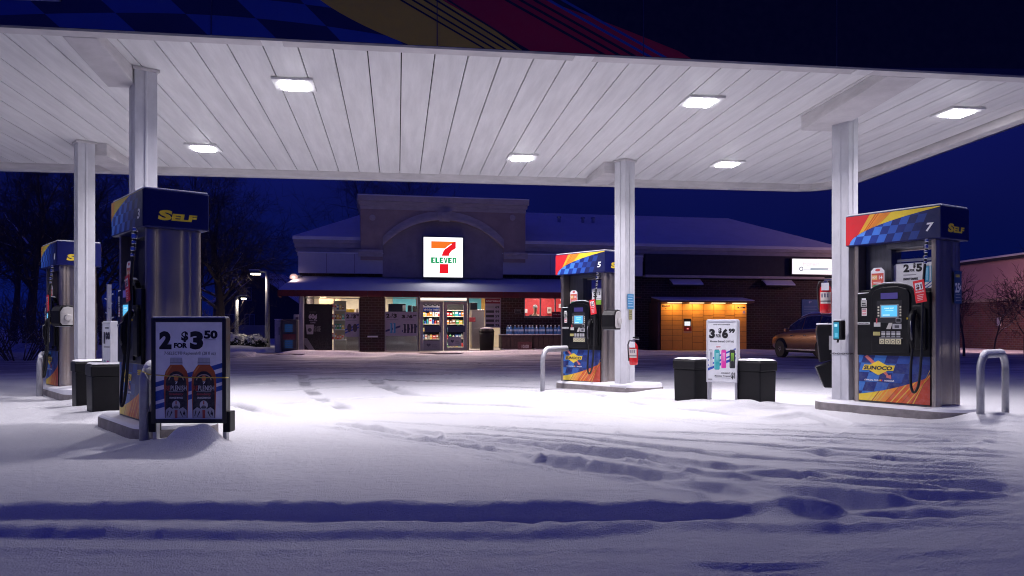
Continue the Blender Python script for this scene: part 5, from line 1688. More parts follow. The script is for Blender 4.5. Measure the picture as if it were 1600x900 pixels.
# second tenant's lit sign
so = -.50
r = sthing('tenant_sign', 1274, so, 'long white backlit sign with faint lettering at the right end of the brick wall', 'shop sign')
x0, x1 = st(1238, so), st(1322, so); tc_ = st(1274, so); z0_, z1_ = sz(1274, 428.5, so), sz(1274, 405, so)
m = MB(); m.box(x0 - tc_ - .03, x1 - tc_ + .03, 0, .14, z0_ - .03, z1_ + .03, M_DKSTEEL); m.build('housing', r)
m = MB(); m.box(x0 - tc_, x1 - tc_, -.012, -.001, z0_, z1_, glow(.97, .97, 1.0, 1.25)); m.build('face', r)
fr = Frame((x0 - tc_, -.013, z0_), (1, 0, 0), (0, 0, 1), (0, -1, 0)); W = x1 - x0; Hh = z1_ - z0_
m = MB(); m.text('Honest', fr, .19 * W, .50 * W, .53 * Hh, .33 * Hh, .002, glow(.80, .70, .72), bold=.03); m.text('T', fr, .56 * W, .63 * W, .53 * Hh, .33 * Hh, .002, glow(.93, .88, .88))
m.disc(fr, .16 * W, .34 * Hh, .10, .002, glow(.16, .16, .22)); m.disc(fr, .16 * W, .34 * Hh, .06, .003, glow(.97, .97, 1.0, 1.25))
m.rect(fr, .205 * W, .95 * W, .26 * Hh, .30 * Hh, .002, glow(.20, .20, .28)); m.rect(fr, .205 * W, .95 * W, .39 * Hh, .42 * Hh, .002, glow(.20, .20, .28)); m.rect(fr, .33 * W, .66 * W, .30 * Hh, .39 * Hh, .003, glow(.35, .45, .52))
m.build('lettering', r)
area('tenant_sign_glow', (0, -.06, (z0_ + z1_) / 2), 2.0, 5, (.95, .95, 1.0), rot=(R(-90), 0, 0), sy=.5, parent=r)

# wall lamp at the left corner of the awning
r = sthing('wall_lamp', 459, -.35, 'small glowing wall lamp at the left end above the awning', 'lamp', z=sz(459, 436, -.35))
m = MB(); m.lathe([(.0, .20), (.07, .19), (.13, .15), (.15, .08), (.15, .02), (.10, 0)], glow(.95, .60, .56, .55), seg=16); m.build('globe', r, smooth=True)
m = MB(); m.box(-.02, .30, .0, .10, .08, .16, M_DKSTEEL); m.build('bracket', r)
area('wall_lamp_light', (-.02, -.3, .05), .2, 3, (1, .7, .62), parent=r, rot=(R(40), 0, 0))

# snow capped hoods on the brick wall
for a, b, y0, y1, lab in ((1045, 1093, 437, 445, 'snow capped wall hood above the orange lockers'), (1189, 1235, 438, 446, 'snow capped wall hood right of the orange lockers')):
    pm = (a + b) / 2; oo = -.45
    r = sthing('wall_hood', pm, 0, lab, 'hood', 'snow capped hoods on the brick wall')
    hw_ = (st(b, oo) - st(a, oo)) / 2; z1_, z0_ = sz(pm, y0, -.3), sz(pm, y1, oo)
    m = MB(); fr = Frame((0, 0, 0), (0, -1, 0), (0, 0, 1), (1, 0, 0))
    m.prism([(.002, z0_ - .03), (.45, z0_ - .03), (.45, z0_), (.10, z1_ - .02), (.002, z1_ - .02)], fr, -hw_, hw_, M_DKBAND); m.build('cover', r)
    m = MB(); m.prism([(.004, z1_ - .018), (.10, z1_ - .018), (.455, z0_ + .004), (.45, z0_ + .05), (.12, z1_ + .04), (.004, z1_ + .045)], fr, -hw_, hw_, M_ROOFSNOW); m.build('snow_cover', r, bevel=.02)

# parking notice
r = sthing('parking_notice', 1266, -.03, 'large dim blue notice board on the brick wall above the parked car', 'sign')
hw_ = (st(1280) - st(1254)) / 2; z0_, z1_ = sz(1266, 497), sz(1266, 468)
m = MB(); m.box(-hw_, hw_, 0, .026, z0_, z1_, ink(.02, .10, .30)); fr = Frame((-hw_, -.001, z0_), (1, 0, 0), (0, 0, 1), (0, -1, 0)); W = 2 * hw_; Hh = z1_ - z0_
m.text('P', fr, .42 * W, .58 * W, .80 * Hh, .12 * Hh, .002, ink(.25, .35, .6))
for k in range(6): m.rect(fr, .12 * W, (.88 - .1 * (k % 2)) * W, (.62 - .09 * k) * Hh, (.65 - .09 * k) * Hh, .002, ink(.12, .22, .45))
m.build('board', r)
# pilaster right of the notice
m = MB(); m.box(st(1283), st(1289), -.06, -.002, 0, zh, M_PURP); m.build('pilaster', shop)

# ================================================================== parcel lockers
lo = -.62
r = sthing('parcel_lockers', 1100, 0, 'lit orange parcel locker bank with roof, grid of doors and small screen', 'lockers')
tc_ = st(1100, 0)
x0, x1 = st(1032.5, lo) - tc_, st(1166.5, lo) - tc_; zt_ = sz(1100, 475, lo)
M_LOCK = mat('locker_orange', (.66, .31, .07), rough=.42, var=.07, vscale=5)
m = MB(); m.box(x0, x1, lo + .02, -.005, .02, zt_ + .05, mat('locker_side', (.10, .05, .05), rough=.6)); m.build('carcass', r)
edges = [1032.5, 1050.5, 1066.3, 1082, 1099, 1114.5, 1133, 1148, 1166.5]
for i in range(8):
    a, b = st(edges[i], lo) - tc_, st(edges[i + 1], lo) - tc_
    rows = [0, .20, .32, .44, .54, .64, .75, .855, 1.0] if i not in (2,) else [0, .26, .50, .74, .86, 1.0]
    if i % 2: rows = [0, .16, .30, .40, .50, .61, .71, .78, .86, 1.0] if i > 1 else rows
    for a0, b0 in zip(rows[:-1], rows[1:]):
        m = MB(); m.box(a + .007, b - .007, lo, lo + .019, .05 + a0 * (zt_ - .05) + .006, .05 + b0 * (zt_ - .05) - .006, M_LOCK); m.build('door', r)
fr = Frame((0, lo - .002, 0), (1, 0, 0), (0, 0, 1), (0, -1, 0))
L = lambda px: st(px, lo) - tc_
Z = lambda py: sz(1100, py, lo)
m = MB(); m.rect(fr, L(1068), L(1080), Z(510), Z(498), .001, BLACK); m.rect(fr, L(1069.5), L(1078.5), Z(509), Z(502.5), .003, glow(.8, .85, .9)); m.rect(fr, L(1068), L(1080.5), Z(517), Z(510.6), .001, ink(.25, .02, .02)); m.rect(fr, L(1073), L(1076), Z(514.5), Z(512.8), .003, glow(.9, .25, .25)); m.rect(fr, L(1068), L(1080.5), Z(520), Z(517.6), .003, ink(.5, .3, .2)); m.build('touch_screen', r)
m = MB(); m.text('amazon', fr, L(1034), L(1047), Z(479.5), .085, .001, BLACK, bold=.05); m.shape(fr, [(L(1036), Z(480.5)), (L(1040), Z(482)), (L(1045), Z(480.8)), (L(1040), Z(482.6))], .001, BLACK); m.build('lettering', r); m = MB(); m.rect(fr, L(1152), L(1164), Z(481.5), Z(479), .001, BLACK); m.text('hub', fr, L(1155), L(1161), Z(481.2), .04, .002, ink(.6, .5, .3)); m.rect(fr, L(1160.5), L(1164), Z(489.5), Z(485.5), .001, ink(.25, .2, .5)); m.build('label_plate', r)
m = MB()
fx = Frame((0, 0, 0), (0, -1, 0), (0, 0, 1), (1, 0, 0))
xr0, xr1 = L(1026) , L(1171)
m.prism([(.005, zt_ + .26), (1.05, zt_ + .12), (1.05, zt_ + .05), (.62, zt_ + .03), (.005, zt_ + .05)], fx, xr0, xr1, mat('locker_roof', (.30, .15, .07), rough=.5)); rf2 = m.build('roof', r)
m = MB(); m.prism([(.005, zt_ + .262), (1.055, zt_ + .122), (1.06, zt_ + .16), (.005, zt_ + .31)], fx, xr0 - .01, xr1 + .01, M_ROOFSNOW); m.build('snow_cover', rf2, bevel=.012)
m = MB(); m.box(xr0 - .10, xr0 - .001, -1.0, -.005, .02, zt_ + .05, mat('locker_side', (.10, .05, .05))); m.build('side_panel', r)
for a, b in ((1040, 1061.5), (1074, 1096), (1108, 1129), (1141, 1162)):
    m = MB(); m.box(L(a), L(b), -.90, -.80, zt_ + .022, zt_ + .044, glow(1.0, .80, .42, 2.6)); m.build('light_strip', r)
    area('locker_light', ((L(a) + L(b)) / 2, -.84, zt_ + .012), L(b) - L(a), 8.5, (1.0, .56, .17), sy=.1, parent=r, rot=(R(14), 0, 0))

# ================================================================== things in and on the shop front
def poster(pa, pb, ya, yb, off, label, name='window_poster', bgc=ink(.36, .34, .46), paint=None, group=None):
    pm = (pa + pb) / 2
    r = sthing(name, pm, off, label, 'poster', group)
    tc = st(pm, off); a, b = st(pa, off) - tc, st(pb, off) - tc; z1_, z0_ = sz(pm, ya, off), sz(pm, yb, off)
    m = MB(); m.box(a, b, 0, .012, z0_, z1_, bgc)
    if paint: paint(m, Frame((a, -.0005, z0_), (1, 0, 0), (0, 0, 1), (0, -1, 0)), b - a, z1_ - z0_)
    m.build('sheet', r)
    return r
def price(m, fr, x0, W, y, Hc, a, b, sub):
    m.text(a, fr, x0, x0 + .22 * W, y, Hc, .002, BLACK, bold=.06); m.text('FOR', fr, x0 + .25 * W, x0 + .42 * W, y, Hc * .3, .002, BLACK); m.text('$', fr, x0 + .36 * W, x0 + .46 * W, y + Hc * .45, Hc * .55, .002, BLACK)
    m.text(b, fr, x0 + .47 * W, x0 + .70 * W, y, Hc, .002, BLACK, bold=.06)
    if sub: m.text(sub, fr, x0 + .72 * W, x0 + .95 * W, y + Hc * .5, Hc * .5, .002, BLACK, bold=.05)
def pt1(m, fr, W, Hh):
    price(m, fr, .08 * W, W * .95, .76 * Hh, .17 * Hh, '2', '3', '99')
    m.rect(fr, .1 * W, .8 * W, .66 * Hh, .68 * Hh, .002, ink(.2, .2, .25))
    for y0 in (.12, .24): m.shape(fr, [(0, y0 * Hh), (W, (y0 + .25) * Hh), (W, (y0 + .31) * Hh), (0, (y0 + .06) * Hh)], .001, ROYAL)
    for c in (.30, .68):
        m.disc(fr, c * W, .36 * Hh, .15 * W, .003, ink(.05, .04, .06), ry=.17 * Hh); m.rect(fr, (c - .12) * W, (c + .12) * W, .03 * Hh, .18 * Hh, .003, ink(.35, .35, .42))
poster(539, 562, 488, 526, .03, 'pale bottle poster in the left shop window reading 2 for 3.99', paint=pt1)
def pt2(m, fr, W, Hh):
    price(m, fr, .03 * W, W * .47, .76 * Hh, .17 * Hh, '2', '3', '')
    m.rect(fr, .05 * W, .4 * W, .66 * Hh, .68 * Hh, .002, ink(.2, .2, .25))
    price(m, fr, .51 * W, W * .49, .74 * Hh, .14 * Hh, '3', '6', '99')
    m.rect(fr, .55 * W, .9 * W, .65 * Hh, .67 * Hh, .002, ink(.2, .2, .25))
    for x0, x1 in ((0, .47), (.52, 1)):
        m.shape(fr, [(x0 * W, .16 * Hh), (x1 * W, .36 * Hh), (x1 * W, .44 * Hh), (x0 * W, .24 * Hh)], .001, ink(.03, .04, .16))
    for k in range(2): can(m, fr, (.14 + .10 * k) * W, .12 * Hh, .08 * W, .42 * Hh, ink(.05, .28, .55), .003)
    for k in range(4): can(m, fr, (.55 + .11 * k) * W, .12 * Hh, .09 * W, .38 * Hh, ink(.03, .03, .07), .003)
poster(602, 652, 487, 525, .03, 'wide pale poster in the window left of the doors with two drink offers', paint=pt2)
def pt3(m, fr, W, Hh):
    m.text('60¢', fr, .16 * W, .46 * W, .70 * Hh, .10 * Hh, .002, ink(.62, .58, .66), bold=.06)
    m.rect(fr, .18 * W, .42 * W, .83 * Hh, .835 * Hh, .002, GREY); m.text('ANY SIZE', fr, .17 * W, .46 * W, .645 * Hh, .028 * Hh, .002, ink(.5, .46, .55)); m.text('COFFEE', fr, .22 * W, .40 * W, .60 * Hh, .028 * Hh, .002, ink(.5, .46, .55))
    m.shape(fr, [(.10 * W, .37 * Hh), (.32 * W, .37 * Hh), (.35 * W, .57 * Hh), (.06 * W, .57 * Hh)], .002, ink(.52, .50, .58)); m.disc(fr, .20 * W, .46 * Hh, .07 * W, .003, ink(.10, .09, .12))
    m.text('12 OZ', fr, .37 * W, .58 * W, .49 * Hh, .045 * Hh, .002, GREY); m.text('15 OZ', fr, .37 * W, .58 * W, .43 * Hh, .045 * Hh, .002, GREY)
    m.shape(fr, [(.0 * W, .02 * Hh), (.0, .30 * Hh), (.12 * W, .28 * Hh), (.40 * W, .02 * Hh), (.30 * W, .02 * Hh)], .002, ink(.30, .29, .36)); m.shape(fr, [(.02 * W, .02 * Hh), (.02 * W, .16 * Hh), (.20 * W, .02 * Hh)], .003, ink(.05, .05, .06))
poster(475, 519.5, 475, 550, .03, 'tall black coffee poster with pale 60 cent lettering in the left shop window', bgc=ink(.015, .014, .018), paint=pt3)
def pt4(m, fr, W, Hh):
    m.rect(fr, 0, W, .82 * Hh, Hh, .001, ink(.25, .03, .05)); m.text('DAILY', fr, .06 * W, .5 * W, .88 * Hh, .05 * Hh, .002, WHITE); m.text('DEALS', fr, .53 * W, .95 * W, .88 * Hh, .05 * Hh, .002, WHITE)
    for k in range(5):
        y = (.66 - .155 * k) * Hh
        m.rect(fr, .05 * W, .58 * W, y, y + .085 * Hh, .001, ink(.04, .04, .05) if k else ink(.3, .3, .34)); m.text(('69', '99', '59', '89', '79')[k], fr, .66 * W, .92 * W, y, .085 * Hh, .002, BLACK, bold=.03)
poster(758, 782, 466, 512, .03, 'tall price list poster with red heading right of the doors', bgc=ink(.36, .34, .44), paint=pt4)
def pt5(m, fr, W, Hh):
    m.text('COOL', fr, .0 * W, .98 * W, .62 * Hh, .42 * Hh, .002, ink(.02, .02, .03), bold=.07); m.rect(fr, 0, W, 0, .42 * Hh, .001, ROYAL); m.text('drinks inside', fr, .06 * W, .94 * W, .12 * Hh, .2 * Hh, .002, WHITE)
poster(661, 689.5, 471.5, 487, .35, 'white and blue banner behind the top of the left door', name='door_banner', bgc=WHITE, paint=pt5)
def pt6(m, fr, W, Hh):
    m.shape(fr, [(.18 * W, .55 * Hh), (.32 * W, .35 * Hh), (.46 * W, .55 * Hh), (.39 * W, .68 * Hh), (.32 * W, .60 * Hh), (.25 * W, .68 * Hh)], .002, ink(.05, .05, .1)); m.rect(fr, .55 * W, .85 * W, .3 * Hh, .36 * Hh, .002, ink(.1, .1, .15)); m.rect(fr, .55 * W, .8 * W, .5 * Hh, .56 * Hh, .002, ink(.1, .1, .15))
poster(661.5, 687, 532, 547, .02, 'grey sticker with heart at the foot of the left door', name='door_sticker', bgc=ink(.22, .22, .28), paint=pt6)
poster(700, 721, 526, 541, .02, 'grey sticker low on the right door', name='door_sticker', bgc=ink(.36, .34, .44), paint=pt6)
poster(663, 688, 509, 519, .02, 'dark push plate sticker across the middle of the left door', name='door_sticker', bgc=ink(.04, .05, .12))
poster(699, 727, 509, 519, .02, 'dark push plate sticker across the middle of the right door', name='door_sticker', bgc=ink(.04, .05, .12))
def pt7(m, fr, W, Hh):
    for k, c in enumerate((ink(.06, .06, .09), ROYAL, ink(.06, .06, .09))): price(m, fr, (.03 + .33 * k) * W, W * .30, .30 * Hh, .4 * Hh, '2', '5', '')
    for k in range(2): m.shape(fr, [((.27 + .34 * k) * W, 0), ((.31 + .34 * k) * W, 0), ((.36 + .34 * k) * W, Hh), ((.32 + .34 * k) * W, Hh)], .001, ROYAL)
poster(819, 867, 497, 504.5, .20, 'row of small price cards along the sill of the red lit window', name='price_strip', bgc=ink(.55, .53, .62), paint=pt7)
poster(862, 884, 487, 505, .02, 'dark red sign in the corner of the red lit window', name='window_sign', bgc=ink(.16, .02, .03), paint=lambda m, fr, W, Hh: (m.text('We accept', fr, .08 * W, .92 * W, .72 * Hh, .10 * Hh, .002, ink(.6, .5, .5)), m.text('EBT', fr, .3 * W, .7 * W, .35 * Hh, .16 * Hh, .002, ink(.6, .4, .4))))
poster(873, 880, 475, 481, 2.30, 'small white notice on the red wall behind the clerk', name='wall_notice', bgc=WHITE)
poster(855, 861.5, 480, 489.5, 2.30, 'small printed white sheet on the red wall right of the clerk', name='wall_notice', bgc=ink(.6, .55, .5), paint=lambda m, fr, W, Hh: m.rect(fr, .2 * W, .8 * W, .3 * Hh, .7 * Hh, .002, ink(.3, .2, .2)))
poster(818.5, 824, 483, 489, 2.30, 'small white notice on the red wall left of the clerk', name='wall_notice', bgc=WHITE)
poster(804, 814, 483, 489.5, -.004 - .012, 'small outlined plaque on the brick beside the price list', name='wall_plaque', bgc=ink(.25, .24, .28), paint=lambda m, fr, W, Hh: (m.rect(fr, .06 * W, .94 * W, .08 * Hh, .92 * Hh, .001, ink(.03, .03, .04)), m.text('NO SMOKING', fr, .12 * W, .88 * W, .5 * Hh, .18 * Hh, .002, GREY)))
# counter-top equipment behind the window
def boxes(name, px, off, label, cat, parts, z=.0, group=None):
    r = sthing(name, px, off, label, cat, group)
    tc = st(px, off)
    for nm, a, b, ya, yb, dep, mm in parts:
        m = MB(); m.box(st(a, off) - tc, st(b, off) - tc, 0 if nm != 'screen' else -.012, dep, sz(px, yb, off), sz(px, ya, off), mm); m.build(nm, r, bevel=.01)
    return r
boxes('microwave', 620, 1.0, 'black boxy oven on the counter in the window left of the doors', 'oven', [('body', 607, 634, 474.5, 487, .5, M_BLKSAT), ('control_panel', 629, 634, 477, 486, -.01, GREY), ('counter', 602, 653, 487, 548, .6, mat('counter_front', (.12, .12, .14)))])
boxes('coffee_urn', 641, .9, 'dark rounded urn beside the oven on the window counter', 'urn', [('body', 637.5, 643.5, 477, 487, .3, M_BLKSAT), ('lid', 645, 653, 478, 487, .3, M_BLKPLAST)])
boxes('drink_cooler', 745, 1.1, 'steel drinks dispenser with dark header right of the doors', 'drinks machine', [('body', 737, 757, 484, 545, .6, M_STEEL), ('header', 735, 746, 473, 484, .4, M_BLKSAT), ('panel', 733, 743, 496, 503, -.02, ink(.25, .03, .04))])
boxes('display_rack', 528, 1.2, 'tall wire rack of goods in the left shop window', 'rack', [('back', 521, 541, 470, 550, .04, ink(.30, .30, .26)), ('shelf', 521, 541, 484, 486, -.4, M_GALV), ('shelf', 521, 541, 499, 501, -.4, M_GALV), ('shelf', 521, 541, 514, 516, -.4, M_GALV), ('shelf', 521, 541, 530, 532, -.4, M_GALV)])
boxes('cardboard_box', 515, 2.6, 'brown carton on top of the shelving in the left window', 'carton', [('carton', 498, 532, 466, 476, .4, mat('cardboard', (.42, .28, .16), var=.1)), ('flap', 500, 510, 464, 466, .3, mat('cardboard', (.42, .28, .16)))])
boxes('pastry_case', 548, 2.0, 'yellow topped pastry case beside the bottle poster', 'case', [('hood', 537, 554, 483, 492, .4, mat('case_yellow', (.75, .50, .06))), ('card', 556, 560, 482, 489, .02, ink(.7, .55, .45)), ('body', 530, 562, 492, 548, .5, ink(.12, .11, .12))])
# --- shelving and goods seen through the doors
rr = random.Random(11)
GOODS = [('red', (.60, .03, .03)), ('yellow', (.80, .55, .05)), ('orange', (.75, .25, .03)), ('blue', (.03, .12, .50)), ('white', (.75, .72, .68)), ('green', (.05, .35, .10)), ('brown', (.25, .10, .05)), ('teal', (.05, .40, .45))]
for (pa, pb, off, side) in ((659, 692, 1.5, 'left'), (697, 730, 1.7, 'right')):
    pm = (pa + pb) / 2; tc = st(pm, off); a, b = st(pa, off) - tc, st(pb, off) - tc
    r = sthing('shelf_unit', pm, off, 'stocked shelving seen through the %s door' % side, 'shelving')
    m = MB(); m.box(a, b, .32, .36, .05, 2.05, M_DARK); m.build('back', r)
    lv = [.18, .52, .84, 1.14, 1.46, 1.72]
    for z in lv:
        m = MB(); m.box(a, b, -.02, .318, z - .03, z, mat('shelf_cream', (.65, .58, .45), rough=.5)); m.build('shelf', r)
    for li, z in enumerate(lv[:-1]):
        x = a + .02; cnt = 0
        while x < b - .10:
            cnt += 1
            wd = rr.uniform(.07, .15); cn, c = rr.choice(GOODS)
            hh = rr.uniform(.12, .24)
            bot = rr.random() < .45
            m = MB(); mm = mat('goods_' + cn, c, rough=.3, var=.15, vscale=14)
            if bot:
                m.lathe([(wd * .42, 0), (wd * .45, .01), (wd * .45, hh * .62), (wd * .2, hh * .85), (wd * .2, hh)], mm, (0, 0, 0), 8); nm = 'bottle'
            else:
                m.box(-wd / 2, wd / 2, -.05, .10, 0, hh, mm); m.rect(Frame((-wd / 2, -.051, 0), (1, 0, 0), (0, 0, 1), (0, -1, 0)), wd * .15, wd * .85, hh * .45, hh * .75, .001, WHITE if cn != 'white' else RED); nm = 'packet'
            o = m.build(nm, None)
            o.location = sw(tc + x + wd / 2, off + .07, z + .001); o.rotation_euler = (0, 0, RZS)
            tag(o, '%s %s, number %s from the left on the %s behind the %s door' % (cn, nm, ('one two three four five six seven eight nine ten eleven twelve thirteen'.split())[cnt - 1], ('bottom shelf', 'second lowest shelf', 'middle shelf', 'second highest shelf', 'top shelf')[li], side), nm, 'goods on the shelves behind the doors')
            x += wd + rr.uniform(.005, .03)
pm, off = 531, .80
tc = st(pm, off)
for li, py in enumerate((484, 499, 514, 530)):
    z = sz(528, py, 1.2)
    for k in range(5):
        cn, c = rr.choice(GOODS); wd = .085; hh = rr.uniform(.14, .26)
        m = MB(); m.box(-wd / 2, wd / 2, -.05, .08, 0, hh, mat('goods_' + cn, c, rough=.3, var=.15, vscale=14)); m.rect(Frame((-wd / 2, -.051, 0), (1, 0, 0), (0, 0, 1), (0, -1, 0)), wd * .2, wd * .8, hh * .4, hh * .8, .001, WHITE if cn != 'white' else RED)
        o = m.build('packet'); o.location = sw(st(528, 1.2) + (k - 2) * .098, 1.2 - .2, z + .001); o.rotation_euler = (0, 0, RZS)
        tag(o, '%s packet on the left window wire rack, number %s on its %s shelf' % (cn, 'one two three four five'.split()[k], ('top', 'second', 'third', 'lowest')[li]), 'packet', 'goods on the wire rack in the left window')
# --- outside: bin, benches with water jugs
r = sthing('litter_bin', 760.5, -.75, 'round dark litter bin with snowy top right of the shop doors', 'bin')
m = MB(); m.lathe([(.24, .04), (.27, .08), (.29, .62), (.30, .75), (.28, .78)], M_BLKPLAST, seg=20); m.build('body', r, smooth=True)
m = MB(); m.lathe([(.30, .781), (.31, .82), (.26, .93), (.10, .97), (.0, .975)], M_BLKPLAST, seg=20); m.build('lid', r, smooth=True)
m = MB(); m.lathe([(.27, .93), (.24, .965), (.10, .99), (0, 1.0)], M_SNOW, seg=20); m.build('snow_cover', r, smooth=True)
M_WOOD = mat('dark_timber', (.075, .042, .04), rough=.7, var=.25, vscale=8, stretch=(1, 1, 5))
bz = sz(830, 521.5, -.9)
for pa, pb, lab in ((783.5, 832, 'dark timber stand under the water jugs nearest the doors'), (833.5, 888, 'dark timber stand under the water jugs beside pump 5')):
    pm = (pa + pb) / 2; off = -.9; tc = st(pm, off); a, b = st(pa, off) - tc, st(pb, off) - tc
    r = sthing('display_stand', pm, off, lab, 'stand', 'timber stands along the shop front')
    m = MB(); n = 7
    for k in range(n):
        m.box(a + (b - a) * k / n + .006, a + (b - a) * (k + 1) / n - .006, 0, .03, .16, bz - .05, M_WOOD)
    m.box(a, b, .031, .60, .16, bz - .05, M_WOOD); m.build('cladding', r)
    m = MB(); m.box(a - .02, b + .02, -.02, .62, bz - .049, bz - .02, M_GALV); m.build('top', r)
    m = MB(); m.box(a + .04, b - .04, -.01, .02, .10, .14, M_GALV); m.box(a + .04, a + .08, -.01, .5, .04, .16, M_GALV); m.box(b - .08, b - .04, -.01, .5, .04, .16, M_GALV); m.build('skid_frame', r)
def pt8(m, fr, W, Hh): m.text('10.00', fr, .28 * W, .78 * W, .18 * Hh, .45 * Hh, .002, ink(.55, .5, .5), bold=.03)
poster(809, 831, 534, 546, -.92 - .012, 'dark red price card hung on the timber stand', name='price_card', bgc=ink(.12, .03, .035), paint=pt8)
rj = random.Random(2)
jug = None
M_JUG = mat('blue_water_plastic', (.05, .16, .42), rough=.12, var=.1, vscale=8, coat=.5)
for k in range(17):
    px = 793 + 5.7 * k + rj.uniform(-1, 1)
    off = -.62 + rj.uniform(-.05, .1)
    if jug is None:
        jug = sthing('water_jug', px, off, 'blue water jug in the row on the timber stands', 'jug', 'blue water jugs in a row', z=bz - .019)
        m = MB(); m.lathe([(.055, 0), (.066, .01), (.068, .07), (.062, .10), (.068, .13), (.066, .19), (.045, .24), (.022, .265), (.022, .28)], M_JUG, seg=12); m.build('body', jug, smooth=True)
        m = MB(); m.lathe([(.026, .281), (.026, .305), (.02, .31)], WHITE, seg=10); m.build('cap', jug)
        m = MB()
        for q in range(-3, 3):
            a0, a1 = R(-90 + 22 * q), R(-90 + 22 * (q + 1)); m.poly([(.0705 * math.cos(a0), .0705 * math.sin(a0), .10), (.0705 * math.cos(a1), .0705 * math.sin(a1), .10), (.0705 * math.cos(a1), .0705 * math.sin(a1), .17), (.0705 * math.cos(a0), .0705 * math.sin(a0), .17)], ink(.35, .5, .7))
        m.build('label_band', jug)
        jug.scale = (1.15, 1.15, 1.15)
    else:
        c = copy_tree(jug); p = sw(st(px, off), off, bz - .019); c.location = p; c.rotation_euler = (0, 0, RZS + rj.uniform(-.4, .4))
# --- left of the shop: ice chest, gas cylinder cage, white machine
def ext_box(name, pa, pb, ya, off, dep, label, cat, mm, z0=.05):
    pm = (pa + pb) / 2; r = sthing(name, pm, off, label, cat); tc = st(pm, off)
    a, b = st(pa, off) - tc, st(pb, off) - tc; h = sz(pm, ya, off)
    m = MB(); m.box(a, b, 0, dep, z0, h, mm); m.build('body', r, bevel=.03)
    return r, a, b, h
r, a, b, h = ext_box('ice_chest', 429, 439, 500, -.8, .8, 'pale upright ice chest left of the dark cylinder cage', 'ice chest', mat('chest_white', (.62, .56, .55), rough=.4))
m = MB(); m.box(a - .01, b + .01, -.01, .81, h + .001, h + .04, M_SNOW); m.build('snow_cover', r, bevel=.015)
m = MB(); m.box(a + .03, b - .03, -.02, -.001, .15, h - .12, mat('chest_door', (.66, .60, .59), rough=.4)); m.box(b - .08, b - .05, -.04, -.021, .7, 1.0, M_DKSTEEL); m.build('door', r)
r, a, b, h = ext_box('cylinder_cage', 439.5, 464, 499, -1.5, .9, 'dark vending cage with two blue lit grids at the left end of the shop', 'cage', M_DKBAND)
for zc, cc in ((.72, glow(.004, .022, .085)), (.26, glow(.004, .022, .085))):
    m = MB(); fr = Frame((0, -.004, 0), (1, 0, 0), (0, 0, 1), (0, -1, 0))
    for q in range(4): m.box(a + .12, a + .72 * (b - a) , -.012, -.002, h * (zc - .0) + .075 * q - .1, h * zc + .075 * q - .05, cc)
    m.build('lit_grid', r)
m = MB(); m.box(a + .05, b - .05, -.012, -.002, h * .42, h * .58, ink(.12, .02, .03)); m.build('red_panel', r)
r, a, b, h = ext_box('vending_machine', 458.5, 467, 491, -.7, .6, 'white topped machine half hidden between the cage and the awning post', 'machine', mat('chest_white', (.62, .56, .55)))
for k in range(5):
    m = MB(); m.box(a + .08, b - .02, -.015, -.002, .25 + .25 * k, .38 + .25 * k, ink(.25, .18, .2)); m.build('panel', r)

# ================================================================== the clerk
def skin_body(name, parent, joints, bones, mm, sub=2):
    me = bpy.data.meshes.new(name)
    me.from_pydata([j[0] for j in joints], bones, [])
    me.materials.append(mm)
    o = bpy.data.objects.new(name, me); COL.objects.link(o); o.parent = parent
    md = o.modifiers.new('skin', 'SKIN'); md.use_smooth_shade = True
    lay = me.skin_vertices[0].data if me.skin_vertices else None
    if lay is None:
        bpy.context.view_layer.update()
    for i, j in enumerate(joints):
        me.skin_vertices[0].data[i].radius = (j[1], j[2] if len(j) > 2 else j[1])
        me.skin_vertices[0].data[i].use_root = (i == 0)
    s = o.modifiers.new('sub', 'SUBSURF'); s.levels = sub; s.render_levels = sub
    return o
M_SKIN = mat('skin', (.42, .25, .18), rough=.5, var=.05)
M_CLOTH = mat('dark_uniform', (.03, .025, .035), rough=.8, var=.15)
off = 1.35
r = sthing('person', 836, off, 'clerk in dark uniform and cap standing behind the red lit window', 'person', z=.05)
J = [((0, 0, .95), .15, .11), ((0, 0, 1.15), .15, .10), ((0, -.01, 1.38), .17, .10), ((0, -.01, 1.50), .07, .06), ((0, -.02, 1.58), .058, .06), ((0, -.04, 1.68), .085, .10), ((0, -.04, 1.78), .075, .09),
     ((.20, 0, 1.42), .065), ((.27, -.04, 1.16), .048), ((.22, -.24, 1.05), .036), ((.20, -.32, 1.04), .036),
     ((-.20, 0, 1.42), .065), ((-.27, -.04, 1.16), .048), ((-.22, -.24, 1.05), .036), ((-.20, -.32, 1.04), .036),
     ((.10, 0, .85), .095), ((.11, 0, .48), .065), ((.11, .02, .06), .05), ((.11, -.12, .03), .04), ((-.10, 0, .85), .095), ((-.11, 0, .48), .065), ((-.11, .02, .06), .05), ((-.11, -.12, .03), .04)]
B = [(0, 1), (1, 2), (2, 3), (3, 4), (4, 5), (5, 6), (2, 7), (7, 8), (8, 9), (9, 10), (2, 11), (11, 12), (12, 13), (13, 14), (0, 15), (15, 16), (16, 17), (17, 18), (0, 19), (19, 20), (20, 21), (21, 22)]
skin_body('body', r, J, B, M_SKIN)
JC = [(p, a * 1.07 + .008, (b[0] if b else a) * 1.07 + .008) for p, a, *b in J[:4]] + [(p, a * 1.08 + .01, a * 1.08 + .01) for p, a, *b in J[7:10]] + [(p, a * 1.08 + .01, a * 1.08 + .01) for p, a, *b in J[11:14]] + [(p, a * 1.08 + .01, a * 1.08 + .01) for p, a, *b in J[15:18]] + [(p, a * 1.08 + .01, a * 1.08 + .01) for p, a, *b in J[19:22]]
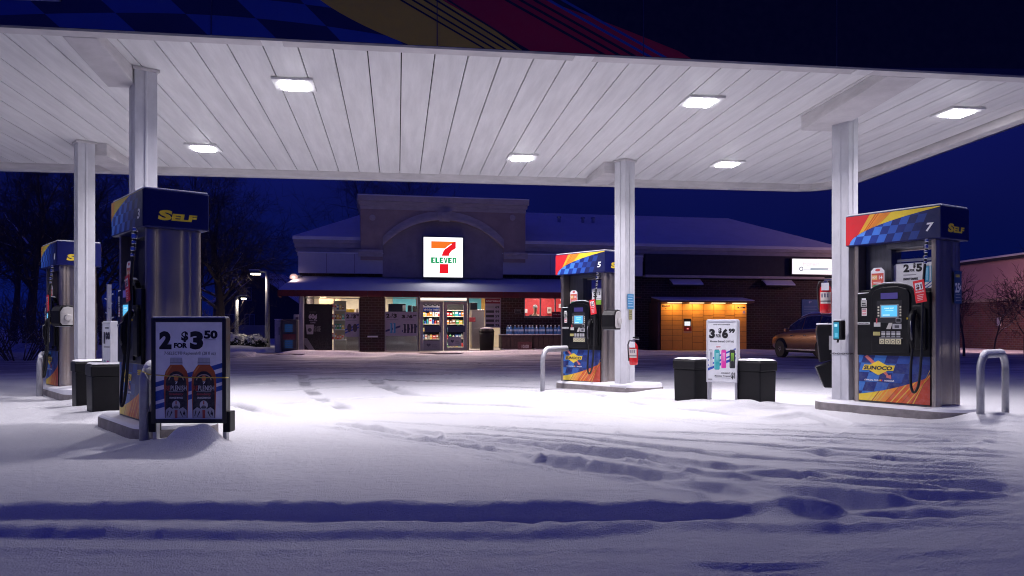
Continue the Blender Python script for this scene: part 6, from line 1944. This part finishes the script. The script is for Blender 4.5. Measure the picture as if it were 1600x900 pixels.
BC = [(0, 1), (1, 2), (2, 3), (2, 4), (4, 5), (5, 6), (2, 7), (7, 8), (8, 9), (0, 10), (10, 11), (11, 12), (0, 13), (13, 14), (14, 15)]
skin_body('uniform', r, JC, BC, M_CLOTH)
m = MB(); m.lathe([(.098, 1.745), (.102, 1.80), (.088, 1.86), (.05, 1.895), (0, 1.90)], mat('grey_cap', (.30, .30, .30), rough=.8), (0, -.035, 0), 16); m.box(-.07, .07, -.22, -.12, 1.745, 1.757, mat('grey_cap', (.3, .3, .3))); m.build('cap', r, smooth=False)
m = MB()
for s in (-1, 1): m.lathe([(.010, 0), (.012, .006), (0, .012)], BLACK, (s * .034, -.148, 1.715), 8)
m.lathe([(.012, 0), (.016, .01), (.004, .04)], M_SKIN, (0, -.148, 1.665), 8); m.box(-.025, .025, -.142, -.132, 1.635, 1.642, ink(.3, .1, .09)); m.build('face_features', r)
# a low counter in front of the clerk
boxes('sales_counter', 850, .75, 'dark counter below the red lit window inside the shop', 'counter', [('top', 819, 893, 493.5, 495, .55, M_DKSTEEL), ('front', 819, 893, 495.2, 548, .45, mat('counter_front', (.12, .12, .14)))])

# ================================================================== parked car
cf = at(1224, 0, d=26.6); cr = at(1288, 0, d=24.5)
hd = Vector((cf.x - cr.x, cf.y - cr.y, 0)); wb = hd.length
ang = math.atan2(hd.y, hd.x)
# the two near wheels stand on the car's left side
lft = Vector((-hd.y, hd.x, 0)).normalized()
K = wb / 2.65
mid = (cf + cr) / 2
ctr = Vector((mid.x, mid.y, 0)) - lft * (.80 * K)
car = empty('parked_car', ctr, ang, 'bronze crossover car with snow dusted roof parked by the brick wall, partly behind a column', 'car')
car.scale = (K, K, K)
M_BODY = mat('bronze_car_paint', (.46, .22, .09), rough=.32, metal=.45, var=.06, coat=.6)
M_CGLASS = mat('car_glass', (.05, .05, .075), rough=.12, var=.3, vscale=3, coat=.5)
def loft(st_, m, mb_):
    n = len(st_[0]); vs_ = sum([list(s) for s in st_], [])
    fs_ = [(i * n + k, i * n + k + 1, (i + 1) * n + k + 1, (i + 1) * n + k) for i in range(len(st_) - 1) for k in range(n - 1)]
    fs_ += [tuple(range(n - 1, -1, -1)), tuple((len(st_) - 1) * n + k for k in range(n))]
    mb_.add(vs_, fs_, m)
def ring(x, w_, zb, zm, zt_, top=.80):
    h = [(w_ * .86, zb), (w_ * .97, zb + .10), (w_, (zb + zm) / 2 + .08), (w_ * .985, zm), (w_ * .95, zt_ - .06), (w_ * top, zt_), (0, zt_ + .02)]
    pts = h + [(-a, b) for a, b in reversed(h[:-1])]
    return [(x, a, b) for a, b in pts]
m = MB()
S = [(-2.20, .70, .50, .74, .92), (-2.12, .82, .34, .80, 1.04), (-1.85, .90, .26, .84, 1.10), (-1.2, .92, .24, .84, 1.10), (-.4, .92, .24, .82, 1.08), (.5, .92, .24, .80, 1.05), (.95, .92, .24, .80, 1.04), (1.35, .91, .26, .80, 1.00), (1.85, .88, .28, .78, .92), (2.15, .78, .34, .72, .82), (2.27, .62, .46, .66, .72)]
loft([ring(x, a, b, c, d) for x, a, b, c, d in S], M_BODY, m)
body = m.build('body', car, bevel=.02, smooth=True)
m = MB()
C_ = [(-2.16, .74, 1.09, 1.30), (-2.06, .76, 1.10, 1.56), (-1.75, .76, 1.10, 1.70), (-.9, .77, 1.09, 1.77), (-.1, .77, 1.07, 1.76), (.45, .76, 1.05, 1.64), (.85, .75, 1.04, 1.36), (1.18, .74, 1.03, 1.08)]
def cring(x, w_, z0, z1):
    t = max(.0, min(1, (z1 - z0) / .6)); wt = w_ * (1 - .20 * t) + .09 * (1 - t)
    h = [(w_ + .10, z0 - .04), (w_ + .07, z0 + .02), (wt, z1 - .06 * t), (wt - .10, z1), (0, z1 + .02)]
    pts = h + [(-a, b) for a, b in reversed(h[:-1])]
    return [(x, a, b) for a, b in pts]
loft([cring(*c) for c in C_], M_BODY, m)
m.build('cabin', car, smooth=True, bevel=.01)
for s in (1, -1):
    for a, b, nm in ((-1.82, -1.02, 'rear'), (-.95, -.02, 'mid'), (.05, .92, 'front')):
        m = MB()
        def edge(x, top):
            for c0, c1 in zip(C_[:-1], C_[1:]):
                if c0[0] <= x <= c1[0]:
                    f = (x - c0[0]) / (c1[0] - c0[0]); w_, z0, z1 = [c0[i] + (c1[i] - c0[i]) * f for i in (1, 2, 3)]
                    t = max(.0, min(1, (z1 - z0) / .6)); wt = w_ * (1 - .20 * t) + .09 * (1 - t)
                    p0 = Vector((x, (w_ + .07), z0 + .02)); p1 = Vector((x, wt, z1 - .06 * t))
                    q = p0.lerp(p1, .90 if top else .06); q.y += .012
                    return (q.x, s * q.y, q.z)
        n = 8; xs2 = [a + (b - a) * k / n for k in range(n + 1)]
        m.poly([edge(x, False) for x in xs2] + [edge(x, True) for x in reversed(xs2)], M_CGLASS)
        m.build('side_window', car)
        m = MB(); m.tube([edge(x, True) for x in xs2], .014, M_CHROME, 5); m.tube([edge(x, False) for x in xs2], .014, M_CHROME, 5); m.build('window_trim', car)
    m = MB(); m.box(.62, .80, s * .98 if s > 0 else -1.14, 1.14 if s > 0 else -.98, 1.03, 1.16, M_BODY); m.build('mirror', car, bevel=.03)
    for x in (-.30, .55):
        m = MB(); m.box(x - .10, x + .08, s * .925 if s > 0 else -.95, .95 if s > 0 else -.925, .86, .89, M_CHROME); m.build('door_handle', car)
    m = MB(); m.box(-1.0, 1.0, min(s * .91, s * .935), max(s * .91, s * .935), .30, .36, M_CHROME); m.box(-1.1, 1.05, min(s * .88, s * .925), max(s * .88, s * .925), .22, .31, M_BLKPLAST); m.build('sill_trim', car)
    m = MB(); m.shape(Frame((0, 0, 0), (1, 0, 0), (0, 1, 0)), [(2.0, s * .83)] * 1 + [(2.16, s * .76), (2.24, s * .55), (2.1, s * .62)], .80, ink(.5, .5, .5)); m.build('headlight', car)
    for x in (-1.325, 1.325):
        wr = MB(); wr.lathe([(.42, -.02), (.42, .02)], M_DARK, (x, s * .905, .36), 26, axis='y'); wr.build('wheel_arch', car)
        t = MB(); t.lathe([(.24, -.11), (.33, -.11), (.36, -.07), (.36, .07), (.33, .11), (.24, .11)], M_RUBBER, (x, s * .86, .34), 30, axis='y'); tw = t.build('wheel', car)
        t = MB(); t.lathe([(.245, .0), (.25, .10), (.235, .10), (.225, .02)], M_ALU, (x, s * .86, .34), 30, axis='y') if s > 0 else t.lathe([(.245, .0), (.25, -.10), (.235, -.10), (.225, -.02)], M_ALU, (x, s * .86, .34), 30, axis='y')
        for k in range(10):
            an = k * math.pi / 5 + .2 * (k % 2)
            p0 = Vector((x + .04 * math.cos(an), s * .955, .34 + .04 * math.sin(an))); p1 = Vector((x + .235 * math.cos(an), s * .95, .34 + .235 * math.sin(an)))
            t.tube([p0, p1], [.022, .015], M_ALU, 5)
        t.lathe([(.05, .09), (.045, .105), (0, .11)] if s > 0 else [(.05, -.09), (.045, -.105), (0, -.11)], M_ALU, (x, s * .86, .34), 12, axis='y')
        t.build('rim', tw)
m = MB(); m.poly([(1.17, -.72, 1.085), (1.17, .72, 1.085), (.50, .60, 1.56), (.50, -.60, 1.56)], M_CGLASS); m.v = [(a + .03, b, c + .02) for a, b, c in m.v]; m.build('windscreen', car)
m = MB(); m.poly([(-2.13, -.62, 1.12), (-2.13, .62, 1.12), (-2.02, .56, 1.42), (-2.02, -.56, 1.42)], M_CGLASS); m.v = [(a - .012, b, c) for a, b, c in m.v]; m.build('rear_window', car)
m = MB()
for s in (-1, 1): m.box(-2.20, -2.05, s * .60 if s > 0 else -.82, .82 if s > 0 else -.60, .88, 1.02, ink(.35, .02, .02))
m.build('tail_light', car)
m = MB()
sn = []
for c in C_[2:6]:
    w_, z0, z1 = c[1:]; t = max(.0, min(1, (z1 - z0) / .6)); wt = w_ * (1 - .20 * t) + .09 * (1 - t)
    sn.append([(c[0], wt - .04, z1 - .03), (c[0], wt - .12, z1 + .03), (c[0], 0, z1 + .055), (c[0], -(wt - .12), z1 + .03), (c[0], -(wt - .04), z1 - .03)])
loft(sn, M_SNOW, m); m.build('roof_snow', car, smooth=True)

# ================================================================== neighbouring building on the right
bl = at(1480, 0, d=40.0); br_ = at(1700, 0, d=31.0)
e = Vector((br_.x - bl.x, br_.y - bl.y, 0)); L = e.length; a = math.atan2(e.y, e.x)
nb = empty('neighbour_building', (bl.x, bl.y, 0), a, 'brick and pale pink building with snow edged flat roof at the right edge', 'building')
top = HC + (HY - 416) / FPX * 39.4; zb = HC + (HY - 470) / FPX * 38.5
M_PINK = mat('pink_stucco', (.62, .36, .38), rough=.9, var=.08, vscale=1.2)
m = MB(); m.box(-1.5, L, 0, 9, -.2, zb, M_REDBRICK); m.build('brick_wall', nb)
m = MB(); m.box(-1.5, L, .03, 9, zb + .001, top, M_PINK); m.build('upper_wall', nb)
m = MB(); m.box(-1.5, L, -.03, .029, zb - .10, zb + .04, mat('pale_sill', (.55, .42, .32))); m.build('string_course', nb)
m = MB(); m.box(-1.6, L, -.12, 9.1, top + .001, top + .12, M_DKBAND); rf = m.build('roof', nb)
m = MB(); m.box(-1.6, L, -.14, 9.1, top + .121, top + .21, M_ROOFSNOW); m.build('snow_cover', rf, bevel=.02)
bx = 3.9
m = MB(); m.box(bx - .12, bx + .12, -.05, -.001, 1.05, 1.45, M_BAND); m.build('meter_box', nb, bevel=.01)
for zz in (zb + .85,):
    m = MB(); m.box(-1.5, L, .018, .029, zz, zz + .02, mat('pale_sill', (.55, .42, .32))); m.build('joint_line', nb)

fl = at(1690, 0, d=29)
r = empty('flood_lamp', (fl.x, fl.y, 0), 0, 'yard lamp on a post past the right edge lighting the pink wall', 'street lamp')
m = MB(); m.tube([(0, 0, -.2), (0, 0, 4.6)], [.10, .07], M_STEELPOST, 8); m.build('pole', r)
m = MB(); m.box(-.35, .35, -.2, .2, 4.6, 4.75, M_DKSTEEL); m.build('lamp_head', r)
m = MB(); m.box(-.3, .3, -.15, .15, 4.57, 4.599, glow(1, .62, .52, 6)); m.build('lens', r)
area('flood_lamp_light', (0, .1, 4.55), .5, 340, (1.0, .58, .58), parent=r, rot=(R(62), 0, R(14)), spread=R(110))

# ================================================================== left background
def street_lamp(px, base_d, ytop, arm, label, e=6):
    p = at(px, 0, d=base_d); h = HC + (HY - ytop) / FPX * base_d
    r = empty('street_lamp', (p.x, p.y, 0), -TH, label, 'street lamp', 'lit street lamps on the left')
    m = MB(); m.tube([(0, 0, -.2), (0, 0, h * .5), (0, 0, h)], [.12, .10, .085], M_STEELPOST, 8); m.build('pole', r, smooth=True)
    m = MB(); m.box(-.22, .22, -.22, .22, -.1, .12, M_CONC); m.build('base', r, bevel=.02)
    m = MB(); s = 1 if arm > 0 else -1
    m.tube([(0, 0, h - .02), (arm * .35, 0, h + .02), (arm * .5, 0, h - .03)], [.05, .05, .06], M_STEELPOST, 8); m.build('arm', r)
    m = MB(); x0, x1 = sorted((arm * .40, arm)); m.box(x0, x1, -.17, .17, h - .09, h + .03, M_DKSTEEL); hd_ = m.build('lamp_head', r, bevel=.02)
    m = MB(); m.box(x0 + .08, x1 - .04, -.14, .14, h - .15, h - .091, glow(1.0, .88, .66, 7)); m.build('lens', hd_)
    m = MB(); m.box(x0, x1, -.16, .16, h + .031, h + .075, M_SNOW); m.build('snow_cover', hd_, bevel=.015)
    area('street_lamp_light', ((x0 + x1) / 2, 0, h - .17), .5, e, (1.0, .84, .66), parent=r)
    return r
street_lamp(418, 34.0, 424, -.75, 'tall grey street lamp with a lit flat head left of the shop', 40)
street_lamp(369.5, 41.0, 463, .5, 'shorter street lamp with a lit round head behind the snowy shrubs', 40)

hp = at(400, 0, d=75)
hs = empty('house', (hp.x, hp.y, 0), R(-14), 'dark gabled house with snowy roof beyond the street lamps', 'house')
m = MB(); m.box(-4.2, 4.2, 0, 7, -.3, 3.3, mat('house_siding', (.06, .06, .08), rough=.9)); m.box(4.2, 9, 1, 7, -.3, 2.9, mat('house_siding', (.06, .06, .08))); m.build('wall', hs)
fr = Frame((0, 0, 0), (1, 0, 0), (0, 0, 1), (0, -1, 0))
m = MB(); m.prism([(-4.7, 3.25), (0, 6.4), (4.7, 3.25), (4.5, 3.1), (0, 6.15), (-4.5, 3.1)][::-1], fr, -7.2, .35, M_ROOFSNOW); m.prism([(-4.2, 3.29), (4.2, 3.29), (0, 6.1)], fr, -7, -.01, mat('house_siding', (.06, .06, .08)))
m.prism([(4.3, 4.7), (9.4, 4.7), (9.6, 2.85), (4.3, 2.85)], Frame((0, 0, 0), (1, 0, 0), (0, -.4, 1), (0, -1, .2)), -2.2, -2.0, M_ROOFSNOW); m.build('roof', hs)
for x, z in ((-2.6, 1.0), (-.6, 1.0), (-.9, 3.5)):
    m = MB(); m.box(x - .5, x + .5, -.05, .02, z, z + 1.3, ink(.16, .17, .24)); w_ = m.build('window', hs)
    m = MB(); m.box(x - .42, x + .42, -.06, -.051, z + .08, z + 1.22, M_CGLASS); m.box(x - .03, x + .03, -.07, -.061, z + .08, z + 1.22, ink(.16, .17, .24)); m.build('pane', w_)
# long low wall behind the lamps
p0, p1 = at(372, 0, d=52), at(415, 0, d=50)
m = MB(); e = (p1 - p0); a = math.atan2(e.y, e.x)
m.box(0, Vector((e.x, e.y)).length, 0, .3, -.2, 1.15, mat('pale_fence', (.30, .30, .34), rough=.9)); o = m.build('garden_wall'); o.location = (p0.x, p0.y, 0); o.rotation_euler = (0, 0, a); tag(o, 'low pale wall behind the snowy shrubs', 'wall')

# ------------------------------------------------------------------ vegetation
def bark_mat(name, c, snow=.5):
    m = bpy.data.materials.new(name); m.use_nodes = True
    t = m.node_tree; b = t.nodes['Principled BSDF']; b.inputs['Roughness'].default_value = .9
    g = t.nodes.new('ShaderNodeNewGeometry'); sx = t.nodes.new('ShaderNodeSeparateXYZ'); t.links.new(g.outputs['Normal'], sx.inputs[0])
    tc = t.nodes.new('ShaderNodeTexCoord'); n = t.nodes.new('ShaderNodeTexNoise'); n.inputs['Scale'].default_value = 1.3; n.inputs['Detail'].default_value = 4
    t.links.new(tc.outputs['Object'], n.inputs['Vector'])
    mu = t.nodes.new('ShaderNodeMath'); mu.operation = 'MULTIPLY'; t.links.new(sx.outputs[2], mu.inputs[0]); t.links.new(n.outputs['Fac'], mu.inputs[1])
    rp = t.nodes.new('ShaderNodeValToRGB'); rp.color_ramp.elements[0].position = .62 - .4 * snow; rp.color_ramp.elements[1].position = .72 - .4 * snow
    rp.color_ramp.elements[0].color = (*c, 1); rp.color_ramp.elements[1].color = (.75, .75, .8, 1)
    t.links.new(mu.outputs[0], rp.inputs[0]); t.links.new(rp.outputs[0], b.inputs['Base Color'])
    return m
M_BARK = bark_mat('dark_bark_with_snow', (.10, .075, .07), .85)
M_BARK2 = bark_mat('dark_twigs', (.075, .055, .055), .62)

def grow(rng, height, levels, spread, r0, nchild, droop=.0, lean=(0, 0)):
    """returns (trunk MB, crown MB)"""
    tr, cr_ = MB(), MB()
    def branch(p, d, L, r, lev):
        n = 5 if lev < 2 else (4 if lev == 2 else 3)
        pts = [p.copy()]; dirs = [d.copy()]
        q = p.copy(); dd = d.copy()
        for k in range(n):
            dd = (dd + Vector((rng.uniform(-1, 1), rng.uniform(-1, 1), rng.uniform(-.6, .9) - droop * lev * .25)) * (.10 if lev == 0 else .24)).normalized()
            q = q + dd * (L / n); pts.append(q.copy()); dirs.append(dd.copy())
        rad = [r * (1 - .72 * k / n) for k in range(n + 1)]
        (tr if lev == 0 else cr_).tube(pts, rad, M_BARK if lev < 3 else M_BARK2, 7 if lev == 0 else (5 if lev < 2 else 3), caps=False)
        if lev >= levels: return
        nc = nchild[lev]
        for c in range(nc):
            f = rng.uniform(.30 if lev == 0 else .15, 1.0) if c else 1.0
            i = min(n - 1, int(f * n)); fr_ = f * n - i
            bp = pts[i].lerp(pts[i + 1], fr_)
            bd = dirs[i]
            perp = bd.cross(Vector((rng.uniform(-1, 1), rng.uniform(-1, 1), rng.uniform(-1, 1)))).normalized()
            an = R(rng.uniform(28, 62)) * spread if c else R(rng.uniform(5, 20))
            nd = (bd * math.cos(an) + perp * math.sin(an)).normalized()
            branch(bp, nd, L * rng.uniform(.45, .72) * (1 if lev else .95 - .35 * (f - .3)), max(.007, rad[i] * rng.uniform(.42, .60)), lev + 1)
    branch(Vector((0, 0, -.2)), Vector((lean[0], lean[1], 1)).normalized(), height * .55, r0, 0)
    return tr, cr_
def tree(name, px, d, seed, height, levels, label, group, r0=.22, spread=1.0, nchild=(9, 6, 5, 5), droop=.2, proto=None, rz=0, scale=1, z=0):
    p = at(px, 0, d=d)
    if proto:
        r = copy_tree(proto); r.location = (p.x, p.y, z); r.rotation_euler = (0, 0, rz); r.scale = (scale,) * 3
        tag(r, label, 'tree', group); return r
    r = empty(name, (p.x, p.y, z), rz, label, 'tree', group); r.scale = (scale,) * 3
    t, c = grow(random.Random(seed), height, levels, spread, r0, nchild, droop)
    t.build('trunk', r, smooth=True); c.build('crown', r)
    return r
G1 = 'bare snowy trees behind the left pumps'
T1 = tree('bare_tree', 250, 34, 1, 11.5, 4, 'big bare tree right of pump 3, its twigs against the blue sky', G1, nchild=(11, 7, 7, 7), droop=.35)
T2 = tree('bare_tree', 40, 30, 2, 11, 4, 'big bare tree at the far left edge behind pump 1', G1, nchild=(11, 7, 7, 7), droop=.5)
T3 = tree('bare_tree', 345, 44, 3, 12, 4, 'bare tree with wide crown above the street lamps', G1, nchild=(10, 7, 6, 5), droop=.3)
tree('', 165, 37, 0, 0, 0, 'bare tree between pump 1 and pump 3', G1, proto=T2, rz=2.1, scale=1.05)
tree('', 110, 43, 0, 0, 0, 'bare tree behind the left rear column', G1, proto=T1, rz=1.3, scale=1.1)
tree('', -50, 38, 0, 0, 0, 'bare tree reaching in over the left edge', G1, proto=T3, rz=.7, scale=.95)
tree('', 210, 52, 0, 0, 0, 'distant bare tree behind pump 3', G1, proto=T3, rz=4.0, scale=1.15)
tree('', 20, 50, 0, 0, 0, 'distant bare tree at the left edge', G1, proto=T1, rz=3.3, scale=1.15)
tree('', 300, 60, 0, 0, 0, 'distant bare tree between pump 3 and the lamps', G1, proto=T2, rz=5.0, scale=1.2)
tree('', 352, 38, 0, 0, 0, 'bare tree right of pump 3, beside the biggest tree', G1, proto=T2, rz=3.0, scale=.92)
G2 = 'trees behind the shop roof'
tree('', 598, 62, 0, 0, 0, 'dim tree top rising above the parapet, left', G2, proto=T3, rz=1.0, scale=1.42)
tree('', 662, 66, 0, 0, 0, 'dim tree top rising above the parapet, right', G2, proto=T1, rz=2.2, scale=1.5)
tree('', 462, 80, 0, 0, 0, 'far dim tree left of the shop', G2, proto=T2, rz=2.2, scale=.62)
tree('', 432, 85, 0, 0, 0, 'far dim tree behind the left street lamp', G2, proto=T3, rz=.2, scale=.60)
G3 = 'bare young trees in front of the right brick building'
S1 = tree('bare_young_tree', 1506, 27, 7, 3.6, 4, 'bare young tree beside pump 7 in front of the brick building', G3, r0=.05, nchild=(10, 6, 4, 3), droop=-.1, spread=.9)
tree('bare_young_tree', 1604, 25, 8, 3.7, 4, 'bare young tree cut by the right edge of the picture', G3, r0=.05, nchild=(10, 6, 4, 3), droop=-.1)
tree('', 1553, 30, 0, 0, 0, 'slim bare tree in front of the pink wall', G3, proto=S1, rz=2.4, scale=.85)
tree('', 1425, 33, 0, 0, 0, 'bare young tree seen through the pump 7 window', G3, proto=S1, rz=1.1, scale=1.05)
# bare thicket under the left trees
G4 = 'bare bushes under the left trees'
def bush(px, d, seed, label, proto=None, scale=1.0):
    p = at(px, 0, d=d)
    if proto:
        c = copy_tree(proto); c.location = (p.x, p.y, .1); c.rotation_euler = (0, 0, seed); c.scale = (scale,) * 3; c['label'] = label; return c
    r = empty('bare_bush', (p.x, p.y, .1), 0, label, 'bush', G4); rng = random.Random(seed); m = MB()
    for k in range(16):
        a = rng.uniform(0, 6.28); t, c = grow(rng, 2.6, 2, 1.0, .022, (5, 4), 0, (math.cos(a) * .7, math.sin(a) * .7))
        for b in (t, c):
            for v in (b,):
                o = len(m.v); m.v += [(x + math.cos(a) * .3, y + math.sin(a) * .3, z) for x, y, z in v.v]; m.f += [tuple(i + o for i in f) for f in v.f]
                idx = [m.mi(mm) for mm in v.mats]; m.m += [idx[i] for i in v.m]
    m.build('twigs', r); r.scale = (scale,) * 3
    return r
B1 = bush(30, 24, 1, 'bare snowy bush at the far left edge')
B2 = bush(95, 27, 2, 'bare snowy bush behind pump 1', scale=1.1)
for px, d, q, lab, s in ((-20, 28, 1.2, 'bare bush cut by the left edge', 1.2), (60, 31, 2.2, 'bare bush left of pump 1, further back', 1.3), (180, 29, 3.1, 'bare bush behind the narrow sign', 1.2), (220, 33, 4.2, 'bare bush behind pump 3', 1.3), (330, 36, 5.1, 'bare bush right of the bottle sign', 1.1), (130, 34, .4, 'bare bush behind the left rear column', 1.4)):
    bush(px, d, q, lab, B1 if q < 3 else B2, s)
# rounded evergreen shrubs with snow
M_LEAF = mat('dark_evergreen', (.035, .05, .03), rough=.8, var=.3, vscale=30)
M_LSNOW = mat('snow_on_leaves', (.78, .77, .76), rough=.85, var=.05)
def shrub(px, d, rx, rz_, seed, label, zb=.12):
    p = at(px, 0, d=d); r = empty('snowy_shrub', (p.x, p.y, zb), 0, label, 'shrub', 'rounded shrubs with snow'); rng = random.Random(seed)
    m = MB()
    for k in range(1500):
        u = rng.uniform(-1, 1); a = rng.uniform(0, 6.283); q = math.sqrt(1 - u * u); rr_ = rng.uniform(.72, 1.02) * (1 + .10 * math.sin(a * 3 + seed) + .08 * math.sin(u * 7 + a))
        c = Vector((rx * q * math.cos(a) * rr_, rx * q * math.sin(a) * rr_, rz_ * (u * rr_ + .85)))
        n_ = Vector((q * math.cos(a), q * math.sin(a), u)) + Vector((rng.uniform(-.7, .7), rng.uniform(-.7, .7), rng.uniform(-.7, .7)))
        n_.normalize(); t = n_.cross(Vector((rng.uniform(-1, 1), rng.uniform(-1, 1), .3))).normalized(); b = n_.cross(t); s = rng.uniform(.030, .062)
        snow = (u + rng.uniform(-.5, .5) > .15)
        m.poly([c - t * s - b * s * .5, c + t * s - b * s * .4, c + t * s * .6 + b * s, c - t * s * .7 + b * s], M_LSNOW if snow else M_LEAF)
    m.build('foliage', r)
    m = MB(); m.tube([(0, 0, -.2), (0, 0, rz_ * .9)], [.05, .02], M_BARK2, 6); m.build('stem', r)
shrub(398, 33, .46, .30, 1, 'rounded snowy shrub nearest the tall street lamp')
shrub(376, 34.5, .36, .30, 2, 'small snowy shrub at the foot of the shorter street lamp')
shrub(360, 32.5, .42, .34, 3, 'rounded snowy shrub left of the shorter street lamp')
shrub(346, 34, .40, .28, 4, 'rounded snowy shrub beside the bottle sign edge')
